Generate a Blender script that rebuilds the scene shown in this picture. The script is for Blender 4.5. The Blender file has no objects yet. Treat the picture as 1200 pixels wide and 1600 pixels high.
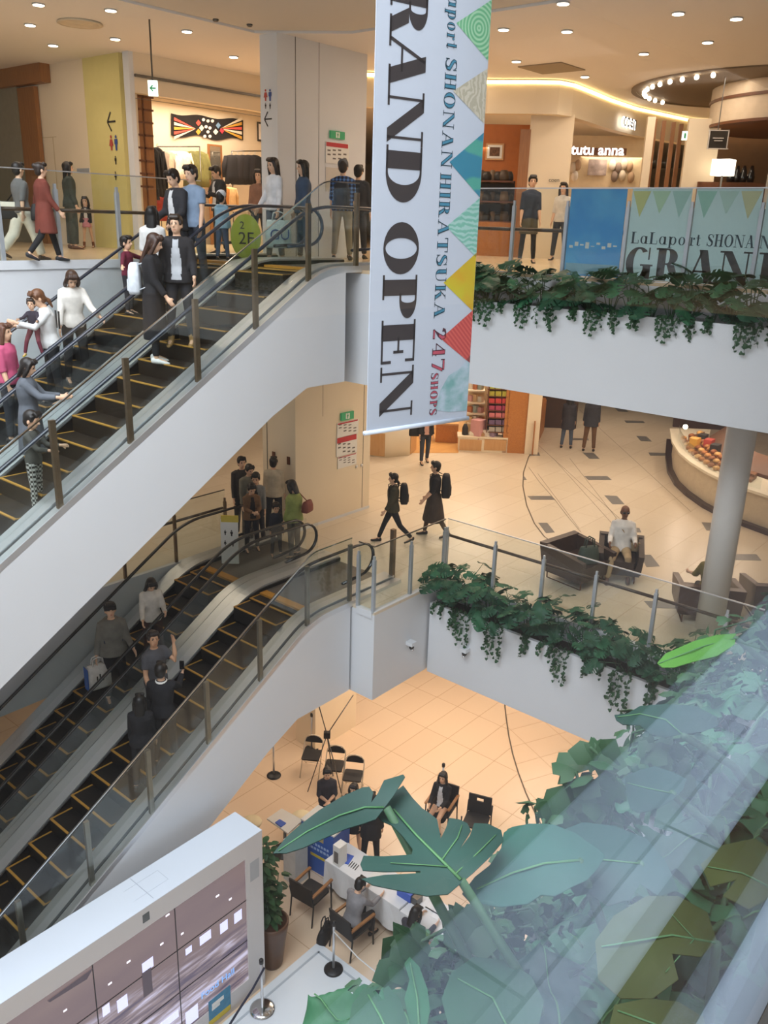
import bpy, bmesh, math, random
from mathutils import Vector, Matrix, noise
R = math.radians
PI = math.pi
rnd = random.Random(7)
scene = bpy.context.scene
COL = scene.collection

# ------------------------------------------------------------------ camera
# building frame: X runs along the escalators, Y across them, Z up.
# top gallery floor Z=TOP, middle gallery floor Z=MID, ground floor Z=GND
TOP, MID, GND = 0.1, -5.5, -11.0
FPX, PITCH, ROLL, AZ = 1327.0, R(18.8), R(1.72), R(39.8)
CAM = Vector((0, 0, 0.8))
FWD = Vector((math.cos(AZ), math.sin(AZ), 0))
RGT = Vector((math.sin(AZ), -math.cos(AZ), 0))
UPV = Vector((0, 0, 1))
CF = FWD * math.cos(PITCH) - UPV * math.sin(PITCH)
CU = FWD * math.sin(PITCH) + UPV * math.cos(PITCH)

def ray(u, v):
    x = (u - 600) * math.cos(ROLL) + (v - 800) * math.sin(ROLL)
    y = -(u - 600) * math.sin(ROLL) + (v - 800) * math.cos(ROLL)
    return RGT * x - CU * y + CF * FPX
def pz(u, v, z):
    d = ray(u, v); return CAM + d * ((z - CAM.z) / d.z)
def py(u, v, y):
    d = ray(u, v); return CAM + d * (y / d.y)
def px(u, v, x):
    d = ray(u, v); return CAM + d * (x / d.x)
def pd(u, v, dep):
    d = ray(u, v); return CAM + d * (dep / FPX)
def prj(P):
    d = Vector(P) - CAM; w = d.dot(CF)
    x = FPX * d.dot(RGT) / w; y = -FPX * d.dot(CU) / w
    return (600 + x * math.cos(ROLL) - y * math.sin(ROLL), 800 + x * math.sin(ROLL) + y * math.cos(ROLL), w)
def height_to(P, v):
    """height above P at which a vertical line from P meets image row v"""
    lo, hi = 0.0, 6.0
    for _ in range(40):
        m = (lo + hi) / 2
        if prj((P[0], P[1], P[2] + m))[1] > v: lo = m
        else: hi = m
    return lo

cd = bpy.data.cameras.new('camera')
cam = bpy.data.objects.new('camera', cd)
COL.objects.link(cam)
cd.sensor_fit = 'VERTICAL'
cd.sensor_height = 36.0
cd.lens = FPX / 1600 * 36.0
cd.clip_start = 0.01
cd.clip_end = 200
# roll: image "up" leans so that the world vertical tilts by ROLL
ix = RGT * math.cos(ROLL) + CU * math.sin(ROLL)     # image right in world
iy = CU * math.cos(ROLL) - RGT * math.sin(ROLL)     # image up in world
m3 = Matrix((ix, iy, -CF)).transposed()
cam.matrix_world = Matrix.Translation(CAM) @ m3.to_4x4()
scene.camera = cam

# ------------------------------------------------------------------ materials
MATS = {}
def lin(c):
    return tuple(((x / 12.92) if x <= 0.04045 else ((x + 0.055) / 1.055) ** 2.4) for x in c)
def hexc(h):
    return tuple(int(h[i:i + 2], 16) / 255 for i in (0, 2, 4))
def nodes(m):
    m.use_nodes = True
    return m.node_tree.nodes, m.node_tree.links
def mat(name, hx, rough=0.6, metal=0.0, var=0.06, scale=8.0, bump=0.0, spec=0.5, coat=0.0, emit=None, estr=0.0, stretch=None, trans=0.0):
    """principled surface with a little procedural mottling; hx is an sRGB hex colour"""
    if name in MATS: return MATS[name]
    m = bpy.data.materials.new(name); n, l = nodes(m)
    b = n['Principled BSDF']
    c = lin(hexc(hx))
    b.inputs['Roughness'].default_value = rough
    b.inputs['Metallic'].default_value = metal
    b.inputs['Specular IOR Level'].default_value = spec
    b.inputs['Coat Weight'].default_value = coat
    if var or bump:
        tc = n.new('ShaderNodeTexCoord'); mp = n.new('ShaderNodeMapping')
        if stretch: mp.inputs['Scale'].default_value = stretch
        nz = n.new('ShaderNodeTexNoise'); nz.inputs['Scale'].default_value = scale
        nz.inputs['Detail'].default_value = 3
        l.new(tc.outputs['Object'], mp.inputs['Vector']); l.new(mp.outputs['Vector'], nz.inputs['Vector'])
        rp = n.new('ShaderNodeValToRGB')
        rp.color_ramp.elements[0].position = .3; rp.color_ramp.elements[1].position = .7
        rp.color_ramp.elements[0].color = tuple(x * (1 - var) for x in c) + (1,)
        rp.color_ramp.elements[1].color = tuple(min(1, x * (1 + var)) for x in c) + (1,)
        l.new(nz.outputs['Fac'], rp.inputs['Fac']); l.new(rp.outputs['Color'], b.inputs['Base Color'])
        if bump:
            bp = n.new('ShaderNodeBump'); bp.inputs['Strength'].default_value = bump; bp.inputs['Distance'].default_value = .01
            l.new(nz.outputs['Fac'], bp.inputs['Height']); l.new(bp.outputs['Normal'], b.inputs['Normal'])
    else:
        b.inputs['Base Color'].default_value = c + (1,)
    if emit:
        b.inputs['Emission Color'].default_value = lin(hexc(emit)) + (1,)
        b.inputs['Emission Strength'].default_value = estr
    MATS[name] = m
    return m

def glass_mat(name, tint='ffffff', ior=1.45, rough=0.0, dens=1.0):
    """thin architectural glass: clear with Fresnel reflection, lets light and shadow rays through"""
    if name in MATS: return MATS[name]
    m = bpy.data.materials.new(name); n, l = nodes(m)
    n.remove(n['Principled BSDF'])
    out = n['Material Output']
    tr = n.new('ShaderNodeBsdfTransparent'); tr.inputs['Color'].default_value = lin(hexc(tint)) + (1,)
    gl = n.new('ShaderNodeBsdfGlossy'); gl.inputs['Roughness'].default_value = rough
    fr = n.new('ShaderNodeFresnel')
    ge = n.new('ShaderNodeNewGeometry'); mr = n.new('ShaderNodeMapRange')   # same reflectance entering and leaving the pane
    mr.inputs['To Min'].default_value = ior; mr.inputs['To Max'].default_value = 1 / ior
    l.new(ge.outputs['Backfacing'], mr.inputs['Value']); l.new(mr.outputs['Result'], fr.inputs['IOR'])
    mx = n.new('ShaderNodeMixShader')
    if dens != 1.0:
        mu = n.new('ShaderNodeMath'); mu.operation = 'MULTIPLY'; mu.inputs[1].default_value = dens
        l.new(fr.outputs['Fac'], mu.inputs[0]); l.new(mu.outputs[0], mx.inputs['Fac'])
    else:
        l.new(fr.outputs['Fac'], mx.inputs['Fac'])
    l.new(tr.outputs[0], mx.inputs[1]); l.new(gl.outputs[0], mx.inputs[2]); l.new(mx.outputs[0], out.inputs['Surface'])
    MATS[name] = m
    return m

def emis(name, hx, s):
    if name in MATS: return MATS[name]
    m = bpy.data.materials.new(name); n, l = nodes(m)
    b = n['Principled BSDF']; c = lin(hexc(hx)) + (1,)
    b.inputs['Base Color'].default_value = c
    b.inputs['Emission Color'].default_value = c
    b.inputs['Emission Strength'].default_value = s
    MATS[name] = m
    return m

def tile_mat(name, hx, hx2, grout, w, h, ang=0.0, rough=.25, off=0.0, gw=.006, coat=0.0, loc=(0, 0, 0)):
    """floor tiles from the brick texture, laid in object space"""
    if name in MATS: return MATS[name]
    m = bpy.data.materials.new(name); n, l = nodes(m)
    b = n['Principled BSDF']
    tc = n.new('ShaderNodeTexCoord'); mp = n.new('ShaderNodeMapping')
    mp.inputs['Rotation'].default_value = (0, 0, ang); mp.inputs['Location'].default_value = loc
    br = n.new('ShaderNodeTexBrick')
    br.offset = off
    br.inputs['Scale'].default_value = 1.0
    br.inputs['Brick Width'].default_value = w; br.inputs['Row Height'].default_value = h
    br.inputs['Mortar Size'].default_value = gw; br.inputs['Mortar Smooth'].default_value = .1
    br.inputs['Color1'].default_value = lin(hexc(hx)) + (1,)
    br.inputs['Color2'].default_value = lin(hexc(hx2)) + (1,)
    br.inputs['Mortar'].default_value = lin(hexc(grout)) + (1,)
    l.new(tc.outputs['Object'], mp.inputs['Vector']); l.new(mp.outputs['Vector'], br.inputs['Vector'])
    l.new(br.outputs['Color'], b.inputs['Base Color'])
    b.inputs['Roughness'].default_value = rough
    b.inputs['Coat Weight'].default_value = coat
    MATS[name] = m
    return m

def wood_mat(name, hx, hx2, axis=2, scale=6.0, rough=.45):
    if name in MATS: return MATS[name]
    m = bpy.data.materials.new(name); n, l = nodes(m)
    b = n['Principled BSDF']
    tc = n.new('ShaderNodeTexCoord'); mp = n.new('ShaderNodeMapping')
    s = [6, 6, 6]; s[axis] = .5; mp.inputs['Scale'].default_value = s
    nz = n.new('ShaderNodeTexNoise'); nz.inputs['Scale'].default_value = scale; nz.inputs['Detail'].default_value = 5
    rp = n.new('ShaderNodeValToRGB')
    rp.color_ramp.elements[0].color = lin(hexc(hx)) + (1,); rp.color_ramp.elements[0].position = .3
    rp.color_ramp.elements[1].color = lin(hexc(hx2)) + (1,); rp.color_ramp.elements[1].position = .7
    l.new(tc.outputs['Object'], mp.inputs['Vector']); l.new(mp.outputs['Vector'], nz.inputs['Vector'])
    l.new(nz.outputs['Fac'], rp.inputs['Fac']); l.new(rp.outputs['Color'], b.inputs['Base Color'])
    b.inputs['Roughness'].default_value = rough
    MATS[name] = m
    return m

def attr_mat(name, rough=.55, attr='Col', sss=0.0):
    if name in MATS: return MATS[name]
    m = bpy.data.materials.new(name); n, l = nodes(m)
    b = n['Principled BSDF']
    a = n.new('ShaderNodeAttribute'); a.attribute_name = attr
    l.new(a.outputs['Color'], b.inputs['Base Color'])
    b.inputs['Roughness'].default_value = rough
    MATS[name] = m
    return m

# ------------------------------------------------------------------ mesh builder
class MB:
    def __init__(s): s.v = []; s.f = []; s.mi = []; s.cur = 0; s.smooth = []; s.sm = False
    def add(s, vs, fs, smooth=None):
        o = len(s.v); s.v += [tuple(p) for p in vs]
        for f in fs:
            s.f.append([i + o for i in f]); s.mi.append(s.cur); s.smooth.append(s.sm if smooth is None else smooth)
        return s
    def box(s, a, b, bev=0.0):
        x0, y0, z0 = (min(a[i], b[i]) for i in range(3)); x1, y1, z1 = (max(a[i], b[i]) for i in range(3))
        if bev > 0:
            pts = [(x0, y0), (x1, y0), (x1, y1), (x0, y1)]
            return s.prism([(x0 + bev, y0), (x1 - bev, y0), (x1, y0 + bev), (x1, y1 - bev), (x1 - bev, y1), (x0 + bev, y1), (x0, y1 - bev), (x0, y0 + bev)], z0, z1)
        vs = [(x0, y0, z0), (x1, y0, z0), (x1, y1, z0), (x0, y1, z0), (x0, y0, z1), (x1, y0, z1), (x1, y1, z1), (x0, y1, z1)]
        return s.add(vs, [(0, 3, 2, 1), (4, 5, 6, 7), (0, 1, 5, 4), (1, 2, 6, 5), (2, 3, 7, 6), (3, 0, 4, 7)], False)
    def obox(s, c, ax, ay, az, hx, hy, hz):
        """oriented box: centre, three unit axes, half sizes"""
        c = Vector(c); ax = Vector(ax).normalized(); ay = Vector(ay).normalized(); az = Vector(az).normalized()
        vs = [c + ax * hx * i + ay * hy * j + az * hz * k for k in (-1, 1) for (i, j) in ((-1, -1), (1, -1), (1, 1), (-1, 1))]
        return s.add(vs, [(0, 3, 2, 1), (4, 5, 6, 7), (0, 1, 5, 4), (1, 2, 6, 5), (2, 3, 7, 6), (3, 0, 4, 7)], False)
    def beam(s, p, q, w, h, up=(0, 0, 1)):
        p = Vector(p); q = Vector(q); d = q - p; L = d.length; d.normalize()
        a = Vector(up).cross(d)
        if a.length < 1e-4: a = Vector((1, 0, 0)).cross(d)
        a.normalize(); b = d.cross(a)
        return s.obox((p + q) / 2, d, a, b, L / 2, w / 2, h / 2)
    def prism(s, poly, z0, z1):
        n = len(poly); vs = [(x, y, z0) for x, y in poly] + [(x, y, z1) for x, y in poly]
        fs = [tuple(reversed(range(n))), tuple(range(n, 2 * n))] + [(i, (i + 1) % n, n + (i + 1) % n, n + i) for i in range(n)]
        return s.add(vs, fs, False)
    def extrude(s, pts3, vec):
        n = len(pts3); vec = Vector(vec); vs = [Vector(p) for p in pts3]; vs += [p + vec for p in vs]
        fs = [tuple(reversed(range(n))), tuple(range(n, 2 * n))] + [(i, (i + 1) % n, n + (i + 1) % n, n + i) for i in range(n)]
        return s.add(vs, fs, False)
    def loft(s, rings, cap=True, smooth=True, closed=True):
        n = len(rings[0]); vs = [p for r in rings for p in r]; fs = []
        for i in range(len(rings) - 1):
            for j in range(n if closed else n - 1):
                k = (j + 1) % n
                fs.append((i * n + j, i * n + k, (i + 1) * n + k, (i + 1) * n + j))
        if cap and closed:
            fs.append(tuple(reversed(range(n)))); fs.append(tuple(range((len(rings) - 1) * n, len(rings) * n)))
        return s.add(vs, fs, smooth)
    def tube(s, pts, r, seg=8, cap=True, flat=1.0, up=None):
        pts = [Vector(p) for p in pts]; rr = r if isinstance(r, (list, tuple)) else [r] * len(pts)
        rings = []; prev = None
        for i, p in enumerate(pts):
            a = pts[max(0, i - 1)]; b = pts[min(len(pts) - 1, i + 1)]; d = (b - a)
            if d.length < 1e-9: d = Vector((0, 0, 1))
            d.normalize()
            if prev is None:
                u = Vector(up) if up else (Vector((0, 0, 1)) if abs(d.z) < .9 else Vector((0, 1, 0)))
            else: u = prev
            u = (u - d * u.dot(d))
            if u.length < 1e-6: u = Vector((1, 0, 0)) - d * d.x
            u.normalize(); prev = u; w = d.cross(u)
            rings.append([p + (u * math.cos(t) * flat + w * math.sin(t)) * rr[i] for t in (2 * PI * k / seg for k in range(seg))])
        return s.loft(rings, cap)
    def lathe(s, c, prof, seg=20, axis=(0, 0, 1)):
        c = Vector(c); az = Vector(axis).normalized()
        u = Vector((1, 0, 0)) if abs(az.x) < .9 else Vector((0, 1, 0)); u = (u - az * u.dot(az)).normalized(); w = az.cross(u)
        return s.loft([[c + az * z + (u * math.cos(t) + w * math.sin(t)) * max(r, 1e-4) for t in (2 * PI * k / seg for k in range(seg))] for r, z in prof], True)
    def ell(s, c, rx, ry, rz, seg=16, rings=10, M=None):
        c = Vector(c); out = []
        for i in range(rings + 1):
            ph = -PI / 2 + PI * i / rings; cr = max(math.cos(ph), .02)
            ring = []
            for k in range(seg):
                t = 2 * PI * k / seg; p = Vector((rx * cr * math.cos(t), ry * cr * math.sin(t), rz * math.sin(ph)))
                if M: p = M @ p
                ring.append(c + p)
            out.append(ring)
        return s.loft(out, True)
    def poly(s, pts): return s.add(pts, [tuple(range(len(pts)))], False)
    def mesh(s, name, o=(0, 0, 0), M=None):
        me = bpy.data.meshes.new(name)
        o = Vector(o)
        vs = [(Vector(p) - o) for p in s.v]
        if M: vs = [M @ p for p in vs]
        me.from_pydata([tuple(p) for p in vs], [], s.f)
        me.polygons.foreach_set('use_smooth', s.smooth)
        return me
    def build(s, name, mats, parent=None, loc=None, fixn=True, world=True):
        """link as one mesh object; vertices are world coordinates when the parent is an unrotated Empty"""
        if not isinstance(mats, (list, tuple)): mats = [mats]
        o = Vector((0, 0, 0))
        if world:
            if parent is not None: o = absloc(parent)
            elif loc is not None: o = Vector(loc)
        me = s.mesh(name, o)
        for m in mats: me.materials.append(m)
        me.polygons.foreach_set('material_index', s.mi)
        if fixn:
            bm = bmesh.new(); bm.from_mesh(me); bmesh.ops.recalc_face_normals(bm, faces=bm.faces); bm.to_mesh(me); bm.free()
        ob = bpy.data.objects.new(name, me); COL.objects.link(ob)
        if parent is not None: ob.parent = parent
        elif loc is not None: ob.location = loc
        return ob

def absloc(o):
    p = Vector(o.location)
    while o.parent is not None:
        o = o.parent; p += Vector(o.location)
    return p
def tag(o, label=None, cat=None, group=None, kind=None):
    if label: o['label'] = label
    if cat: o['category'] = cat
    if group: o['group'] = group
    if kind: o['kind'] = kind
    return o
def thing(name, label, cat, loc=(0, 0, 0), group=None, rotz=0.0):
    o = bpy.data.objects.new(name, None); COL.objects.link(o)
    o.empty_display_size = .1
    o.location = loc; o.rotation_euler = (0, 0, rotz)
    return tag(o, label, cat, group)
KIDS = {}
def copy_tree(root, loc=None, rotz=None, label=None, group=None, scale=None):
    c = root.copy(); COL.objects.link(c)
    if loc is not None: c.location = loc
    if rotz is not None: c.rotation_euler = (0, 0, rotz)
    if scale is not None: c.scale = (scale,) * 3
    if label: c['label'] = label
    if group: c['group'] = group
    def rec(a, b):
        for ch in list(a.children):
            d = ch.copy(); COL.objects.link(d); d.parent = b
            rec(ch, d)
    rec(root, c)
    return c
def struct(name, mb, mats, loc=None):
    o = mb.build(name, mats, None, loc); o['kind'] = 'structure'; return o
def hit2(a, b): return Vector((b[0] - a[0], b[1] - a[1], 0))
# ------------------------------------------------------------------ palette
M_white = mat('white_plaster', 'dfe1e4', .55, var=.015, scale=3)
M_fascia = mat('white_fascia', 'e3e6ea', .4, var=.012, scale=2)
M_cream = mat('cream_wall', 'ecdcc0', .6, var=.02, scale=2)
M_ceil = mat('ceiling_white', 'efe9e2', .8, var=.01)
M_yellow = mat('yellow_wall', 'e0d38c', .6, var=.02)
M_floor_top = tile_mat('floor_top_tile', 'e3c9a6', 'dcc29e', 'c0a27c', 1.2, .6, rough=.22)
M_floor_mid = tile_mat('floor_mid_tile', 'e6d7bf', 'e0d0b6', 'c3ae90', 1.34, .67, rough=.33)
M_floor_gnd = tile_mat('floor_ground_tile', 'e9d0b4', 'e5cbaf', 'b89c7c', 1.34, .67, off=.0, rough=.22)
M_floor_gnd2 = tile_mat('floor_ground_tile_b', 'e9d0b4', 'e5cbaf', 'bea283', 1.0, .62, ang=R(24), rough=.22)
M_inlay = mat('grey_inlay_tile', '7d7a76', .3, var=.1, scale=30)
M_line = mat('dark_joint', '5d5040', .5)
M_steel = mat('brushed_steel', 'dcdee1', .36, .8, var=.08, scale=30, stretch=(1, 20, 20))
M_steel_d = mat('dark_steel', '6b6a68', .35, 1.0, var=.08, scale=20)
M_chrome = mat('chrome', 'd8dadb', .12, 1.0, var=.0)
M_bronze = mat('bronze_post', '86715c', .4, .75, var=.1, scale=20)
M_postgrey = mat('post_grey', 'c3c9cf', .35, .5, var=.05)
M_alu = mat('aluminium', 'cfd6dc', .3, .8, var=.05)
M_black = mat('black_rubber', '141518', .45, var=.2)
M_blackgloss = mat('black_gloss', '17181c', .15, var=.1, coat=.5)
M_handrail_b = mat('bluish_handrail', '232a38', .3, var=.1, coat=.4)
M_handwood = mat('dark_wood_handrail', '4a3526', .35, var=.15, scale=20)
M_glass = glass_mat('clear_glass', 'f9fcfb', 1.42)
M_glass_g = glass_mat('green_glass', 'fafcfb', 1.42)
M_woodd = wood_mat('dark_wood', '5b3217', '71411f', 2)
M_woodm = wood_mat('mid_wood', '8a5a30', 'a06c3c', 2)
M_woodl = wood_mat('light_wood', 'c69560', 'd3a671', 2)
M_woodh = wood_mat('orange_wood', 'b06f34', 'c4823f', 0)
M_red = mat('notice_red', 'c2323a', .5, var=.03)
M_paper = mat('paper_white', 'eceae4', .7, var=.02)
M_ink = mat('ink', '2b2623', .6, var=.05)
M_inkblue = mat('ink_blue', '37508f', .6, var=.05)
M_inkred = mat('ink_red', 'b8483c', .6, var=.05)
M_green = emis('exit_green', '2f7d4e', .35)
M_soil = mat('soil', '2c241c', .95, var=.4, scale=40, bump=.6)
M_light = emis('lamp_disc', 'fff1d8', 9)
M_cove = emis('cove_strip', 'ffdc98', 3.4)

# ------------------------------------------------------------------ floors, slabs, ceilings
def slab_poly(inx):
    return [(-8, 12.7), (inx, 12.7), (inx, 8.5), (12.1, 8.5), (12.1, 0.1)]
FAR = [(46, 0.1), (46, 34), (-8, 34)]
topoly = slab_poly(10.1) + [(-8, 0.1), (-8, -7), (46, -7), (46, 34), (-8, 34)]
midpoly = slab_poly(10.03) + [(-8, 0.1), (-8, -7), (46, -7), (46, 34), (-8, 34)]
def floor_obj(poly, z, m, thick=.05):
    b = MB(); b.prism(poly, z - thick, z); return b
fb = floor_obj(topoly, TOP, M_floor_top)
struct('floor', fb, [M_floor_top])
fb = floor_obj(midpoly, MID, M_floor_mid)
fb.cur = 1
# grey inlaid tiles of the middle floor: pixel-measured centres, laid on a slanted grid
inl = [((1000, 618), (930, 636), (972, 640)), ]
def inlay(q):
    fb.extrude([pz(u, v, MID) for u, v in q], (0, 0, .003))
for q in [[(960, 637), (975, 637), (982, 644), (966, 643)], [(975, 657), (1005, 658), (1008, 661), (979, 661)],
          [(994, 681), (1010, 682), (1019, 690), (1001, 689)], [(1013, 707), (1041, 708), (1044, 712), (1016, 712)],
          [(828, 707), (842, 707), (844, 712), (827, 712)], [(910, 707), (928, 708), (937, 717), (921, 717)],
          [(893, 685), (919, 685), (920, 688), (894, 688)],
          [(913, 744), (949, 744), (956, 750), (919, 750)], [(817, 743), (820, 745), (823, 750), (817, 750)],
          [(824, 775), (861, 775), (868, 781), (830, 781)], [(944, 774), (964, 775), (976, 788), (957, 788)],
          [(841, 817), (855, 817), (867, 832), (853, 833)], [(952, 824), (977, 824), (976, 832), (959, 832)],
          [(994, 825), (999, 825), (1002, 832), (992, 832)], [(1000, 867), (1017, 867), (1031, 885), (1010, 886)],
          [(1006, 939), (1050, 940), (1060, 951), (1016, 950)], [(1096, 816), (1112, 817), (1112, 829), (1104, 829)],
          [(1148, 866), (1182, 866), (1190, 876), (1149, 875)]]:
    inlay(q)
fb.cur = 2
# dark curved joint of the middle floor
arc = [(842, 690), (826, 714), (818, 738), (817, 760), (823, 790), (835, 818), (850, 838), (868, 852)]
P = [pz(u, v, MID) for u, v in arc]
def ribbon(b, pts, w, z):
    L = []; Rr = []
    for i, p in enumerate(pts):
        d = (pts[min(i + 1, len(pts) - 1)] - pts[max(i - 1, 0)]); d.z = 0; d.normalize(); nn = Vector((-d.y, d.x, 0))
        L.append(Vector((p.x, p.y, z)) + nn * w / 2); Rr.append(Vector((p.x, p.y, z)) - nn * w / 2)
    for i in range(len(pts) - 1):
        b.poly([L[i], L[i + 1], Rr[i + 1], Rr[i]])
ribbon(fb, P, .03, MID + .003)
P = [pz(u, v, MID) for u, v in [(826, 730), (842, 752), (866, 780), (886, 806), (908, 832)]]
ribbon(fb, P, .012, MID + .003)
for a in ([(835, 690), (990, 830)], [(905, 640), (1080, 800)], [(890, 716), (1010, 870)], [(866, 718), (985, 850)], [(840, 740), (905, 826)]):
    ribbon(fb, [pz(u, v, MID) for u, v in a], .01, MID + .002)
struct('floor', fb, [M_floor_mid, M_inlay, M_line])
b = MB(); b.box((-8, -7, GND - .05), (46, 34, GND))
b.cur = 1
arc = [pz(u, v, GND) for u, v in [(789, 1085), (789, 1105), (791, 1122), (795, 1150), (801, 1178), (810, 1208), (822, 1240), (834, 1266), (846, 1290)]]
far = [pz(u, v, GND) for u, v in [(1060, 1290), (1060, 1180), (960, 1085)]]
b.extrude([p for p in arc] + far, (0, 0, .002))
b.cur = 2
ribbon(b, arc, .035, GND + .004)
struct('floor', b, [M_floor_gnd, M_floor_gnd2, M_line])
# slabs (their undersides are the ceilings of the floor below, their edges the white gallery fascias)
b = MB(); b.prism(topoly, -1.65, TOP - .05); struct('ceiling', b, [M_fascia])
b = MB(); b.prism(midpoly, -7.2, MID - .05); struct('ceiling', b, [M_fascia])
def ceilpoly(): return [(-8, 12.75), (11.35, 12.75), (12.3, 11.3), (12.3, 0.3), (-8, 0.3), (-8, -7), (46, -7), (46, 34), (-8, 34)]
b = MB(); b.prism(ceilpoly(), 3.9, 5.6)
struct('ceiling', b, [M_ceil])
# outer shell
for nm, a, c, m in (('wall_far', (45.8, -7, GND), (46, 34, 6), M_cream), ('wall_back', (-8, -7.2, GND), (46, -7, 6), mat('back_wall', '8a8378', .7)),
                    ('wall_left', (-8, 33.8, GND), (46, 34, 6), M_cream)):
    b = MB(); b.box(a, c); struct(nm, b, [m])

# ------------------------------------------------------------------ the big white lift column through all floors
def column(z0, z1, x0=11.85, y0=12.3, x1=14.2, y1=14.4):
    b = MB(); b.box((x0, y0, z0), (x1, y1, z1)); b.cur = 1
    return b
b = column(TOP, 3.9, 11.5, 12.35, 13.9, 12.8)
b.cur = 1; b.box((11.94, 12.345, TOP), (11.955, 12.352, 3.9)); b.box((12.55, 12.344, TOP), (12.556, 12.352, 3.9))
struct('wall_column', b, [M_white, M_steel_d])
b = column(MID, -1.65, 11.85, 12.3, 14.2, 13.3)
b.cur = 1
for x in (13.95,): b.box((x, 12.295, MID), (x + .012, 12.302, -1.65))
b.box((11.843, 13.15, MID), (11.852, 13.165, -1.65)); b.box((12.65, 12.295, -3.1), (12.656, 12.302, -1.65))
b.cur = 2; b.box((11.85, 12.285, MID), (14.2, 12.3, MID + .06))
COLM = struct('wall_column', b, [M_cream, M_steel_d, M_white])
b = column(GND, -7.2, 12.2, 12.05, 13.62, 12.68); struct('wall_column', b, [M_cream])
# round-edged steel grey pillar behind the planters, middle and top floor
def pillar(z0, z1):
    b = MB(); b.sm = True
    b.lathe((13.48, 4.05, 0), [(.225, z0), (.225, z1)], 28); return b
M_pillar = mat('pillar_paint', 'e9e5df', .45, var=.02)
struct('wall_pillar', pillar(MID, -1.65), [M_pillar])
struct('wall_pillar', pillar(TOP, 3.9), [M_pillar])

# ------------------------------------------------------------------ planters (built-in white troughs)
def planter(label, x0, y0, x1, y1, zr, zb, inset=.07, soil=.06):
    t = thing('planter_box', label, 'planter', ((x0 + x1) / 2, (y0 + y1) / 2, zb))
    b = MB()
    b.box((x0, y0, zb), (x1, y0 + inset, zr)); b.box((x0, y1 - inset, zb), (x1, y1, zr))
    b.box((x0, y0 + inset, zb), (x0 + inset, y1 - inset, zr)); b.box((x1 - inset, y0 + inset, zb), (x1, y1 - inset, zr))
    b.box((x0 + inset, y0 + inset, zb), (x1 - inset, y1 - inset, zb + .05))
    b.build('trough', M_fascia, t)
    s = MB(); n = 24
    lx = x1 - x0; ly = y1 - y0
    s.box((x0 + inset, y0 + inset, zb + .05), (x1 - inset, y1 - inset, zr - soil)); s.build('soil', M_soil, t)
    return t
planter('long white planter trough fixed to the edge of the top gallery', 11.55, 1.2, 12.09, 8.45, -.33, -1.66)
planter('long white planter trough fixed to the edge of the middle gallery', 11.55, 1.2, 12.09, 8.45, MID - .3, -7.22)
planter('planter trough full of big leaves just outside the near glass', -2.0, .12, 11.5, .5, -.3, -1.66)

# ------------------------------------------------------------------ light
def area(name, loc, sx, sy, energy, col, rot=(0, 0, 0)):
    ld = bpy.data.lights.new(name, 'AREA'); ld.shape = 'RECTANGLE'; ld.size = sx; ld.size_y = sy; ld.energy = energy; ld.color = col
    o = bpy.data.objects.new(name, ld); COL.objects.link(o); o.location = loc; o.rotation_euler = rot; return o
DAY = (.87, .935, 1.0); WARMT = (1.0, .83, .67); WARM = (1.0, .79, .60); WARM2 = (1.0, .86, .70)
area('overhead_daylight_fill', (-.5, 6.2, 8.2), 13, 12, 2300, DAY)  # daylight fill added above the atrium, out of view
area('window_daylight', (-4.6, -6.6, 2.1), 7.5, 3.2, 420, DAY, (R(90), 0, 0))
# flat ceiling over the inner half of the atrium
b = MB(); b.prism([(6.3, .25), (12.25, .25), (12.25, 11.25), (11.3, 12.7), (6.3, 12.7)], 3.93, 4.15); struct('ceiling', b, [mat('atrium_ceiling', 'd9d3c9', .8, var=.01)])
for u, v in ((337, 30), (390, 38)):
    p = pz(u, v, 3.93); mb = MB(); mb.lathe((p.x, p.y, 3.89), [(.05, .04), (.05, .02), (.03, 0), (0, 0)], 14); tag(mb.build('smoke_detector', M_steel_d, None, p), ('small round smoke detector on the atrium ceiling, left one' if u < 350 else 'small round smoke detector on the atrium ceiling, right one'), 'detector')
w = bpy.data.worlds.new('world'); scene.world = w; w.use_nodes = True
bg = w.node_tree.nodes['Background']; bg.inputs[0].default_value = (.88, .94, 1, 1); bg.inputs[1].default_value = .34
for (x, y, e) in [(15.5, 9.5, 230), (15.5, 5.5, 200), (19.5, 10.5, 230), (15, 14, 160), (20, 6, 180), (26, 12, 230), (9, 15, 150), (20, 16, 170)]:
    area('downlight_field', (x, y, -1.68), 3, 3, e * .215, WARM)
for (x, y, e) in [(15, 11, 230), (15, 7, 230), (12.4, 9.8, 120), (19, 9, 200), (11, 14.5, 140)]:
    area('downlight_field', (x, y, -7.25), 2.6, 2.6, e * .32, WARM)
area('near_floor_light', (1.0, -2.6, 3.8), 4, 2.5, 90, DAY)
def spot(loc, e, col=WARM, size=R(120), rad=.12):
    ld = bpy.data.lights.new('downlight_beam', 'SPOT'); ld.energy = e; ld.color = col; ld.spot_size = size; ld.spot_blend = .8; ld.shadow_soft_size = rad
    o = bpy.data.objects.new('downlight_beam', ld); COL.objects.link(o); o.location = loc; return o
def point(loc, e, col=WARM, rad=.15):
    ld = bpy.data.lights.new('shop_lamp', 'POINT'); ld.energy = e; ld.color = col; ld.shadow_soft_size = rad
    o = bpy.data.objects.new('shop_lamp', ld); COL.objects.link(o); o.location = loc; return o
scene.view_settings.view_transform = 'Standard'
scene.view_settings.look = 'None'
scene.view_settings.gamma = 1.0
scene.view_settings.exposure = 0.75
scene.view_settings.use_curve_mapping = False
scene.cycles.transparent_max_bounces = 32
scene.cycles.max_bounces = 7
scene.cycles.diffuse_bounces = 3
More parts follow.
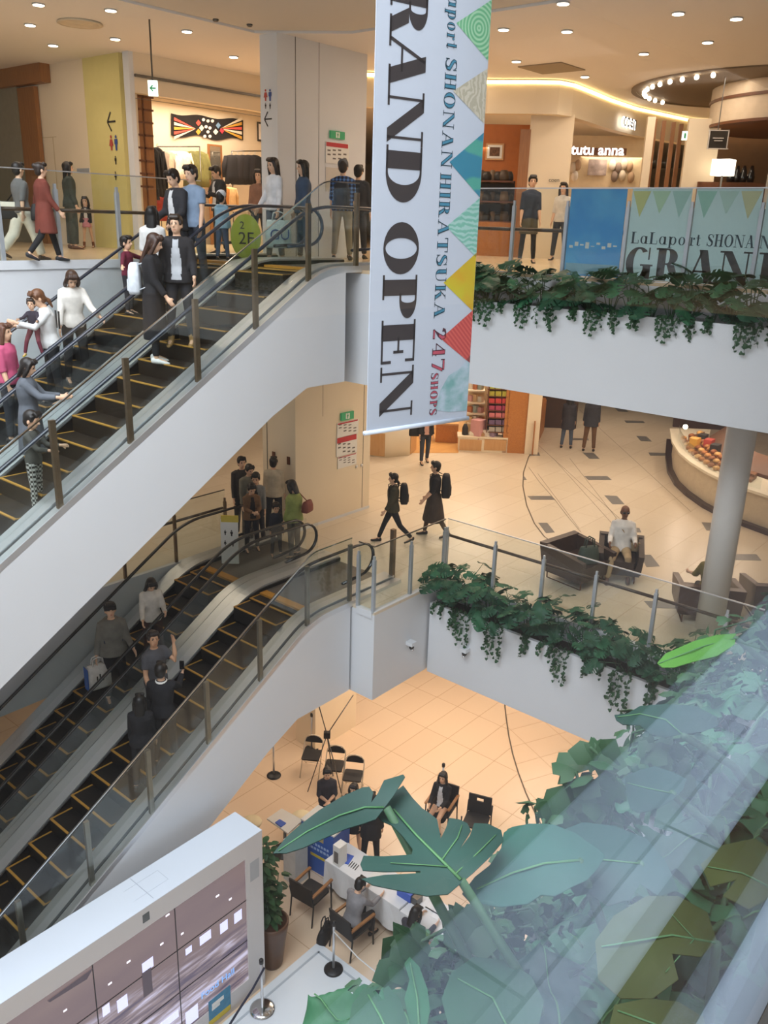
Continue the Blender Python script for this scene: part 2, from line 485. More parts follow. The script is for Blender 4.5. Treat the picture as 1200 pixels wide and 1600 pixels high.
scene.cycles.caustics_reflective = False
scene.cycles.caustics_refractive = False

area('wall_fill_light', (9.2, 17.6, 3.86), 2.2, 3, 14, WARM)  # fill light added under the ceiling to brighten the corridor wall
# ------------------------------------------------------------------ escalators
TAN = .6
def fillet_path(dx, top_rel, R_=1.6, x_end=11.35, x_start=-.9, low=-5.5):
    """deck line relative to the upper floor: lower flat, 31 degree slope, arc, upper flat"""
    ang = math.atan(TAN)
    xk = 7.03 + dx + (top_rel + 1.29) / TAN
    t = R_ * math.tan(ang / 2)
    pts = [(x_start, -1.29 + TAN * (x_start - 7.03 - dx))]
    x1 = xk - t * math.cos(ang); z1 = top_rel - t * math.sin(ang)
    for k in range(1, 14): 
        x = x_start + (x1 - x_start) * k / 14; pts.append((x, -1.29 + TAN * (x - 7.03 - dx)))
    cx, cz = xk + t, top_rel - R_
    for i in range(9):
        a = ang * (1 - i / 8); pts.append((cx - R_ * math.sin(a), cz + R_ * math.cos(a)))
    for k in range(1, 5): pts.append((xk + t + (x_end - xk - t) * k / 4, top_rel))
    return pts
def path_xz(path, off=0.0):  return [(x, z + off) for x, z in path]
def zat(path, x):
    for (a, za), (c, zc) in zip(path, path[1:]):
        if a <= x <= c: return za + (zc - za) * (x - a) / (c - a)
    return path[0][1] if x < path[0][0] else path[-1][1]
def band(b, path, y0, y1, off0, off1, F):
    """solid band that follows a path: between y0..y1, from path+off0 up to path+off1"""
    rings = [[(x, y0, F + z + off0), (x, y1, F + z + off0), (x, y1, F + z + off1), (x, y0, F + z + off1)] for x, z in path]
    b.loft(rings, True, False)
RUN, RISE = .365, .219
def step_level(F, dx, X):
    """height of the tread at X"""
    xc = 9.58 + dx + .12
    if X > xc - .45: return F
    k = math.floor((xc - .45 - X) / RUN) + 1
    return F - (k - .35) * RISE if k > 1 else F - .06
M_step = mat('step_tread', '1b191a', .5, .3, var=.25, scale=60, stretch=(1, 12, 1))
M_stepb = mat('step_brown', '2a1e14', .5, .2, var=.25, scale=60, stretch=(1, 12, 1))
M_nose = mat('step_yellow_edge', 'c08f3c', .5, var=.1)
M_comb = mat('comb_yellow', 'c58a2e', .5, var=.15, scale=30)
M_plate = mat('landing_plate', '6e675f', .4, .5, var=.12, scale=60)
M_skirt = mat('skirt_black', '0e0d0f', .35, var=.1)
M_orange = mat('orange_panel', 'cf8433', .6)
LANES = {'near': (9.45, 10.52), 'far': (11.2, 12.2)}
STEPMESH = {}
def step_meshes(key, y0, y1, m):
    if key in STEPMESH: return STEPMESH[key]
    b = MB(); w = y1 - y0
    b.box((-.02, 0, -RISE - .03), (RUN, w, 0))
    n = 30
    e = MB()
    e.box((-.022, .0, -.012), (.012, w, .004)); e.box((.012, w - .03, -.01), (RUN, w, .004)); e.box((.012, 0, -.01), (RUN, .02, .004))
    me1 = b.mesh('tread'); me1.materials.append(m)
    me2 = e.mesh('tread_edge'); me2.materials.append(M_nose)
    for q in (me1, me2): q.polygons.foreach_set('use_smooth', [False] * len(q.polygons))
    STEPMESH[key] = (me1, me2); return STEPMESH[key]
def escalator(label, F, dx, lane, clad, m_step, x_end=11.35):
    path = fillet_path(dx, .07, x_end=x_end)
    y0, y1 = LANES[lane]
    t = thing('escalator', label, 'escalator', (9.6, (y0 + y1) / 2, F))
    near = lane == 'near'
    # metal decks on both sides of the steps
    if near:
        b = MB(); band(b, path, 9.0, 9.13, -.1, -.005, F); band(b, path, 9.16, 9.42, -.1, .03, F); b.cur = 1
        band(b, path, 9.12, 9.17, -.1, -.03, F); b.build('deck', [M_steel, M_black], t)
        b = MB(); band(b, path, 10.56, 10.92, -.12, .03, F); b.build('deck', M_steel, t)
        ys = (9.3, 10.74); sk = (9.42, 10.56)
    else:
        b = MB(); band(b, path, 10.93, 11.13, -.12, .03, F); b.build('deck', M_steel, t)
        b = MB(); band(b, path, 12.25, 12.6, -.1, .03, F); b.build('deck', M_steel, t)
        ys = (11.06, 12.42); sk = (11.13, 12.25)
    for a, c in ((sk[0], sk[0] + .03), (sk[1] - .03, sk[1])):
        b = MB(); band(b, path, a, c, -.6, .0, F); b.build('skirt_panel', M_skirt, t)
    b = MB(); band(b, [p for p in path if p[0] < 9.3], y0 - .03, y1 + .03, -.75, -.56, F); b.build('step_pan', M_skirt, t)
    for y in ys:
        bp = [p for p in path if -.8 < p[0] < x_end - .42] + [(x_end - .42, .07)]
        b = MB(); band(b, bp, y - .006, y + .006, .03, .79, F); b.build('glass_balustrade', M_glass_g, t)
        hp = [Vector((x, y, F + z + .83)) for x, z in path if x < x_end - .5]
        xe = hp[-1].x; ze = hp[-1].z; r = .3
        for i in range(1, 11):
            a = PI / 2 - PI * i / 10
            hp.append(Vector((xe + .12 + r * 1.15 * math.cos(a), y, ze - r + r * math.sin(a))))
        hp.append(Vector((xe - .35, y, ze - 2 * r - .02)))
        b = MB(); b.tube(hp, .035, 8, flat=.7, up=(0, 0, 1)); b.build('handrail', M_handrail_b if F > -1 else M_blackgloss, t)
    # steps
    me1, me2 = step_meshes(lane + ('u' if F > -1 else 'l'), y0, y1, m_step)
    xc = 9.58 + dx + .12
    k = 0; x = xc - .45
    n = 0
    while x > 1.0:
        z = F if n == 0 else F - (n - .35) * RISE
        if n == 0: x0 = xc - .45; z = F - .02
        else: x0 = xc - .45 - n * RUN; z = F - (n + 1 - .35) * RISE if n >= 1 else F
        if n >= 1: z = F - (n - .35) * RISE if n > 1 else F - .06
        s = bpy.data.objects.new('step', me1); COL.objects.link(s); s.parent = t; s.location = Vector((x0, y0, z)) - absloc(t)
        e = bpy.data.objects.new('step_edge', me2); COL.objects.link(e); e.parent = s
        x = x0; n += 1
    b = MB(); b.box((xc - .1, y0, F - .06), (x_end - .05, y1, F + .012)); b.build('landing_plate', M_plate, t)
    b = MB(); b.box((xc - .25, y0 + .02, F - .05), (xc - .09, y1 - .02, F + .018)); b.build('comb', M_comb, t)
    # white cladding
    if clad:
        ya, yb = (9.0, 9.1) if near else (12.56, 12.62)
        xs = [p for p in path if p[0] <= 10.08]
        zf = -1.67
        rings = []
        for x, z in xs:
            zb = min(zf, -1.42 + (-1.29 + TAN * (x - 7.03 - dx)))
            rings.append([(x, ya, F + z - .1), (x, ya, F + zb), (x, yb, F + zb), (x, yb, F + z - .1)])
        xkk = 7.03 + dx + (1.29 - .25) / TAN
        b = MB(); b.loft(rings, True, False); b.build('side_cladding', M_fascia, t)
        if near:
            rings = [[(r[1][0], 9.1, r[1][2]), (r[1][0], 12.56, r[1][2]), (r[1][0], 12.56, r[1][2] + .06), (r[1][0], 9.1, r[1][2] + .06)] for r in rings]
            b = MB(); b.loft(rings, True, False); b.build('soffit', M_fascia, t)
    return t, path
ESC = {}
for key, label, F, dx, lane, clad, ms in [
    ('un', 'upper escalator on its near side, with the young couple on brown steps', TOP, 0, 'near', True, M_stepb),
    ('uf', 'upper escalator on its far side, full of families riding against the white wall', TOP, 0, 'far', True, M_step),
    ('ln', 'lower escalator on its near side, ridden by the man holding up a phone', MID, -.23, 'near', True, M_step),
    ('lf', 'lower escalator on its far side, ridden by the man in the grey hoodie', MID, -.23, 'far', True, M_step)]:
    ESC[key] = escalator(label, F, dx, lane, clad, ms, 11.35)
# orange panel low on the far inside of the lower escalator
def esc_spot(key, u, v, H, tol=None):
    """place on an escalator lane so that the head top comes to image column u / row v"""
    F = TOP if key[0] == 'u' else MID; dx = 0 if key[0] == 'u' else -.23
    y0, y1 = LANES['near' if key[1] == 'n' else 'far']; best = None
    for i in range(9):
        y = y0 + .14 + (y1 - y0 - .28) * i / 8
        x = 1.0
        while x < 11.2:
            z = step_level(F, dx, x); p = prj((x, y, z + H)); e = abs(p[0] - u) + abs(p[1] - v)
            if best is None or e < best[0]: best = (e, Vector((x, y, z)))
            x += .03
    return best[1]

# ------------------------------------------------------------------ glass guard rails
def guard(label, name, posts, z, zt, m_post, rail=None, curb=True, pw=.06, handrail=None, post_h=None, foot=.02, zfn=None, toplabel=True, glass=None, group=None, facey=None):
    """posts: list of (x,y); straight glass panels between them, thin top trim, optional wooden handrail"""
    zf = zfn or (lambda x: z)
    t = thing(name, label, 'railing', (posts[0][0], posts[0][1], zf(posts[0][0])), group)
    ph = post_h or zt * .86
    for x, y in posts:
        b = MB(); zz = zf(x)
        b.box((x - pw / 2, y - pw / 2, zz - foot), (x + pw / 2, y + pw / 2, zz + ph * .93))
        b.box((x - pw * .32, y - pw * .32, zz + ph * .93), (x + pw * .32, y + pw * .32, zz + ph))
        b.cur = 0
        b.build('post', m_post, t)
    for (xa, ya), (xb, yb) in zip(posts, posts[1:]):
        d = Vector((xb - xa, yb - ya, 0)); nn = Vector((-d.y, d.x, 0)).normalized() * .006
        za, zb = zf(xa), zf(xb)
        a0 = Vector((xa, ya, za + .0)); b0 = Vector((xb, yb, zb + .0))
        b = MB()
        b.add([a0 - nn, b0 - nn, b0 + nn, a0 + nn] + [p + Vector((0, 0, zt)) for p in (a0 - nn, b0 - nn, b0 + nn, a0 + nn)],
              [(0, 3, 2, 1), (4, 5, 6, 7), (0, 1, 5, 4), (1, 2, 6, 5), (2, 3, 7, 6), (3, 0, 4, 7)])
        gp = b.build('glass_panel', glass or M_glass, t)
        b = MB(); b.beam(a0 + Vector((0, 0, zt)), b0 + Vector((0, 0, zt)), .022, .016); b.build('top_trim', rail or M_steel, gp)
        if handrail:
            off = Vector((handrail[0], handrail[1], handrail[2]))
            b = MB(); b.tube([a0 + off, b0 + off], .028, 10); b.build('handrail', M_handwood, t)
        if curb:
            b = MB(); b.beam(a0 + Vector((0, 0, -.055)), b0 + Vector((0, 0, -.055)), .09, .13); b.build('curb', M_fascia, t)
    return t
for F, dx, xs, mp, lab in ((TOP, 0, [2.8, 3.83, 4.86, 5.88, 6.96, 7.98, 9.0, 10.02], M_bronze, 'sloping glass guard with bronze posts along the near side of the upper escalator'),
                           (MID, -.23, [2.7, 3.75, 4.78, 5.8, 6.87, 7.93, 8.97, 10.0], mat('grey_bronze_post', '908a80', .38, .7, var=.1), 'sloping glass guard with grey posts along the near side of the lower escalator')):
    path = ESC['un' if F == TOP else 'ln'][1]
    zfn = lambda x, F=F, path=path: F + zat(path, x)
    t = thing('escalator_guardrail', lab, 'railing', (xs[0], 9.05, zfn(xs[0])))
    for x in xs:
        b = MB(); b.box((x - .035, 9.03, zfn(x) - .06), (x + .035, 9.08, zfn(x) + 1.04)); b.build('post', mp, t)
    pp = [p for p in fillet_path(dx, .07, R_=.5, x_end=10.03) if 1.6 < p[0] <= 10.04]
    for i in range(len(xs) - 1):
        seg = [(xs[i] + .0, zat(pp, xs[i]))] + [p for p in pp if xs[i] < p[0] < xs[i + 1]] + [(xs[i + 1], zat(pp, xs[i + 1]))]
        b = MB(); band(b, seg, 9.015, 9.027, .0, 1.16, F); gp = b.build('glass_panel', M_glass, t)
        b = MB(); band(b, seg, 9.01, 9.03, 1.16, 1.178, F); b.build('top_trim', M_chrome, gp)
# middle gallery rails
guard('glass railing with silver posts along the middle gallery planter', 'glass_railing',
      [(12.1, 8.54), (12.1, 7.48), (12.1, 6.5), (12.1, 5.52), (12.1, 4.5), (12.1, 3.4), (12.1, 2.3)], MID, 1.19, M_postgrey, handrail=(.07, 0, .84), pw=.055)
guard('short glass railing between the lower escalator and the planter corner', 'glass_railing',
      [(10.05, 8.9), (10.05, 8.55), (11.05, 8.55), (12.04, 8.55)], MID, 1.19, M_postgrey, pw=.055, rail=M_steel_d)
b = MB(); b.box((11.3, 9.17, MID), (11.38, 9.25, MID + 1.0)); tag(b.build('end_post', M_bronze, None, (11.34, 9.21, MID)), 'bronze end post standing behind the short glass railing', 'post')
pl = [(py(u, v, 12.72).x, 12.72) for u, v in ((120, 980), (218, 918), (285, 882))]
guard('glass railing on the far side of the lower escalator under the white slope', 'glass_railing',
      [(6.7, 12.72)] + [(7.95, 12.72), (9.08, 12.72), (10.3, 12.72)], MID, 1.2, M_bronze, handrail=(0, .08, .8), pw=.05, rail=M_steel_d)
xs = [py(u, v, 12.72).x for u, v in ((-110, 432), (8, 428), (97, 424), (190, 420), (272, 415))]
guard('glass railing of the top gallery in front of the yellow wall', 'glass_railing', [(x, 12.72) for x in xs] + [(10.0, 12.72)], TOP, 1.3, M_postgrey, handrail=(0, .08, .74), pw=.06)
# top gallery right: glass railing that carries the opening posters
xr = 12.17
yp = [7.65, 6.71, 5.73, 4.8, 3.86, 2.9]
guard('glass railing of the top gallery carrying the opening posters', 'glass_railing', [(xr, 8.5)] + [(xr, y) for y in yp], TOP, 1.27, M_postgrey, handrail=(.07, 0, .66), pw=.05)
guard('short glass railing beside the top landing behind the banner', 'glass_railing', [(10.08, 8.55), (11.1, 8.55), (12.1, 8.55)], TOP, 1.27, M_postgrey, pw=.055)
# near glass pane the photo looks through, with floor bands added on the camera side to shape its reflection
t = thing('glass_railing', 'large clear glass pane right in front of the viewer, above the near planter', 'railing', (2, .09, TOP))
b = MB(); b.box((-2, .085, TOP), (8, .097, TOP + 1.35)); b.build('glass_panel', glass_mat('near_glass', 'fbfbfb', 1.5), t)
b = MB(); b.box((-2, .07, TOP - .02), (8, .11, TOP + .03)); b.build('bottom_channel', M_steel_d, t)
M_plank = tile_mat('pale_plank_floor', '98a6b8', '7b8799', '6a7484', .9, .11, rough=.5, off=.37, gw=.0025)
b = MB(); b.box((-2, -.22, TOP - .001), (8, .065, TOP + .006)); b.cur = 1; b.box((-2, -.045, TOP + .006), (8, .022, TOP + .012)); b.cur = 2; b.box((-2, -4.5, TOP), (8, -.22, TOP + .005))  # unseen dark strip and dark floor, added for the pane to mirror
struct('trim_2', b, [M_plank, mat('added_dark_strip', '2a1d12', .5), mat('added_dark_floor', '2e2a28', .9, var=.2, scale=30)])
# ------------------------------------------------------------------ lettering: a fat-face serif drawn from strokes
def q_rect(x0, y0, x1, y1): return [(x0, y0), (x1, y0), (x1, y1), (x0, y1)]
def arcstrip(cx, cy, ro, ri, a0, a1, n=14):
    """crescent between an outer and an inner ellipse, as quads"""
    out = []
    for i in range(n):
        t0 = R(a0 + (a1 - a0) * i / n); t1 = R(a0 + (a1 - a0) * (i + 1) / n)
        out.append([(cx + ro[0] * math.cos(t0), cy + ro[1] * math.sin(t0)), (cx + ro[0] * math.cos(t1), cy + ro[1] * math.sin(t1)),
                    (cx + ri[0] * math.cos(t1), cy + ri[1] * math.sin(t1)), (cx + ri[0] * math.cos(t0), cy + ri[1] * math.sin(t0))])
    return out
def strk(pts, ws):
    out = []; L = []; Rr = []
    for i, p in enumerate(pts):
        a = pts[max(i - 1, 0)]; c = pts[min(i + 1, len(pts) - 1)]
        d = Vector((c[0] - a[0], c[1] - a[1])); d.normalize(); nn = Vector((-d.y, d.x)); w = ws[i] / 2
        L.append((p[0] + nn.x * w, p[1] + nn.y * w)); Rr.append((p[0] - nn.x * w, p[1] - nn.y * w))
    for i in range(len(pts) - 1): out.append([L[i], L[i + 1], Rr[i + 1], Rr[i]])
    return out
def dia(x0, y0, x1, y1, w): return [(x0, y0), (x0 + w, y0), (x1 + w, y1), (x1, y1)]
def glyph(ch, k=.24, t=.05, ins=0.0):
    """polygons (cap height 1) and advance; ins>0 gives only the inner fill of the thick strokes"""
    S = []; T = []
    i = ins
    def stem(x, y0=0, y1=1): S.append(q_rect(x + i, y0 + i, x + k - i, y1 - i))
    def thin(x0, y0, x1, y1): T.append(q_rect(x0, y0, x1, y1))
    def serif(x0, x1, y): thin(x0, y, x1, y + t)
    def ring(cx, cy, rx, ry, a0=0, a1=360, kk=k):
        S.extend(arcstrip(cx, cy, (rx - i, ry - i), (rx - kk + i, ry - t * 1.1 + i * .4), a0, a1, 28))
    if ch == 'O': ring(.45, .5, .45, .51); adv = .9
    elif ch == 'G':
        ring(.45, .5, .45, .51, 48, 332); stem(.62, .02, .42); serif(.52, .96, .42); thin(.78, .62, .83, 1.0); adv = .98
    elif ch == 'D':
        stem(.08); serif(0, .45, 0); serif(0, .45, 1 - t); S.extend(arcstrip(.4, .5, (.46 - i, .5 - i), (.46 - k + i, .5 - t + i * .3), -90, 90, 18)); adv = .88
    elif ch in 'PR':
        stem(.08); serif(0, .42, 0); serif(0, .45, 1 - t)
        S.extend(arcstrip(.42, .745, (.33 - i, .255 - i), (.33 - k + i, .255 - t + i * .3), -90, 90, 16)); thin(.3, .49, .44, .49 + t); adv = .76
        if ch == 'R':
            S.append(dia(.4 + i, .5 - i, .62 + i, 0 + i, k * .95 - 2 * i)); serif(.56, .98, 0); adv = .94
    elif ch == 'E':
        stem(.08); serif(0, .72, 0); serif(0, .72, 1 - t); thin(.3, .48, .55, .48 + t); thin(.52, .36, .57, .66); thin(.69, 0, .74, .3); thin(.67, .72, .72, 1); adv = .78
    elif ch == 'N':
        T.append(q_rect(.12, 0, .17, 1)); S.append(dia(.1 + i * 1.3, 1 - i, .72 + i * .2, 0 + i, k - 2 * i)); T.append(q_rect(.86, 0, .91, 1))
        serif(0, .3, 0); serif(0, .3, 1 - t); serif(.73, 1.03, 1 - t); adv = 1.02
    elif ch == 'A':
        T.append(dia(.1, 0, .44, 1, t * 1.2)); S.append(dia(.64 + i * .2, 0 + i, .36 + i * .9, 1 - i, k - 2 * i)); thin(.22, .32, .68, .32 + t)
        serif(0, .28, 0); serif(.58, 1.0, 0); adv = .98
    elif ch == 'H':
        stem(.08); stem(.6); thin(.3, .48, .62, .48 + t)
        for y in (0, 1 - t): serif(0, .4, y); serif(.52, .92, y)
        adv = .92
    elif ch == 'I':
        stem(.08); serif(0, .4, 0); serif(0, .4, 1 - t); adv = .4
    elif ch == 'T':
        stem(.3); serif(.2, .64, 0); thin(.02, 1 - t, .82, 1); thin(.0, .7, .05, 1); thin(.79, .7, .84, 1); adv = .84
    elif ch == 'U':
        stem(.08, .3, 1); S.extend(arcstrip(.42, .32, (.34 - i, .34 - i), (.34 - k + i, .3), 180, 270, 8)); T.extend(arcstrip(.42, .32, (.34, .34), (.28, .3), 270, 360, 8)); thin(.71, .3, .76, 1)
        serif(0, .42, 1 - t); serif(.6, .88, 1 - t); adv = .88
    elif ch == 'K':
        stem(.08); serif(0, .42, 0); serif(0, .42, 1 - t); T.append(dia(.3, .42, .72, 1, t * 1.4)); S.append(dia(.4 + i, .6 - i, .66 + i, 0 + i, k - 2 * i)); serif(.6, .98, 0); serif(.6, .88, 1 - t); adv = .95
    elif ch == 'L':
        stem(.08); serif(0, .72, 0); serif(0, .45, 1 - t); thin(.67, 0, .72, .32); adv = .74
    elif ch == 'S':
        P = [(.6, .8), (.5, .95), (.33, .975), (.16, .9), (.13, .75), (.25, .6), (.42, .48), (.57, .36), (.56, .17), (.42, .04), (.24, .03), (.1, .14), (.05, .26)]
        W = [t, t * 1.1, t * 1.3, k * .6, k * .85, k, k, k, k * .85, k * .5, t * 1.4, t * 1.2, t]
        if i: P = P[3:9]; W = [w - 2 * i for w in W[3:9]]
        (S if i else T).extend(strk(P, W)); thin(.6, .68, .65, .98); thin(.03, .02, .08, .34); adv = .7
    elif ch in 'opa':
        y = .34; S.extend(arcstrip(.34 if ch != 'p' else .42, y, (.3 - i, .35 - i), (.3 - k * .75 + i, .31), 0, 360, 24)); adv = .68
        if ch == 'p': S.append(q_rect(.08 + i, -.28 + i, .08 + k * .8 - i, .68 - i)); serif(0, .36, -.28); serif(0, .2, .63); adv = .76
        if ch == 'a': S.append(q_rect(.5 + i, 0 + i, .5 + k * .8 - i, .66 - i)); serif(.5, .78, 0); adv = .78
    elif ch == 'r':
        S.append(q_rect(.08 + i, 0 + i, .08 + k * .85 - i, .68 - i)); serif(0, .4, 0); serif(0, .2, .63); S.extend(arcstrip(.42, .58, (.1 - i * .5, .1 - i * .5), (.01, .01), 0, 360, 12)); adv = .55
    elif ch == 't':
        S.append(q_rect(.12 + i, .06 + i, .12 + k * .85 - i, .9 - i)); thin(0, .62, .45, .62 + t); T.extend(strk([(.2, .1), (.3, .02), (.42, .06), (.47, .16)], [t * 2, t * 1.6, t, t])); adv = .5
    elif ch == '2':
        P = [(.12, .72), (.16, .9), (.34, .98), (.53, .9), (.56, .7), (.42, .46), (.2, .2), (.08, .06)]; W = [k * .8, k * .6, t * 1.5, k * .8, k, k * .8, t * 1.6, t]
        if i: P = P[3:6]; W = [w - 2 * i for w in W[3:6]]
        S.extend(strk(P, W)); S.append(q_rect(.08 + i, 0 + i * .5, .62 - i, .15 - i * .5)); adv = .72
    elif ch == '4':
        S.append(q_rect(.4 + i, 0 + i, .4 + k - i, 1 - i)); T.append(dia(.02, .3, .44, 1, t * 1.3)); thin(.02, .26, .74, .26 + t * 1.3); serif(.3, .74, 0); adv = .78
    elif ch == '7':
        S.append(q_rect(.06 + i, .84 + i * .5, .66 - i, 1 - i * .5)); S.append(dia(.22 + i, 0 + i, .56 + i * .4, .86 - i, k * .7 - i)); thin(.04, .7, .09, 1); adv = .7
    elif ch == 'F':
        stem(.08); serif(0, .45, 0); serif(0, .72, 1 - t); thin(.3, .48, .55, .48 + t); thin(.52, .36, .57, .66); thin(.67, .7, .72, 1); adv = .74
    else: adv = .45
    return S + ([] if ins else T), adv
def put_poly(b, polys, fn):
    for P in polys:
        pts = [fn(x, y) for x, y in P]
        b.add(pts, [(0, 1, 2, 3)] if len(pts) == 4 else [tuple(range(len(pts)))], False)
def text_fit(b, txt, a, c, h, org, vx, vy, k=.24, t=.05, ins=0, nrm=None, lift=0.0, gap=.08):
    """lay txt from distance a to c along vx (cap height h along vy)"""
    advs = [glyph(ch, k, t)[1] + gap for ch in txt]; tot = sum(advs) - gap; sx = (c - a) / tot; x = a
    for ch, ad in zip(txt, advs):
        polys, _ = glyph(ch, k, t, ins)
        put_poly(b, polys, lambda X, Y: org + vx * (x + X * sx) + vy * (Y * h) + nrm * lift)
        x += ad * sx

# simple font text as thin solid letters for small signs
def font_text(name, txt, org, vx, vy, h, m, parent, ext=.004, bold=False, center=False):
    cu = bpy.data.curves.new(name, 'FONT'); cu.body = txt; cu.size = 1.0; cu.extrude = 0; cu.resolution_u = 3
    if center: cu.align_x = 'CENTER'
    if bold: cu.offset = .015
    ob = bpy.data.objects.new(name, cu); COL.objects.link(ob)
    bpy.context.view_layer.update()
    me = bpy.data.meshes.new_from_object(ob.evaluated_get(bpy.context.evaluated_depsgraph_get()))
    bpy.data.objects.remove(ob)
    vx = Vector(vx).normalized(); vy = Vector(vy).normalized(); nn = vx.cross(vy)
    o = absloc(parent) if parent is not None else Vector((0, 0, 0))
    s = h / .7
    for v in me.vertices:
        p = Vector(org) + vx * (v.co.x * s) + vy * (v.co.y * s) + nn * ext
        v.co = p - o
    me.materials.clear(); me.materials.append(m); me.name = name
    r = bpy.data.objects.new(name, me); COL.objects.link(r); r.parent = parent
    return r

# ------------------------------------------------------------------ the hanging grand opening banner
bdir = Vector((math.cos(R(-12.4)), math.sin(R(-12.4)), 0)); bnrm = Vector((-bdir.y, bdir.x, 0)) * -1   # towards the viewer
B0 = py(573, 675, 5.0)
def bp(u, v):
    d = ray(u, v); t = (B0 - CAM).dot(bnrm) / d.dot(bnrm); p = CAM + d * t
    return ((p - B0).dot(bdir), p.z - B0.z)
s_r = bp(729, 652)[0]
BH = 4.7
org = Vector(B0)
ban = thing('hanging_banner', 'tall white grand opening banner hanging in the atrium with pennants down one edge', 'banner', B0 + bdir * s_r / 2)
b = MB()
b.extrude([org, org + bdir * s_r, org + bdir * s_r + UPV * BH, org + UPV * BH], bnrm * -.006)
M_banner = mat('banner_cloth', 'c9d2e1', .6, var=.012, scale=2)
b.build('cloth', M_banner, ban)
b = MB(); b.tube([org - bdir * .03 - UPV * .01, org + bdir * (s_r + .02) - UPV * .01], .022, 10); b.build('bottom_pole', mat('pole_white', 'd9e4f4', .3), ban)
b = MB(); b.tube([org - bdir * .03 + UPV * BH, org + bdir * (s_r + .02) + UPV * BH], .022, 10); b.build('top_pole', mat('pole_white', 'd9e4f4', .3), ban)
for s in (.1, s_r - .1):
    b = MB(); b.tube([org + bdir * s + UPV * BH, org + bdir * s + UPV * 7.4], .004, 6); b.build('cord', M_steel_d, ban)
b = MB(); ib = MB()
dn = UPV * -1
def zrow(v, u=600): return -bp(u, v)[1]        # distance measured downwards from the bottom edge (negative = above)
base_s = .11 * s_r; cap = .315 * s_r
for ch, v0, v1, in [('G', -118, -42), ('R', -36, 55), ('A', 42, 136), ('N', 137, 224), ('D', 225, 317), ('O', 346, 429), ('P', 430, 500), ('E', 501, 573), ('N', 574, 653)]:
    polys, adv = glyph(ch, .27, .055)
    za, zb = zrow(v0), zrow(v1)
    put_poly(b, polys, lambda X, Y: org + dn * (za + (zb - za) * X / adv) + bdir * (base_s + Y * cap) + bnrm * .003)
M_bink = mat('banner_ink', '3f3a3c', .6, var=.04)
b.build('headline_lettering', M_bink, ban)
b = MB(); ib = MB(); rb_ = MB(); rib = MB()
s2 = .60 * s_r; h2 = .105 * s_r
for txt, v0, v1 in [('LaLaport', -70, 72), ('SHONAN', 88, 261), ('HIRATSUKA', 270, 497)]:
    text_fit(b, txt, zrow(v0, 690), zrow(v1, 680), h2, org + bdir * s2, dn, bdir, .26, .05, 0, bnrm, .003, .12)
    text_fit(ib, txt, zrow(v0, 690), zrow(v1, 680), h2, org + bdir * s2, dn, bdir, .26, .05, .05, bnrm, .0045, .12)
text_fit(rb_, '247', zrow(513, 670), zrow(581, 670), h2 * 1.25, org + bdir * (s2 - .0 * s_r), dn, bdir, .28, .05, 0, bnrm, .003, .12)
text_fit(rib, '247', zrow(513, 670), zrow(581, 670), h2 * 1.25, org + bdir * (s2 - .0 * s_r), dn, bdir, .28, .05, .05, bnrm, .0045, .12)
text_fit(rb_, 'SHOPS', zrow(584, 665), zrow(650, 665), h2 * .72, org + bdir * s2, dn, bdir, .28, .06, 0, bnrm, .003, .14)
text_fit(rib, 'SHOPS', zrow(584, 665), zrow(650, 665), h2 * .72, org + bdir * s2, dn, bdir, .28, .06, .05, bnrm, .0045, .14)
nl_ = b.build('name_lettering', mat('navy_ink', '24404f', .6), ban); ib.build('lettering_fill', mat('teal_ink', '4b8ba8', .6), nl_)
nl_ = rb_.build('count_lettering', mat('plum_ink', '55303f', .6), ban); rib.build('lettering_fill', mat('rose_ink', 'c0576a', .6), nl_)
def pattern(name, h1, h2, kind, scale):
    if name in MATS: return MATS[name]
    m = bpy.data.materials.new(name); n, l = nodes(m); bs = n['Principled BSDF']; bs.inputs['Roughness'].default_value = .6
    tc = n.new('ShaderNodeTexCoord'); mp = n.new('ShaderNodeMapping'); mp.inputs['Rotation'].default_value = (0, 0, R(-12.4)) if kind != 'leaf' else (0, R(45), 0)
    if kind == 'noise':
        tx = n.new('ShaderNodeTexNoise'); tx.inputs['Scale'].default_value = scale; tx.inputs['Detail'].default_value = 4; out = tx.outputs['Fac']
    else:
        tx = n.new('ShaderNodeTexWave'); tx.inputs['Scale'].default_value = scale; out = tx.outputs['Fac']
        tx.wave_type = 'RINGS' if kind == 'rings' else 'BANDS'
        if kind == 'rings': tx.rings_direction = 'SPHERICAL'
        if kind == 'waves': tx.bands_direction = 'Z'; tx.inputs['Distortion'].default_value = 6; tx.inputs['Detail Scale'].default_value = 1.5
        if kind == 'swirl': tx.inputs['Distortion'].default_value = 18; tx.inputs['Detail'].default_value = 3
    l.new(tc.outputs['Object'], mp.inputs['Vector']); l.new(mp.outputs['Vector'], tx.inputs['Vector'])
    rp = n.new('ShaderNodeValToRGB'); rp.color_ramp.elements[0].color = lin(hexc(h1)) + (1,); rp.color_ramp.elements[1].color = lin(hexc(h2)) + (1,)
    rp.color_ramp.elements[0].position = .35; rp.color_ramp.elements[1].position = .65
    l.new(out, rp.inputs['Fac']); l.new(rp.outputs['Color'], bs.inputs['Base Color']); MATS[name] = m; return m
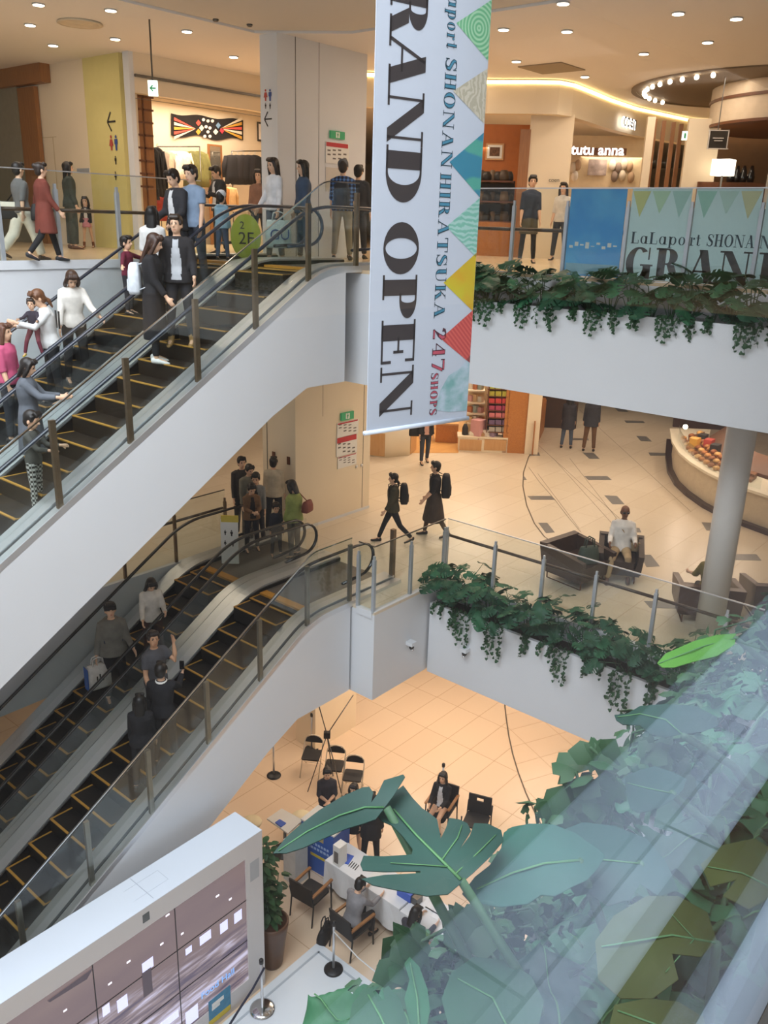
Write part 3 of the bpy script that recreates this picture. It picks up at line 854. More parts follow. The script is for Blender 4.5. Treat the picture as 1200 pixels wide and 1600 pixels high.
for v0, v1, m in [(-6, 92, pattern('print_rings', '6bb488', 'a4d3ae', 'rings', 9)), (104, 192, pattern('print_swirl', 'cfc9b8', 'b9b3a0', 'swirl', 6)),
                  (206, 308, pattern('print_sea', '3f8aa6', '58aa9c', 'waves', 1.2)), (309, 402, pattern('print_waves', 'a9d3cd', '7fbfae', 'waves', 7)),
                  (395, 486, pattern('print_yellow', 'd8a931', 'cfc236', 'noise', 4)), (484, 566, pattern('print_red', 'd9665f', 'c4504f', 'leaf', 9))]:
    vm = (v0 + v1) / 2
    za, zb, zm = -zrow(v0, 745), -zrow(v1, 745), -zrow(vm, 745)
    pts = [org + bdir * (s_r - .004) + UPV * za + bnrm * .003, org + bdir * (s_r - .004) + UPV * zb + bnrm * .003, org + bdir * (.68 * s_r) + UPV * zm + bnrm * .003]
    mb = MB(); mb.poly(pts); o = mb.build('pennant_print', m, ban)
    # centre the print on its own pennant
    c = sum((v.co for v in o.data.vertices), Vector()) / 3
    for v in o.data.vertices: v.co -= c
    o.location += c
mb = MB(); pts = [org + bdir * (s_r * f) + UPV * z + bnrm * .003 for f, z in ((.66, .12), (.8, .08), (.995, .07), (.995, .62), (.9, .5), (.78, .44), (.7, .3))]
mb.poly(pts); mb.build('landscape_print', pattern('print_hills', '7fb3b4', 'c3d6e6', 'noise', 7), ban)

# ------------------------------------------------------------------ opening posters on the top gallery glass
xq = xr + .034      # the sheets hang on the gallery side of the glass, behind the posts
def poster(label, ya, yb, z0, z1, m, name='poster'):
    t = thing(name, label, 'poster', (xq - .02, (ya + yb) / 2, z0))
    b = MB(); b.box((xq - .022, ya, z0), (xq - .016, yb, z1)); b.build('sheet', m, t); return t
z0p, z1p = .12, 1.36
M_posterb = pattern('poster_blue', '3a9be2', '5cb6ec', 'noise', 2.0)
M_posterw = mat('poster_white', 'd2eaec', .5, var=.02)
pb = poster('blue seaside opening poster on the top gallery glass', 5.78, 6.68, z0p, z1p, M_posterb)
b = MB()
for k in range(9):
    y = 6.6 - k * .09; b.box((xq - .026, y - .03, .52 + .03 * (k % 3)), (xq - .023, y + .03, .56 + .05 * (k % 2)))
b.build('gull_print', M_paper, pb)
b = MB(); b.box((xq - .026, 5.8, .14), (xq - .023, 6.66, .3)); b.build('shore_print', mat('shore', '8fb7c9', .6), pb)
vL = Vector((0, -1, 0)); vU = UPV; nX = Vector((-1, 0, 0))
labs = ['white opening poster with the first half of the big dark word, beside the blue poster', 'white opening poster with the second half of the big dark word', 'white opening poster at the right edge behind the grey pillar']
ys = [5.73, 4.8, 3.86, 2.9]
word = {0: 'GR', 1: 'AN', 2: 'D'}
words2 = {0: 'LaLapo', 1: 'rt SHONA', 2: 'N HIRAT'}
for k in range(3):
    ya, yb = ys[k + 1] + .03, ys[k] - .03
    p = poster(labs[k], ya, yb, z0p, z1p, M_posterw)
    w = yb - ya
    b = MB(); o = Vector((xq - .023, yb, 0))
    aw = {0: (.02, w), 1: (.0, w), 2: (.02, w * .7)}[k]
    text_fit(b, word[k], aw[0], aw[1], .44, o + UPV * .13, vL, vU, .27, .055, 0, nX, .002, .06); b.build('headline_lettering', M_bink, p)
    b = MB(); text_fit(b, words2[k], .06 if k == 0 else 0, w, .16, o + UPV * .62, vL, vU, .2, .05, 0, nX, .002, .1); b.build('name_lettering', mat('navy_ink', '24404f', .6), p)
    for j, hx in enumerate((('cfd08a', 'b8d7b8', 'a9cfc6'), ('9fcfc0', 'bcd9cf', 'd2cfa4'), ('a9cfc6', 'cfd08a', 'b8d7b8'))[k]):
        b = MB(); c = j * w / 3
        b.poly([o + vL * (c + .01) + UPV * 1.33 + nX * .002, o + vL * (c + w / 3 - .01) + UPV * 1.33 + nX * .002, o + vL * (c + w / 6) + UPV * (.98 + .05 * (j % 2)) + nX * .002])
        b.build('pennant_print', mat('pennant_' + hx, hx, .6, var=.06), p)
# ------------------------------------------------------------------ facade helper: a vertical plane in the building
class Fac:
    def __init__(s, p0, e):
        s.p0 = Vector((p0[0], p0[1], 0)); s.e = Vector((e[0], e[1], 0)).normalized(); s.n = Vector((s.e.y, -s.e.x, 0))
        if (CAM - s.p0).dot(s.n) < 0: s.n *= -1
    def pt(s, u, v, off=0.0):
        d = ray(u, v); q = s.p0 - s.n * off; t = (q - CAM).dot(s.n) / d.dot(s.n); return CAM + d * t
    def rect(s, u0, v0, u1, v1, off=0.0):
        vm = (v0 + v1) / 2; um = (u0 + u1) / 2
        a = s.pt(u0, vm, off); c = s.pt(u1, vm, off); z1 = s.pt(um, v0, off).z; z0 = s.pt(um, v1, off).z
        return Vector((a.x, a.y, z0)), Vector((c.x, c.y, z0)), z1 - z0
    def panel(s, b, u0, v0, u1, v1, off=0.0, th=.04, z0=None, z1=None):
        """box standing in the plane, th thick (behind its face)"""
        a, c, h = s.rect(u0, v0, u1, v1, off)
        if z0 is not None: h = (a.z + h) - z0; a.z = c.z = z0
        if z1 is not None: h = z1 - a.z
        k = s.n * -th
        b.add([a, c, c + k, a + k] + [p + UPV * h for p in (a, c, c + k, a + k)],
              [(0, 3, 2, 1), (4, 5, 6, 7), (0, 1, 5, 4), (1, 2, 6, 5), (2, 3, 7, 6), (3, 0, 4, 7)])
        return (a + c) / 2
    def thing_panel(s, name, label, cat, m, u0, v0, u1, v1, off=0, th=.04, group=None, part=None, **k):
        b = MB(); c = s.panel(b, u0, v0, u1, v1, off, th, **k)
        if part:
            t = thing(name, label, cat, c, group); b.build(part, m, t); return t
        return tag(b.build(name, m, None, c), label, cat, group)

# ---------------- left: yellow wall, fashion shop
FY = Fac((11.1, 16.25), (0, 1))         # yellow / cream wall, plane X = 11.1
yA = FY.pt(195, 250).y; yB = FY.pt(140, 250).y; yC = FY.pt(58, 200).y
b = MB(); b.box((11.1, yB, TOP), (11.3, yC + 1.5, 3.9)); b.cur = 1
for (u0, v0, u1, v1) in ((65, 214, 66, 330), (66, 214, 88, 215), (87, 214, 88, 330)): FY.panel(b, u0, v0, u1, v1, -.004, .004)
struct('wall_corridor', b, [M_cream, mat('panel_joint', 'cdb892', .6)])
b = MB(); b.box((11.1, yA, TOP), (11.3, yB, 3.9)); struct('wall_yellow', b, [M_yellow])
tag(FY.thing_panel('wall_vent', 'small grey vent low on the cream corridor wall', 'vent', M_postgrey, 120, 263, 139, 269, -.01, .01), kind=None)
def man(b, fac, u, v, h, off, woman=False):
    """toilet pictogram: head disc, body"""
    p = fac.pt(u, v, off); e = fac.e if fac.e.dot(RGT) > 0 else -fac.e; nn = fac.n
    r = h * .11
    b.add([p + UPV * (h * .88) + (e * math.cos(t) + UPV * math.sin(t)) * r for t in (2 * PI * k / 12 for k in range(12))], [tuple(range(12))])
    w = h * .2
    if woman: pts = [(-w * .7, .72), (w * .7, .72), (w * 1.3, .3), (w * .5, .3), (w * .45, 0), (-w * .45, 0), (-w * .5, .3), (-w * 1.3, .3)]
    else: pts = [(-w, .74), (w, .74), (w, .4), (w * .6, .4), (w * .5, 0), (-w * .5, 0), (-w * .6, .4), (-w, .4)]
    b.add([p + e * x + UPV * (y * h) for x, y in pts], [tuple(range(8))])
def arrow_left(b, fac, u, v, L, off):
    p = fac.pt(u, v, off); e = fac.e if fac.e.dot(RGT) > 0 else -fac.e; w = L * .12
    def bar(a, c):
        d = Vector((c[0] - a[0], c[1] - a[1])).normalized(); q = Vector((-d.y, d.x)) * w / 2
        b.add([p + e * x + UPV * y for x, y in ((a[0] + q.x, a[1] + q.y), (c[0] + q.x, c[1] + q.y), (c[0] - q.x, c[1] - q.y), (a[0] - q.x, a[1] - q.y))], [(0, 1, 2, 3)])
    bar((-L / 2, 0), (L / 2, 0)); bar((-L / 2, 0), (-L * .05, L * .62)); bar((-L / 2, 0), (-L * .05, -L * .62))
FP = Fac((11.09, 16.25), (0, 1))
t = thing('washroom_sign', 'washroom pictograms and a black arrow on the yellow wall', 'sign', FP.pt(175, 250))
b = MB(); arrow_left(b, FP, 174, 190, .3, .0); b.build('arrow', M_ink, t)
b = MB(); man(b, FP, 174.5, 235, .3, 0, True); b.build('woman_symbol', M_inkred, t)
b = MB(); man(b, FP, 182, 235, .3, 0); b.build('man_symbol', M_inkblue, t)
b = MB(); man(b, FP, 181, 257, .17, 0); man(b, FP, 181, 281, .17, 0, True); b.build('accessible_symbol', M_ink, t)
# left shop front with wooden beam
SF = thing('shop_entrance', 'wooden shop entrance with a heavy beam at the far left edge', 'entrance', FY.pt(20, 300))
b = MB(); FY.panel(b, -40, 105, 63, 135, -.25, .24); b.build('beam', M_woodm, SF)
b = MB(); FY.panel(b, 34, 135, 60, 300, -.12, .1, z0=TOP); b.build('wood_panel', M_woodm, SF)
b = MB(); FY.panel(b, -40, 135, 33, 300, -.12, .1, z0=TOP); b.build('grey_panel', mat('grey_brown_panel', '8f8671', .5), SF)
b = MB(); FY.panel(b, -40, 52, 56, 105, -.2, .25, z1=3.9); struct('wall_left', b, [mat('tan_bulkhead', 'c9b08c', .6)])

# store front (plane Y = 16.25) and its lit interior
FS = Fac((11.1, 16.25), (1, 0)); FB = Fac((11.1, 19.6), (1, 0))
xj = FS.pt(216, 230).x; zl = FS.pt(300, 158).z; xr2 = 18.0
b = MB(); b.box((11.1, 16.25, TOP), (xj, 16.45, 3.9)); struct('wall_store', b, [M_white])
b = MB(); b.box((xj, 16.25, zl), (xr2, 16.45, 3.9)); struct('wall_store', b, [M_cream])
b = MB(); b.box((xj, 16.2, 3.45), (xr2, 16.24, 3.5)); b.box((xj, 16.235, 3.05), (xr2, 16.25, 3.06)); struct('trim_3', b, [M_steel_d])
b = MB(); b.box((xj - .1, 19.6, TOP), (xr2, 19.8, 3.6)); struct('wall_store', b, [M_cream])
b = MB(); b.box((11.31, 16.46, TOP), (11.4, 19.6, 3.6)); struct('wall_store', b, [M_cream])
t = thing('wood_lattice', 'tall wooden lattice panel at the left jamb of the fashion shop', 'panel', FS.pt(228, 330, .2))
b = MB(); FS.panel(b, 217, 146, 240, 300, .22, .06, z0=TOP); b.build('board', M_woodm, t)
b = MB()
for k in range(8): FS.panel(b, 217, 150 + 20 * k, 240, 153 + 20 * k, .2, .03)
FS.panel(b, 227, 148, 229, 330, .2, .03); b.build('slats', M_woodd, t)
# patterned wall hanging
t = thing('wall_hanging', 'black patterned cloth with bright diamonds and fans on the shop back wall', 'textile', FB.pt(324, 198))
b = MB()
n = 14; top = []; bot = []
for k in range(n + 1):
    u = 268 + 112 * k / n; dv = 3 * math.sin(k * .9)
    top.append(FB.pt(u, 177 + 11 * k / n + dv * .6, -.05)); bot.append(FB.pt(u, 211 + 8 * k / n + dv, -.05))
for k in range(n): b.extrude([top[k], top[k + 1], bot[k + 1], bot[k]], (0, .02, 0))
b.build('cloth', mat('black_cloth', '1f1b1c', .9, var=.2), t)
cols = ['d8584a', 'e8dcc4', 'd9a33c', '6f8fae', 'c23b4a', 'e9e4da']
def quadp(b, pts): b.add([FB.pt(u, v, -.075) for u, v in pts], [tuple(range(len(pts)))])
for i, (u, v) in enumerate([(310, 192), (315, 200), (310, 206), (341, 196), (347, 204), (337, 206)]):
    b = MB(); quadp(b, [(u, v - 5), (u + 4, v), (u, v + 5), (u - 4, v)]); b.build('diamond_patch', mat('patch_' + cols[i % 6], cols[i % 6], .8), t)
for i, (sgn, u0) in enumerate(((-1, 306), (1, 344))):
    for k in range(5):
        b = MB(); a = (-.5 + .25 * k); quadp(b, [(u0, 201), (u0 + sgn * 34, 201 + a * 30 - 3), (u0 + sgn * 34, 201 + a * 30 + 2)]); b.build('fan_patch', mat('patch_' + cols[(k + i) % 3], cols[(k + i) % 3], .8), t)
for i, (u, v) in enumerate([(318, 187), (325, 189), (332, 189), (322, 198), (328, 200), (320, 213), (328, 213), (325, 206)]):
    b = MB(); quadp(b, [(u + 2.6 * math.cos(k * PI / 4), v + 2.6 * math.sin(k * PI / 4)) for k in range(8)]); b.build('round_patch', mat('patch_e9e4da', 'e9e4da', .8), t)
# racks of clothes
def garment(name, label, col, fac, u, v0, v1, w, off, group, rv=0):
    t = thing(name, label, 'clothes', fac.pt(u, v1, off), group)
    top = fac.pt(u, v0, off); hgt = top.z - fac.pt(u, v1, off).z; e = fac.e if fac.e.dot(RGT) > 0 else -fac.e; nn = fac.n
    b = MB(); rings = []
    for f, wx, dx in ((1, .12, .03), (.97, .3, .06), (.9, .5, .09), (.6, .46, .1), (.3, .5, .1), (0, .54, .11)):
        c = top - UPV * hgt * (1 - f); ring = []
        for k in range(14):
            a = 2 * PI * k / 14; r = 1 + .1 * math.sin(3 * a + rv + f * 3)
            ring.append(c + e * (math.cos(a) * w * wx * r) + nn * (math.sin(a) * dx * r))
        rings.append(ring)
    b.loft(rings); b.build('body', mat('cloth_' + col, col, .9, var=.15, scale=14), t)
    for sg in (-1, 1):
        b = MB(); b.tube([top + e * sg * w * .38 - UPV * hgt * .07, top + e * sg * w * .55 - UPV * hgt * .4, top + e * sg * w * .56 - UPV * hgt * .78], [w * .12, w * .12, w * .09], 8); b.build('sleeve', mat('cloth_' + col, col, .9, var=.15, scale=14), t)
    b = MB(); b.tube([top - UPV * .01, top + UPV * .05, top + UPV * .08 + e * .02, top + UPV * .06 + e * .035], .006, 6); b.build('hanger', M_steel, t)
    return t
def rail(label, fac, u0, u1, v, off, m=M_steel_d):
    a = fac.pt(u0, v, off); c = fac.pt(u1, v, off); t = thing('clothes_rail', label, 'rack', ((a + c) / 2).to_tuple()[:2] + (TOP,))
    b = MB(); b.tube([a, c], .014, 8); b.build('bar', m, t)
    for p in (a, c):
        b = MB(); b.tube([p, Vector((p.x, p.y, TOP))], .014, 8); b.build('upright', m, t)
    return t
rail('steel clothes rail with black coats right of the mirror', FB, 362, 409, 236, .9 - 1.6); rail('steel clothes rail along the back wall left of the mirror', FB, 246, 312, 229, -.7)
for i, (u, c, lb) in enumerate([(362, '1b1a1d', 'first'), (371, '211f22', 'second'), (380, '19181b', 'third'), (389, '1e1c20', 'fourth'), (398, '1b1a1d', 'fifth')]):
    garment('coat', f'black coat hanging on the right shop rail, {lb} from the left', c, FB, u, 242, 288, .5, -.72 + .03 * i, 'black coats on the right rail', i)
for i, (u, c, lb) in enumerate([(254, '8d7f70', 'taupe jacket'), (262, 'b9a48c', 'sand jacket'), (272, 'e5dccb', 'cream jacket'), (284, 'ddd2bd', 'ivory shirt'), (300, '6b6a3c', 'olive green parka'), (311, '75733f', 'light olive parka')]):
    garment('jacket', f'{lb} hanging on the left shop rail', c, FB, u, 236, 292 if i > 3 else 280, .55, -.75 + .03 * i, 'jackets on the left rail', i)
for i, (u, lb) in enumerate([(231, 'front'), (238, 'middle'), (245, 'rear')]):
    garment('coat', f'long black coat at the wooden lattice, {lb} of three', '19181a', FS, u, 230, 312, .38, .45 + .3 * i, 'long black coats at the lattice', i)
garment('shirt', 'red folded shirt hanging low under the black coats', 'b23a28', FS, 243, 306, 345, .5, .7, None)
for i, (u, c, lb) in enumerate([(340, 'c98d4a', 'caramel'), (350, 'b87838', 'tan'), (359, 'd8b27c', 'sand coloured')]):
    garment('sweater', f'{lb} sweater hanging in front of the black coats', c, FB, u, 292, 330, .42, -1.6, 'sweaters on the front rail', i)
# mirror and framed picture
t = thing('mirror', 'bright standing mirror between the two clothes rails', 'mirror', FB.pt(338, 300, -.3)); b = MB(); FB.panel(b, 326, 226, 348, 300, -.3, .03, z0=TOP); b.build('frame', M_woodm, t)
b = MB(); FB.panel(b, 329, 229, 345, 296, -.31, .008); b.build('glass', mat('mirror_glass', 'f4ecda', .05, .9, var=0), t)
FC_ = Fac((11.1, 19.55), (1, 0)); t = thing('framed_picture', 'small framed picture beside the column on the shop wall', 'picture', FC_.pt(408, 206)); b = MB(); FC_.panel(b, 403, 191, 412, 221, 0, .03); b.build('frame', M_steel_d, t); b = MB(); FC_.panel(b, 404.5, 194, 411, 218, -.006, .005); b.build('print', M_paper, t)
for u in (266, 324, 378): spot(FS.pt(u, 150, 1.6) + Vector((0, 0, .0)), 60, WARM, R(110), .1)
area('shop_ceiling_light', (14.5, 18, 3.5), 4, 2.4, 150, WARM)
# pendant exit sign
pe = pd(239, 138, 14.5)
t = thing('exit_sign', 'white pendant exit sign with green arrow before the yellow wall', 'sign', pe)
e_ = RGT
def signbox(b, c, w, h, th=.04, e=RGT, nn=-FWD): b.obox(c, e, nn, UPV, w / 2, th / 2, h / 2)
b = MB(); signbox(b, pe, .16, .24); b.build('case', emis('sign_white', 'e9fff6', 1.1), t)
b = MB(); b.beam(pe + UPV * .12, Vector((pe.x, pe.y, 3.9)), .02, .02); b.build('rod', M_steel_d, t)
b = MB(); p = pe - FWD * .025
b.obox(p + e_ * .01, e_, -FWD, UPV, .045, .003, .012); b.obox(p - e_ * .02 + UPV * .02, e_ + UPV, -FWD, UPV - e_, .035, .003, .01); b.obox(p - e_ * .02 - UPV * .02, e_ - UPV, -FWD, UPV + e_, .035, .003, .01); b.build('arrow', M_green, t)
# column signs (left narrow face is X = 11.5; front face is Y = 12.35)
FL = Fac((11.495, 12.35), (0, 1)); FR = Fac((11.5, 12.345), (1, 0))
t = thing('washroom_sign', 'washroom pictograms and arrow on the narrow side of the white column', 'sign', FL.pt(418, 170))
b = MB(); man(b, FL, 415, 158, .2, 0, True); b.build('woman_symbol', M_inkred, t)
b = MB(); man(b, FL, 422, 158, .2, 0); b.build('man_symbol', M_inkblue, t)
b = MB(); man(b, FL, 415, 170, .1, 0); man(b, FL, 422, 170, .1, 0); b.build('accessible_symbol', M_ink, t)
b = MB(); arrow_left(b, FL, 419, 186, .2, 0); b.build('arrow', M_ink, t)
def exit_box(label, fac, u0, v0, u1, v1):
    t = thing('exit_sign', label, 'sign', fac.pt((u0 + u1) / 2, (v0 + v1) / 2)); b = MB(); fac.panel(b, u0, v0, u1, v1, -.04, .04); b.build('case', M_green, t)
    b = MB(); um = (u0 + u1) / 2; fac.panel(b, um - 3, v0 + 1.5, um + 3, v1 - 1.5, -.043, .003); b.build('symbol_ground', M_paper, t)
    b = MB(); man(b, fac, um, v1 - 2.2, (fac.pt(um, v0 + 2, -.047) - fac.pt(um, v1 - 2, -.047)).z, -.047); b.build('running_figure', M_green, t); return t
exit_box('dark green exit sign high on the top floor column', FR, 517, 205, 539, 217)
def notice(label, fac, u0, v0, u1, v1, head=(0, .22)):
    t = thing('notice_board', label, 'notice', fac.pt((u0 + u1) / 2, v1)); b = MB(); fac.panel(b, u0, v0, u1, v1, -.012, .012); b.build('board', M_paper, t)
    h = v1 - v0; b = MB(); fac.panel(b, u0 + 1, v0 + h * head[0] + .6, u1 - 1, v0 + h * head[1], -.016, .004); b.build('red_header', M_red, t)
    b = MB(); w = u1 - u0
    for r_ in range(3):
        for c in range(4):
            if (r_ * 4 + c) % 5 == 3: continue
            uu = u0 + w * (.08 + .23 * c); vv = v0 + h * (head[1] + .1 + .2 * r_)
            fac.panel(b, uu, vv, uu + w * .13, vv + h * .07, -.016, .004)
    b.build('small_print', mat('print_grey', '77706c', .7), t); return t
notice('white notice with red header on the top floor column', FR, 509, 223, 545, 256)
b = MB(); FR.panel(b, 509, 262, 532, 300, -.006, .006); tag(b.build('notice_sheet', mat('sheet_grey', 'd2ccc2', .6), None, FR.pt(520, 290)), 'plain grey sheet under the red notice on the top column', 'notice')

# ---------------- right: curved bulkhead with cove light, shops
def seg(u, v, z): p = pz(u, v, z); return Vector((p.x, p.y, 0))
poly = [seg(480, 105, 3.9), seg(570, 110, 3.9), seg(680, 118, 3.9), seg(765, 122, 3.9), seg(840, 122, 3.9), seg(880, 123, 3.9), seg(905, 128, 3.9), seg(930, 138, 3.9), seg(960, 151, 3.9), seg(1000, 165, 3.9), seg(1080, 183, 3.9), seg(1160, 190, 3.9)]
b = MB(); cv = MB()
def wallseg(b, pts, off, z0, z1, th):
    rings = []
    for i, p in enumerate(pts):
        d = (pts[min(i + 1, len(pts) - 1)] - pts[max(i - 1, 0)]).normalized(); nn = Vector((d.y, -d.x, 0))
        if nn.dot(CAM - p) < 0: nn = -nn
        q = p - nn * off; r_ = q - nn * th
        rings.append([Vector((q.x, q.y, z0)), Vector((q.x, q.y, z1)), Vector((r_.x, r_.y, z1)), Vector((r_.x, r_.y, z0))])
    b.loft(rings, True, False)
wallseg(b, poly, .12, 3.2, 3.88, .25); struct('wall_bulkhead', b, [M_cream])
wallseg(cv, poly[1:], .085, 3.80, 3.87, .03); tag(cv.build('cove_light', M_cove, None, poly[5]), 'warm glowing cove light along the curved bulkhead', 'light')
FR1 = Fac(poly[3] + Vector((.35, .3, 0)), poly[5] - poly[3])
b = MB(); FR1.panel(b, 822, 183, 889, 385, 0.05, .2, z0=TOP, z1=3.24); struct('wall_shop', b, [M_cream])
font_text('lettering', 'coen', FR1.pt(857, 284, .03), FR1.e if FR1.e.dot(RGT) > 0 else -FR1.e, UPV, .09, M_ink, tag(FR1.thing_panel('shop_sign', 'small dark shop name on the cream wall above the standing man', 'sign', M_cream, 856, 278, 875, 286, .045, .01), 'small dark shop name on the cream wall right of the standing man', 'sign'))
# dark wooden shop with picture, shelves
b = MB(); FR1.panel(b, 700, 185, 822, 385, 2.2, .1, z0=TOP, z1=3.24); struct('wall_shop', b, [mat('orange_shop_wall', 'b0662c', .6)])
b = MB(); FR1.panel(b, 807, 202, 823, 385, 0.02, .3, z0=TOP); tag(b.build('wood_pillar', M_woodm, None, FR1.pt(815, 300)), 'brown wooden pillar at the right of the dark display shop', 'pillar')
t = thing('framed_picture', 'framed picture on the orange wall of the dark shop', 'picture', FR1.pt(773, 240, 2.15)); b = MB(); FR1.panel(b, 759, 224, 787, 250, 2.15, .05); b.build('frame', M_woodl, t); b = MB(); FR1.panel(b, 761.5, 226.5, 784.5, 247.5, 2.14, .02); b.build('mat_board', M_paper, t); b = MB(); FR1.panel(b, 765, 230, 781, 244, 2.135, .01); b.build('print', mat('picture_print', '6b4a34', .7, var=.5, scale=20), t)
t = thing('display_cabinet', 'dark display cabinet with shelves below the framed picture', 'cabinet', FR1.pt(778, 385, .6))
b = MB(); FR1.panel(b, 745, 347, 803, 385, .5, .5, z0=TOP); b.build('drawers', M_woodh, t)
b = MB(); FR1.panel(b, 745, 282, 803, 347, .9, .1); b.build('back', mat('cabinet_dark', '2a2019', .6), t)
for v in (282, 314, 345):
    b = MB(); FR1.panel(b, 745, v, 803, v + 2.5, .5, .5); b.build('shelf', M_woodd, t)
def lump(b, c, r, sq=1.0):
    b.ell(c, r, r, r * sq, 10, 6)
k = 0
for v in (279, 312, 343):
    for u in (751, 760, 769, 778, 787, 796):
        k += 1; b = MB(); p = FR1.pt(u, v, .7); r = .1 + .03 * (k % 3); nm = ('handbag', 'vase', 'basket')[k % 3]
        b.lathe(p - UPV * .1, [(r * .7, 0), (r, .08), (r * .95, .18), (r * .5, .26 + .03 * (k % 2))], 10)
        tag(b.build(nm, mat('ware%d' % (k % 4), ('2c2622', '4a3b2d', '1d1a19', '6b5843')[k % 4], .5), None, p), f'small dark {nm} on the ' + {279: 'top', 312: 'middle', 343: 'lower'}[v] + ' shelf of the dark cabinet', nm, 'wares in the dark cabinet')
# inner bright shop with the lit name
FT = Fac(FR1.pt(940, 300, 4.2), FR1.e)
b = MB(); FT.panel(b, 880, 180, 1010, 385, .4, .1, z0=TOP, z1=3.24); struct('wall_shop', b, [mat('bright_shop_wall', 'f0dcb4', .6)])
t = thing('shop_sign', 'long dark fascia sign with a glowing white shop name', 'sign', FT.pt(930, 237)); b = MB(); FT.panel(b, 887, 231, 979, 242, -.1, .12); b.build('fascia', M_woodd, t)
ee = FT.e if FT.e.dot(RGT) > 0 else -FT.e
font_text('shop_name', 'tutu anna', FT.pt(892, 241, -.13), ee, UPV, .26, emis('sign_glow', 'ffffff', 3), t, bold=True)
t = thing('picture_panel', 'grey photo panel on the bright shop back wall', 'picture', FT.pt(934, 260)); b = MB(); FT.panel(b, 919, 249, 948, 274, .3, .04); b.build('panel', mat('photo_panel', 'b8a9a2', .6, var=.4, scale=6), t)
for i, (u, v) in enumerate([(895, 262), (903, 258), (957, 258), (966, 262), (975, 257), (984, 260), (898, 275), (960, 276), (972, 274), (986, 277)]):
    b = MB(); p = FT.pt(u, v, .33); b.ell(p, .1, .1, .15, 8, 6); tag(b.build('folded_goods', mat('goods%d' % (i % 4), ('d9cdb7', 'b89b7c', 'e9e2d4', '8b7b70')[i % 4], .8), None, p), 'pale goods on the back wall of the bright shop', 'goods', 'goods on the bright shop wall')
# coen bulkhead letters (lit)
t = thing('shop_sign', 'glowing shop name in round letters on the curved bulkhead', 'sign', pz(985, 190, 3.3))
PB = Fac(pz(985, 160, 3.9), poly[9] - poly[8]); 
pb_ = PB.pt(970, 197, .0); eb = PB.e if PB.e.dot(RGT) > 0 else -PB.e
font_text('lit_letters', 'coen', pb_, eb, UPV, .36, emis('sign_glow', 'ffffff', 3), t, bold=True); font_text('letter_faces', 'coen', pb_ + PB.n * .06 + UPV * .015, eb, UPV, .33, M_ink, t)
# wooden screen posts
for i, u in enumerate((1013, 1027, 1042, 1054)):
    b = MB(); FR1.panel(b, u, 218, u + 6, 300, .4 + .3 * i, .1, z0=TOP, z1=3.22); tag(b.build('wood_post', M_woodm, None, FR1.pt(u, 290, .5)), f'wooden screen post right of the bright shop, {("leftmost", "second from left", "third from left", "rightmost")[i]}', 'post', 'wooden screen posts')
b = MB(); FR1.panel(b, 1000, 200, 1012, 385, .2, .2, z0=TOP, z1=3.24); struct('wall_shop', b, [M_cream])
b = MB(); FR1.panel(b, 1062, 222, 1112, 385, .4, .2, z0=TOP, z1=3.24); struct('wall_shop', b, [M_cream])
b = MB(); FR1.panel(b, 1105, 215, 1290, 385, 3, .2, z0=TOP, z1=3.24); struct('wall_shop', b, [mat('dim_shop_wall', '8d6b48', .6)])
t = thing('hanging_sign', 'square dark sign board with thin white border above the cafe', 'sign', FR1.pt(1122, 218, -1)); b = MB(); FR1.panel(b, 1107, 203, 1138, 233, -1, .05); b.build('board', mat('sign_dark', '3a3630', .5), t)
b = MB(); FR1.panel(b, 1107, 203, 1138, 204.5, -1.01, .02); FR1.panel(b, 1107, 231.5, 1138, 233, -1.01, .02); FR1.panel(b, 1107, 203, 1108.5, 233, -1.01, .02); FR1.panel(b, 1136.5, 203, 1138, 233, -1.01, .02); b.build('border', M_paper, t)
b = MB(); FR1.panel(b, 1114, 215, 1131, 216.5, -1.02, .01); FR1.panel(b, 1116, 219, 1129, 220.5, -1.02, .01); b.build('lettering', M_paper, t)
b = MB(); b.beam(FR1.pt(1122, 203, -1), Vector((FR1.pt(1122, 203, -1).x, FR1.pt(1122, 203, -1).y, 3.9)), .015, .015); b.build('rod', M_steel_d, t)
pl_ = FR1.pt(1130, 262, 0); t = thing('table_lamp', 'glowing square lamp shade in the cafe at the right', 'lamp', pl_); b = MB(); b.box(pl_ - Vector((.2, .2, .17)), pl_ + Vector((.2, .2, .17))); b.build('lamp_shade', emis('shade_glow', 'fff3da', 2.2), t)
b = MB(); b.lathe((pl_.x, pl_.y, TOP), [(.16, 0), (.16, .03), (.02, .05), (.02, pl_.z - TOP - .1)], 12); b.build('stand', M_steel_d, t)
b = MB(); FR1.panel(b, 1090, 285, 1200, 300, .3, .8, z0=TOP); tag(b.build('cafe_counter', M_woodd, None, FR1.pt(1140, 300, .5)), 'dark cafe counter behind the poster railing at the right', 'counter')
for i, u in enumerate((1140, 1150, 1160, 1172)):
    p = FR1.pt(u, 285, .5); b = MB(); b.lathe(p, [(.07, 0), (.09, .1), (.06, .24), (.03, .36)], 10); tag(b.build('coffee_machine_part' if 0 else 'bottle', M_blackgloss, None, p), 'dark bottle on the cafe counter', 'bottle', 'bottles on the cafe counter')
t = thing('exit_sign', 'white exit light hanging under the bulkhead by the cafe', 'sign', FR1.pt(1070, 212, 0)); b = MB(); FR1.panel(b, 1066, 205, 1074, 219, -.5, .05); b.build('case', emis('sign_white', 'e9fff6', 1.1), t); b = MB(); FR1.panel(b, 1069, 208, 1072, 216, -.51, .01); b.build('symbol', M_green, t)
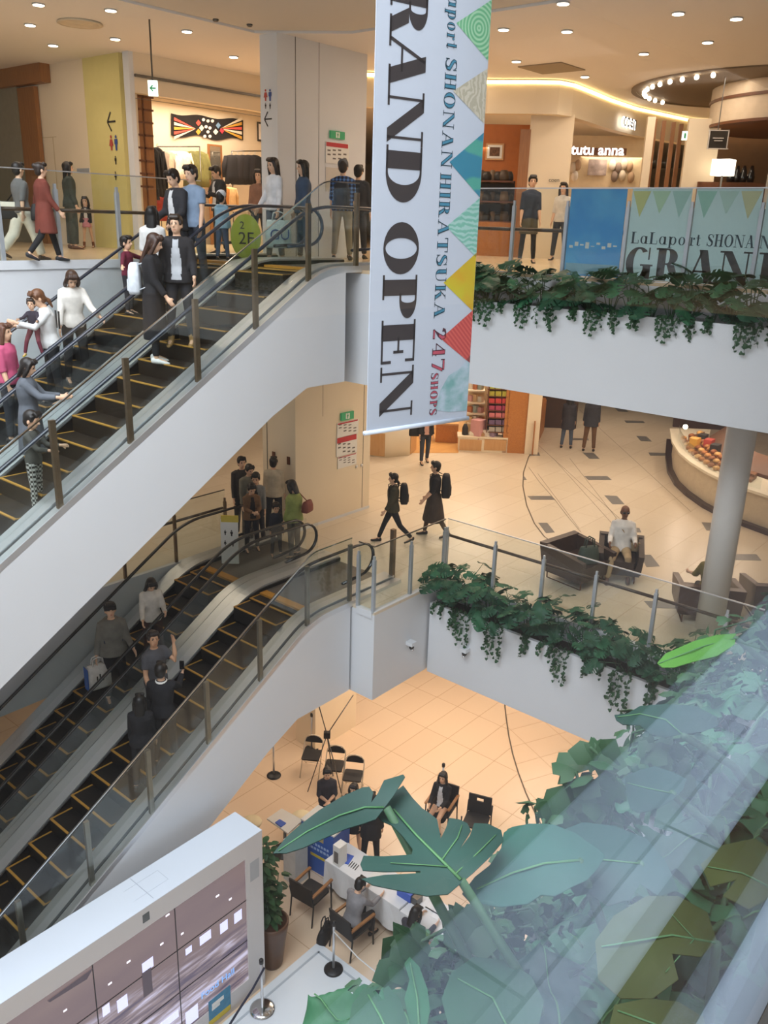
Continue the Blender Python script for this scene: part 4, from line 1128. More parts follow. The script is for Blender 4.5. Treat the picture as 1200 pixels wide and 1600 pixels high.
# round ceiling feature with bulbs and hanging drum
pc = Vector((21.8, 7.0, 0)); rad = 3.2
b = MB(); b.sm = False
ring = lambda r, z, n=48: [Vector((pc.x + r * math.cos(2 * PI * k / n), pc.y + r * math.sin(2 * PI * k / n), z)) for k in range(n)]
b.loft([ring(rad, 3.9), ring(rad, 3.87), ring(rad - .12, 3.87), ring(rad - .12, 3.885)], False, False); b.add(ring(rad - .12, 3.885), [tuple(range(48))])
t = thing('ceiling_ring', 'dark round ceiling recess with a ring of bulbs above the cafe', 'ceiling feature', (pc.x, pc.y, 3.9)); b.build('recess', mat('recess_brown', '7a6a55', .7), t)
for k in range(13):
    a = R(172 - 7.5 * k); p = Vector((pc.x + (rad - .3) * math.cos(a), pc.y + (rad - .3) * math.sin(a), 3.83)); mb = MB(); mb.ell(p, .05, .05, .05, 8, 6); mb.build('bulb', M_light, t)
pq = pc + Vector((.3, -.75, 0)); ring2 = lambda r, z, n=48: [Vector((pq.x + r * math.cos(2 * PI * k / n), pq.y + r * math.sin(2 * PI * k / n), z)) for k in range(n)]
b = MB(); b.loft([ring2(2.2, 3.88), ring2(2.2, 3.05), ring2(2.15, 3.05), ring2(2.15, 3.88)], True, False); b.cur = 1
b.loft([ring2(2.2, 3.62), ring2(2.23, 3.62), ring2(2.23, 3.56), ring2(2.2, 3.56)], True, False); b.loft([ring2(2.2, 3.05), ring2(2.24, 3.05), ring2(2.24, 3.11), ring2(2.2, 3.11)], True, False)
t = thing('hanging_drum', 'large pale drum hanging under the round ceiling recess', 'ceiling feature', (pc.x, pc.y, 3.05)); b.build('drum', [mat('drum_pale', 'd9c6ab', .6), M_woodd], t)
# ceiling fittings
for i, (u, v) in enumerate([(47, 38), (173, 15), (83, 70), (60, 6), (180, 60), (292, 48), (365, 88), (880, 4), (1151, 28), (1106, 65), (886, 48), (1006, 83), (914, 119), (807, 95), (787, 45), (670, 60), (1060, 20)]):
    p = pz(u, v, 3.9); t = thing('ceiling_light', 'small round downlight in the top floor ceiling', 'light', (p.x, p.y, 3.9), 'downlights of the top floor ceiling')
    b = MB(); b.lathe((p.x, p.y, 3.88), [(.1, .02), (.1, 0), (.085, 0)], 14); b.build('frame', M_postgrey, t); b = MB(); b.lathe((p.x, p.y, 3.874), [(.085, .01), (.085, 0), (.0, 0)], 14); b.build('diffuser', M_light, t)
    spot((p.x, p.y, 3.86), 46, WARMT)
p = pz(862, 106, 3.9); b = MB(); b.box((p.x - .5, p.y - .5, 3.88), (p.x + .5, p.y + .5, 3.9)); tag(b.build('ceiling_vent', mat('vent_grey', '9b8b74', .6), None, p), 'square ceiling vent above the cream shop wall', 'vent')
p = pz(125, 35, 3.9); b = MB(); b.lathe((p.x, p.y, 3.87), [(.36, .03), (.38, 0), (.3, 0), (.28, .02), (.12, .02), (.1, 0), (0, 0)], 20); tag(b.build('ceiling_vent', mat('vent_pale', 'd9c9ae', .6), None, p), 'round ceiling vent above the yellow wall', 'vent')
for (x, y, e) in [(15, 9, 110), (19, 8, 90), (17, 13, 90), (24, 8, 60)]: area('downlight_field', (x, y, 3.86), 2, 2, e * .5, WARMT)
area('shop_ceiling_light', (24.5, 12.5, 2.7), 3, 3, 120, WARM); area('shop_ceiling_light', (20.5, 14.2, 2.7), 2, 2, 40, WARM)

# rounded yellow green floor sign at the head of the upper escalator
c = pd(384, 370, 14.6); t = thing('floor_sign', 'rounded yellow green floor number sign at the head of the upper escalator', 'sign', (c.x, c.y, TOP))
FG = Fac((c.x, c.y), RGT); e_ = RGT; b = MB(); n = 28
pts = [c + RGT * (.26 * math.cos(2 * PI * k / n)) + UPV * (.37 * math.sin(2 * PI * k / n)) for k in range(n)]; b.extrude(pts, FWD * .03); b.build('board', mat('sign_lime', 'a9b334', .5), t)
b = MB(); b.lathe((c.x, c.y, TOP), [(.16, 0), (.16, .02), (.025, .03), (.025, max(.05, c.z - TOP - .36))], 16); b.build('stand', M_steel_d, t)
font_text('floor_number', '2F', c - FWD * .004 - RGT * .13 - UPV * .12, RGT, UPV, .2, M_ink, t); font_text('level_mark', '2', c - FWD * .004 - RGT * .1 + UPV * .13, RGT, UPV, .12, M_ink, t)
# ------------------------------------------------------------------ middle floor: column doors and notices, shops, kiosk, chairs
FM = Fac((11.85, 12.295), (1, 0)); FML = Fac((11.845, 12.3), (0, 1))
t = exit_box('dark green exit sign on the middle floor column', FM, 534, 644, 553, 656)
notice('white notice on the middle floor column above the red one', FM, 527, 658, 560, 681, (0, .12))
notice('white notice with a broad red header on the middle floor column', FM, 526, 681, 558, 710, (0, .3))
notice('small white notice below the red one on the middle floor column', FM, 528, 711, 557, 729, (0, .1))
for i, (u, v, lb) in enumerate([(557, 729, 'left'), (565, 727, 'right')]):
    p = FM.pt(u, v); b = MB(); b.lathe(p, [(.035, 0), (.035, .015), (.0, .02)], 12, (0, -1, 0)); b.build('door_lock', M_steel, COLM)
for i, (u, v, lb) in enumerate([(427, 712, 'upper left'), (450, 720, 'right')]):
    b = MB(); FML.panel(b, u - 2, v - 6, u + 2, v + 6, -.02, .02); b.build('door_handle', M_woodd, COLM)
# pictogram barrier panel at the top of the lower escalator
c = pz(357, 900, MID); FPn = Fac((9.25, 11.5), (RGT.x, RGT.y)); FPn = Fac(c, RGT)
t = thing('pictogram_panel', 'white escalator safety panel with pictograms at the head of the lower escalator', 'sign', (c.x, c.y, MID)); b = MB(); FPn.panel(b, 345, 812, 372, 862, 0, .03, z0=MID + .25); b.build('panel', M_paper, t)
b = MB(); FPn.panel(b, 345, 806, 372, 816, -.004, .03); b.build('yellow_band', mat('band_yellow', 'd8c04a', .6), t)
b = MB(); man(b, FPn, 352, 836, .1, -.006); man(b, FPn, 362, 838, .12, -.006); man(b, FPn, 352, 852, .1, -.006, True); man(b, FPn, 364, 854, .1, -.006); b.build('pictograms', M_ink, t)
# ---- shops behind
FSH = Fac((20.5, 13.3), (.6, -.8))
def fpanel(b, u0, v0, u1, v1, off, th, z0=None, z1=None): return FSH.panel(b, u0, v0, u1, v1, off, th, z0, z1)
b = MB(); fpanel(b, 560, 560, 770, 700, 2.6, .2, MID, -1.65); struct('wall_shop', b, [mat('shop_glow_wall', 'e9cfa2', .6)])
b = MB(); fpanel(b, 790, 560, 829, 708, 0, 3.0, MID, -1.65); struct('wall_shop', b, [M_woodh])
FSH2 = Fac(pz(828, 708, MID), (.6, -.8))
b = MB(); FSH2.panel(b, 825, 580, 846, 702, -.15, .5, MID, -1.65); struct('wall_pillar', b, [M_cream])
b = MB(); b.prism([pz(850, 672, MID).to_tuple()[:2], pz(832, 712, MID).to_tuple()[:2], pz(822, 700, MID).to_tuple()[:2], pz(846, 664, MID).to_tuple()[:2]], MID, MID + 1.0)
tag(b.build('bar_counter', M_woodh, None, pz(840, 690, MID)), 'orange wooden bar counter behind the pale pillar', 'counter')
b = MB(); FSH2.panel(b, 846, 580, 905, 660, 3.5, .2, MID, -1.65); struct('wall_shop', b, [mat('dark_bar_wall', '4a3426', .6)])
# towel shelf: colourful stacks
t = thing('towel_shelf', 'dark shelf unit of colourful folded towels beside the orange wall', 'shelf', FSH.pt(780, 675, .1)); b = MB(); fpanel(b, 762, 596, 795, 676, .35, .05); b.build('back', mat('shelf_dark', '4b4038', .6), t)
for k in range(8):
    b = MB(); v = 597 + 11.2 * k; fpanel(b, 762, v, 795, v + 1.2, 0, .36); b.build('shelf_board', M_woodd, t)
for k in range(2):
    b = MB(); u = 762 + 32 * k; fpanel(b, u, 596, u + 1.3, 676, 0, .36); b.build('side', M_woodd, t)
rows = [('dadf6a', 'yellow green'), ('c3b84c', 'olive yellow'), ('d6524f', 'coral red'), ('b9506b', 'raspberry'), ('d97f80', 'salmon pink'), ('7d6482', 'mauve'), ('b9b1a5', 'pale grey')]
for k, (c, nm) in enumerate(rows):
    for j in range(3):
        b = MB(); v = 599 + 11.2 * k; u = 764 + 10.4 * j; fpanel(b, u, v + 1.2, u + 9, v + 9.2, .05, .26)
        tag(b.build('folded_towel', mat('towel_' + c, c, .95, var=.08, scale=40), None, FSH.pt(u + 4, v + 9, .1)), f'{nm} folded towels on the dark shelf unit, {("left", "middle", "right")[j]} stack of that row', 'towel', 'towels on the shelf unit')
# white lit shelves with goods
t = thing('wall_shelf', 'cream lit shelf wall with small goods between banner and towel shelf', 'shelf', FSH.pt(745, 680, .6)); b = MB(); fpanel(b, 728, 590, 762, 690, .9, .06); b.build('back', mat('lit_shelf', 'f3dfb2', .6), t)
for v in (610, 629, 646, 662):
    b = MB(); fpanel(b, 730, v, 758, v + 2.4, .45, .5); b.build('shelf_board', M_cream, t)
k = 0
for v in (609, 628, 645, 661):
    for u in (735, 742, 750):
        k += 1; p = FSH.pt(u, v, .65); b = MB(); b.box(p - Vector((.08, .08, 0)), p + Vector((.08, .08, .17 + .03 * (k % 3)))); tag(b.build('boxed_goods', mat('wares_%d' % (k % 5), ('d9b98c', 'e6dfd0', 'b7754b', '9fb0a8', 'cf9f9a')[k % 5], .7), None, p), 'small boxed goods on the cream lit shelf, ' + {609: 'top', 628: 'second', 645: 'third', 661: 'lowest'}[v] + ' board', 'goods', 'goods on the cream shelf')
font_text('shop_number', '23', FSH.pt(744, 602, .84), FSH.e if FSH.e.dot(RGT) > 0 else -FSH.e, UPV, .22, M_ink, t)
# display counter with goods
def counter(label, u0, u1, v0, v1, off, dep, m_body, m_top, panels=0):
    t = thing('display_counter', label, 'counter', (FSH.pt((u0 + u1) / 2, v1, off).x, FSH.pt((u0 + u1) / 2, v1, off).y, MID))
    b = MB(); fpanel(b, u0, v0, u1, v1, off, dep, MID); b.build('body', m_body, t)
    b = MB(); fpanel(b, u0 - 1, v0, u1 + 1, v0 + 2.5, off - .03, dep + .06); b.build('top', m_top, t)
    for k in range(panels):
        w = (u1 - u0) / panels; b = MB(); fpanel(b, u0 + w * k + 2, v0 + 4, u0 + w * (k + 1) - 2, v1 - 3, off - .012, .012); b.build('front_panel', M_woodl, t)
    return t
counter('long cream display counter with wooden fronts below the towel shelf', 716, 793, 683, 707, .0, .5, M_cream, M_cream, 2)
counter('orange wooden counter deeper in the shop beside the banner bar', 681, 716, 662, 686, .9, .5, M_woodh, M_woodl)
for k, (u, nm, c, r, h) in enumerate([(726, 'dark bottle', '2c2622', .09, .42), (737, 'cream jar', 'e8dcc4', .12, .2), (746, 'pink box stack', 'd8a0a0', .16, .55), (753, 'tan basket', 'b58a58', .14, .2), (760, 'white box', 'eee6da', .13, .26), (768, 'lilac box', 'a58fa8', .13, .2)]):
    p = FSH.pt(u, 684, .2); b = MB()
    if 'box' in nm: b.box(p - Vector((r, r, 0)), p + Vector((r, r, h)))
    else: b.lathe(p, [(r * .9, 0), (r, h * .3), (r, h * .7), (r * .5, h)], 12)
    nm2 = nm.split()[1] if nm.split()[1] != 'box' else 'box'
    tag(b.build(nm2, mat('w_' + c, c, .6), None, p), f'{nm} standing on the long cream display counter', nm2)
# octagonal island
c = pz(600, 702, MID); t = thing('display_island', 'cream octagonal display island with orange wood sides and coloured goods', 'counter', (c.x, c.y, MID))
b = MB(); b.lathe((c.x, c.y, MID), [(.95, 0), (.95, .75), (.0, .75)], 8); b.sm = False; b.build('body', M_cream, t)
for k in range(8):
    if k % 2: continue
    a = PI / 8 + k * PI / 4; p = Vector((c.x + .885 * math.cos(a), c.y + .885 * math.sin(a), MID + .36)); b = MB(); b.obox(p, (-math.sin(a), math.cos(a), 0), (math.cos(a), math.sin(a), 0), UPV, .3, .012, .33); b.build('side_panel', M_woodl, t)
for k in range(10):
    a = k * .9; p = Vector((c.x + .5 * math.cos(a), c.y + .5 * math.sin(a), MID + .75)); b = MB(); b.box(p - Vector((.12, .12, 0)), p + Vector((.12, .12, .1)))
    cc = ('c8413f', 'd99a8a', '5b79b0', 'e9e2d6', 'a9b7c9')[k % 5]; tag(b.build('folded_cloth', mat('fold_' + cc, cc, .9), None, p), ('red', 'salmon', 'blue', 'cream', 'pale blue')[k % 5] + ' folded cloth on the octagonal island', 'cloth', 'folded cloths on the octagonal island')
area('shop_ceiling_light', (22.0, 14.4, -1.8), 3, 2, 130, WARM2)
# low wooden floor patch in shop
b = MB(); q = [pz(u, v, MID + .004) for u, v in ((560, 708), (716, 708), (726, 660), (590, 660))]; b.extrude(q, (0, 0, .006)); struct('floor', b, [wood_mat('shop_wood_floor', 'c9924f', 'd8a663', 0, 2)])

# ---- food kiosk at the right
t = thing('food_kiosk', 'curved bakery kiosk with dark base and bright counter of bread', 'kiosk', pz(1000, 760, MID))
base = [pz(u, v, MID) for u, v in [(1040, 690), (1038, 715), (1041, 738), (1052, 758), (1070, 775), (1095, 793), (1130, 812), (1200, 838), (1290, 862)]]
outer = base; cen = pz(1260, 720, MID)
def toward(p, k): d = cen - p; d.z = 0; return p + d.normalized() * k
b = MB(); z0 = MID
rings = []
for p in base:
    a = toward(p, .02); q = toward(p, .5)
    rings.append([Vector((a.x, a.y, z0)), Vector((a.x, a.y, z0 + .1)), Vector((q.x, q.y, z0 + .1)), Vector((q.x, q.y, z0))])
b.loft(rings, True, False); b.build('plinth', mat('kiosk_plinth', '3a2117', .3), t)
b = MB(); rings = []
for p in base[1:]:
    a = toward(p, .2); q = toward(p, 1.0)
    rings.append([Vector((a.x, a.y, z0 + .1)), Vector((a.x, a.y, z0 + .82)), Vector((q.x, q.y, z0 + .82)), Vector((q.x, q.y, z0 + .1))])
b.loft(rings, True, False); b.build('front', mat('kiosk_front', 'd8c9ae', .5), t)
b = MB(); rings = []
for p in base[1:]:
    a = toward(p, .04); q = toward(p, 1.25)
    rings.append([Vector((a.x, a.y, z0 + .82)), Vector((a.x, a.y, z0 + .88)), Vector((q.x, q.y, z0 + .88)), Vector((q.x, q.y, z0 + .82))])
b.loft(rings, True, False); b.build('counter_top', mat('kiosk_top', 'f4ead2', .4), t)
b = MB(); rings = []
for p in base[2:]:
    a = toward(p, 1.3); q = toward(p, 1.9)
    rings.append([Vector((a.x, a.y, z0)), Vector((a.x, a.y, z0 + .95)), Vector((q.x, q.y, z0 + 1.25)), Vector((q.x, q.y, z0))])
b.loft(rings, True, False); b.build('back_counter', mat('kiosk_back', '6e4a30', .5), t)
FK = Fac(pz(1120, 690, MID), RGT - FWD * .15)
b = MB(); FK.panel(b, 1052, 640, 1290, 690, 1.8, .15, MID, -1.65); struct('wall_kiosk', b, [mat('kiosk_wall', '4b2a1e', .6)])
# rows of bread: every loaf is its own thing
bread = [('c98a45', 'golden'), ('b06e33', 'brown'), ('d9a863', 'pale'), ('94582a', 'dark')]
def along(f):
    f = f * (len(base) - 3) + 1; i = min(int(f), len(base) - 2); return base[i].lerp(base[i + 1], f - i)
tr = MB()
for row in range(3):
    for j in range(14):
        p = toward(along(.16 + .052 * j), .42 + .26 * row); p.z = z0 + .885 + .06 * row
        cidx = (j * 7 + row * 3) % 4; b = MB(); b.ell(p + UPV * .05, .12, .085, .055, 10, 6)
        tag(b.build('bread', mat('bread_' + bread[cidx][0], bread[cidx][0], .6, var=.2, scale=12), None, p), f'{bread[cidx][1]} bread roll in the {("front", "middle", "rear")[row]} row on the bakery counter', 'bread', 'bread on the bakery counter')
for row in range(1, 3):
    rings = []
    for k in range(15):
        a = toward(along(.12 + .055 * k), .32 + .26 * row); q = toward(along(.12 + .055 * k), .58 + .26 * row); zz = z0 + .885 + .06 * row
        rings.append([Vector((a.x, a.y, z0 + .88)), Vector((a.x, a.y, zz)), Vector((q.x, q.y, zz)), Vector((q.x, q.y, z0 + .88))])
    b = MB(); b.loft(rings, True, False); b.build('bread_step', mat('bread_tray', '8a5a32', .5), t)
rings = []
for k in range(15):
    a = toward(along(.1 + .06 * k), .26); rings.append([Vector((a.x, a.y, z0 + .88)), Vector((a.x, a.y, z0 + 1.18))])
b = MB(); b.loft([[r[0], r[1], r[1] + (cen - r[1]).normalized() * .012, r[0] + (cen - r[0]).normalized() * .012] for r in rings], True, False); b.build('sneeze_guard', M_glass, t)
for k, (u, v, c, lb) in enumerate([(1086, 690, 'd8a23e', 'gold'), (1098, 684, '2d2622', 'black'), (1108, 692, 'b8473a', 'red'), (1118, 700, '34302d', 'charcoal')]):
    p = pz(u, v, z0 + 1.1); b = MB(); b.box(p - Vector((.14, .1, .14)), p + Vector((.14, .1, .1))); tag(b.build('box', mat('kbox_' + c, c, .6), None, p), f'{lb} box on the raised back counter of the bakery kiosk', 'box')
for u, v in ((1080, 690), (1120, 715), (1185, 735)):
    p = pz(u, v, MID + .9); point((p.x, p.y, MID + 2.2), 34, WARM, .08)
# long speckled item: hanging bulb lamp
p = pz(1071, 667, MID + 1.6); t = thing('pendant_lamp', 'small round pendant bulb over the bakery kiosk', 'lamp', p); b = MB(); b.ell(p, .06, .06, .06, 10, 8); b.build('bulb', M_light, t); b = MB(); b.beam(p + UPV * .05, Vector((p.x, p.y, -1.7)), .012, .012); b.build('cord', M_black, t)

# ---- lounge chairs
def armchair(label, c, rz, col, w=.82, d=.78, group=None):
    """boxy leather tub chair; local +y is where the sitter faces"""
    t = thing('armchair', label, 'armchair', (c[0], c[1], c[2]), group, rz)
    m = mat('leather_' + col, col, .35, var=.12, scale=18, coat=.15)
    h = .72; lw = w / 2
    b = MB(); b.box((-lw + .11, -d / 2 + .14, .3), (lw - .11, d / 2 - .02, .43), .03); b.build('seat', m, t, world=False)
    b = MB(); b.add([(-lw, -d / 2, .2), (lw, -d / 2, .2), (lw, -d / 2 + .16, .2), (-lw, -d / 2 + .16, .2), (-lw - .03, -d / 2 - .08, h), (lw + .03, -d / 2 - .08, h), (lw + .0, -d / 2 + .06, h), (-lw, -d / 2 + .06, h)], [(0, 3, 2, 1), (4, 5, 6, 7), (0, 1, 5, 4), (1, 2, 6, 5), (2, 3, 7, 6), (3, 0, 4, 7)]); b.build('backrest', m, t, world=False)
    for s in (-1, 1):
        b = MB(); b.add([(s * lw, -d / 2, .2), (s * (lw - .12), -d / 2, .2), (s * (lw - .12), d / 2, .2), (s * lw, d / 2, .2), (s * (lw + .03), -d / 2 - .06, h), (s * (lw - .07), -d / 2 - .06, h), (s * (lw - .07), d / 2 + .03, .58), (s * (lw + .03), d / 2 + .03, .58)], [(0, 3, 2, 1), (4, 5, 6, 7), (0, 1, 5, 4), (1, 2, 6, 5), (2, 3, 7, 6), (3, 0, 4, 7)]); b.build('armrest', m, t, world=False)
    b = MB(); b.box((-lw + .02, -d / 2 + .02, .16), (lw - .02, d / 2 - .02, .3)); b.build('base', m, t, world=False)
    for sx in (-1, 1):
        for sy in (-1, 1):
            b = MB(); b.tube([(sx * (lw - .1), sy * (d / 2 - .06), .02), (sx * (lw - .1), sy * (d / 2 - .06), .2)], .014, 8); b.tube([(sx * (lw - .1), -(d / 2 - .06), .016), (sx * (lw - .1), d / 2 - .06, .016)], .012, 6); b.build('leg', M_woodd, t, world=False)
    return t
def yaw_of(dv): return math.atan2(dv.y, dv.x) - PI / 2
ca = pz(900, 905, MID); cb = pz(965, 900, MID)
ARM_A = armchair('empty dark brown tub armchair beside the man in white', ca, yaw_of(-FWD * .75 + RGT * .65), '3d2a20', .98, .9)
yb = yaw_of(-FWD - RGT * .25)
ARM_B = armchair('dark tub armchair the man in the white shirt sits in', cb, yb, '332622', .78, .75)
cc_ = pz(1098, 962, MID); ARM_C = armchair('brown tub armchair seen from behind, left of the grey pillar', cc_, yaw_of(FWD + RGT * .2), '4a3024', 1.0, .85)
cd_ = pz(1200, 960, MID); ARM_D = armchair('brown tub armchair at the right edge beyond the grey pillar', cd_, yaw_of(FWD + RGT * .1), '4b3125', .85, .8)
def handbag(name, label, c, w, h, d, col, rz=0, strap=.18, cat='bag', rough=.7):
    t = thing(name, label, cat, c, None, rz); b = MB()
    b.loft([[(x * w / 2 * f, y * d / 2 * g, z * h) for x, y in ((-1, -1), (-.5, -1.15), (.5, -1.15), (1, -1), (1.08, 0), (1, 1), (.5, 1.15), (-.5, 1.15), (-1, 1), (-1.08, 0))] for z, f, g in ((0, .9, .9), (.1, 1, 1), (.55, 1, .95), (.92, .88, .6), (1, .84, .35))])
    b.build('body', mat('bag_' + col, col, rough, var=.12, scale=14), t, world=False)
    if strap:
        for s in (-1, 1):
            b = MB(); b.tube([(-w * .25, s * d * .2, h * .97), (-w * .2, s * d * .22, h + strap * .8), (0, s * d * .22, h + strap), (w * .2, s * d * .22, h + strap * .8), (w * .25, s * d * .2, h * .97)], .012, 6); b.build('handle', mat('bag_' + col, col, rough, var=.12, scale=14), t, world=False)
    return t
cg = pz(918, 880, MID + .43); handbag('tote_bag', 'dark green shopper bag standing on the seat of the empty armchair', (cg.x, cg.y, MID + .43), .36, .34, .16, '3f4c40', yaw_of(FWD) + .3)
# ---- security cameras under the middle gallery
for (u, v, fac, lb) in ((638, 1003, Fac((10, 8.5), (1, 0)), 'left one, on the short wall'), (730, 1013, Fac((11.55, 8), (0, 1)), 'right one, under the planter')):
    p = fac.pt(u, v); t = thing('security_camera', 'small dome security camera on the white gallery edge, ' + lb, 'camera', p)
    b = MB(); b.obox(p + fac.n * .07, fac.e, fac.n, UPV, .07, .07, .035); b.build('bracket', M_fascia, t)
    b = MB(); b.ell(p + fac.n * .08 - UPV * .07, .05, .05, .06, 12, 8); b.build('dome', M_blackgloss, t)
    b = MB(); b.ell(p + fac.n * .1 - UPV * .125, .03, .03, .02, 10, 6); b.build('lens_cover', M_chrome, t)
# ------------------------------------------------------------------ ground floor: video wall
VX0, VX1, VY0, VY1, VZ = -1.5, 7.06, 8.1, 8.72, -7.96
t = thing('video_wall', 'huge white video wall cabinet with a tiled screen at the bottom left', 'screen', (VX1 - 2, VY0 + .3, GND))
FV = Fac((0, VY0), (1, 0))
sx1 = FV.pt(386, 1420).x; sz1 = FV.pt(385, 1342).z; sz0 = FV.pt(387, 1530).z - .02
b = MB(); b.box((VX0, VY0, sz1), (VX1, VY1, VZ)); b.box((VX0, VY0, GND), (VX1, VY1, sz0)); b.box((sx1, VY0, sz0), (VX1, VY1, sz1)); b.box((VX0, VY0 + .1, sz0), (sx1, VY1, sz1))
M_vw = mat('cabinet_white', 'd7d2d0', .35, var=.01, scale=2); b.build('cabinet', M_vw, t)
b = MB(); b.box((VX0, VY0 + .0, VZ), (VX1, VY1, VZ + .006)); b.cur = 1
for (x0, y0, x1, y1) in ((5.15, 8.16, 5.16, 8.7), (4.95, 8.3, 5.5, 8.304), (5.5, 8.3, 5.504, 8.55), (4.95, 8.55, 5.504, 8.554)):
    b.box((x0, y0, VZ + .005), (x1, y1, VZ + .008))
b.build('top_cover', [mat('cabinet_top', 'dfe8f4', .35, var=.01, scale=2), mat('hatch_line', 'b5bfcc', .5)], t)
m = bpy.data.materials.new('screen_picture'); n, l = nodes(m); bs = n['Principled BSDF']; bs.inputs['Roughness'].default_value = .25
tc = n.new('ShaderNodeTexCoord'); sp = n.new('ShaderNodeSeparateXYZ'); l.new(tc.outputs['Object'], sp.inputs[0])
mp = n.new('ShaderNodeMapping'); mp.inputs['Scale'].default_value = (.6, 1, 5.0); mp.inputs['Rotation'].default_value = (0, R(12), 0)
nz = n.new('ShaderNodeTexNoise'); nz.inputs['Scale'].default_value = 2.2; nz.inputs['Detail'].default_value = 6; l.new(tc.outputs['Object'], mp.inputs[0]); l.new(mp.outputs[0], nz.inputs['Vector'])
rp = n.new('ShaderNodeValToRGB'); e = rp.color_ramp.elements
e[0].position = .36; e[0].color = lin(hexc('5a4f63')) + (1,); e[1].position = .66; e[1].color = lin(hexc('cfcbe6')) + (1,)
x = rp.color_ramp.elements.new(.5); x.color = lin(hexc('8d7c80')) + (1,)
l.new(nz.outputs['Fac'], rp.inputs[0])
nz2 = n.new('ShaderNodeTexNoise'); nz2.inputs['Scale'].default_value = .8; l.new(mp.outputs[0], nz2.inputs['Vector'])
rp2 = n.new('ShaderNodeValToRGB'); rp2.color_ramp.elements[0].color = lin(hexc('6b5860')) + (1,); rp2.color_ramp.elements[1].color = lin(hexc('8a7672')) + (1,); l.new(nz2.outputs['Fac'], rp2.inputs[0])
mr = n.new('ShaderNodeMapRange'); mr.inputs['From Min'].default_value = .95; mr.inputs['From Max'].default_value = 1.25; l.new(sp.outputs['Z'], mr.inputs['Value'])
ad = n.new('ShaderNodeMath'); ad.operation = 'MULTIPLY_ADD'; ad.inputs[1].default_value = .11; l.new(sp.outputs['X'], ad.inputs[0]); l.new(sp.outputs['Z'], ad.inputs[2]); l.new(ad.outputs[0], mr.inputs['Value'])
mx = n.new('ShaderNodeMix'); mx.data_type = 'RGBA'; l.new(mr.outputs[0], mx.inputs['Factor']); l.new(rp.outputs[0], mx.inputs[6]); l.new(rp2.outputs[0], mx.inputs[7])
bs.inputs['Base Color'].default_value = (.01, .01, .012, 1); l.new(mx.outputs[2], bs.inputs['Emission Color']); bs.inputs['Emission Strength'].default_value = .72
so = thing('dummy', None, None) if 0 else None
b = MB(); b.box((VX0 + .1, VY0 + .02, sz0), (sx1, VY0 + .09, sz1)); scr = b.build('screen', m, t)
for v in scr.data.vertices: v.co -= Vector((sx1 - t.location.x, 0, sz0 - t.location.z))
scr.location = Vector((sx1 - t.location.x, 0, sz0 - t.location.z))
b = MB(); pw = FV.pt(386, 1420).x - FV.pt(279, 1500).x
xx = sx1 - pw
while xx > VX0: b.box((xx - .006, VY0 + .012, sz0), (xx + .006, VY0 + .03, sz1)); xx -= pw
hh = (sz1 - sz0) / 3
for k in (1, 2): b.box((VX0 + .1, VY0 + .012, sz0 + hh * k - .005), (sx1, VY0 + .03, sz0 + hh * k + .005))
b.build('panel_seams', M_black, t)
b = MB()
for (u, v, w) in [(262, 1430, 3), (253, 1475, 2.5), (201, 1503, 3), (172, 1537, 3), (102, 1579, 3), (285, 1459, 2), (340, 1400, 2.5), (360, 1405, 2)]: FV.panel(b, u - w, v - 1.2, u + w, v + 1.2, .014, .004)
b.build('screen_lamp_spots', emis('screen_white', 'f4f0ff', 1.0), t)
b = MB()
for (u0, v0, u1, v1) in [(222, 1500, 240, 1516), (183, 1558, 200, 1578), (160, 1570, 172, 1586), (344, 1440, 356, 1456), (366, 1424, 378, 1440), (312, 1458, 330, 1472), (290, 1480, 300, 1490), (290, 1575, 310, 1598), (250, 1588, 280, 1600)]: FV.panel(b, u0, v0, u1, v1, .012, .004)
b.build('screen_bright_shapes', emis('screen_lilac', 'c4c6f2', .75), t)
b = MB(); b.add([FV.pt(u, v, .011) for u, v in ((74, 1564), (146, 1512), (136, 1530), (78, 1566))], [(0, 1, 2, 3)]); FV.panel(b, 223, 1515, 238, 1555, .011, .003); b.build('screen_shadow_shapes', emis('screen_dark', '4a4048', .5), t)
ft = FV.pt(314, 1562, .012); font_text('screen_caption', 'Food Hall', ft, (1, 0, 0), UPV, .115, emis('screen_blue', '6f9ad6', .8), t, ext=.002, bold=True)
b = MB(); FV.panel(b, 223, 1427, 234, 1440, -.004, .004); b.build('sensor_window', M_steel_d, t)
b = MB(); FV.panel(b, 391, 1344, 405, 1374, -.003, .003); b.build('speaker_grille', mat('grille_grey', 'b3b4b6', .5, var=.2, scale=200), t)
t2 = thing('info_plate', 'small blue and yellow info plate stuck below the video screen', 'sign', FV.pt(343, 1580)); b = MB(); FV.panel(b, 326, 1552, 361, 1590, -.006, .006); b.build('plate', mat('plate_blue', '3f86a8', .5, var=.15, scale=12), t2)
b = MB(); FV.panel(b, 326, 1583, 361, 1591, -.009, .003); b.build('yellow_strip', mat('plate_yellow', 'd9c13f', .5), t2); b = MB(); FV.panel(b, 331, 1562, 350, 1568, -.009, .003); FV.panel(b, 331, 1571, 344, 1575, -.009, .003); b.build('lettering', M_paper, t2)
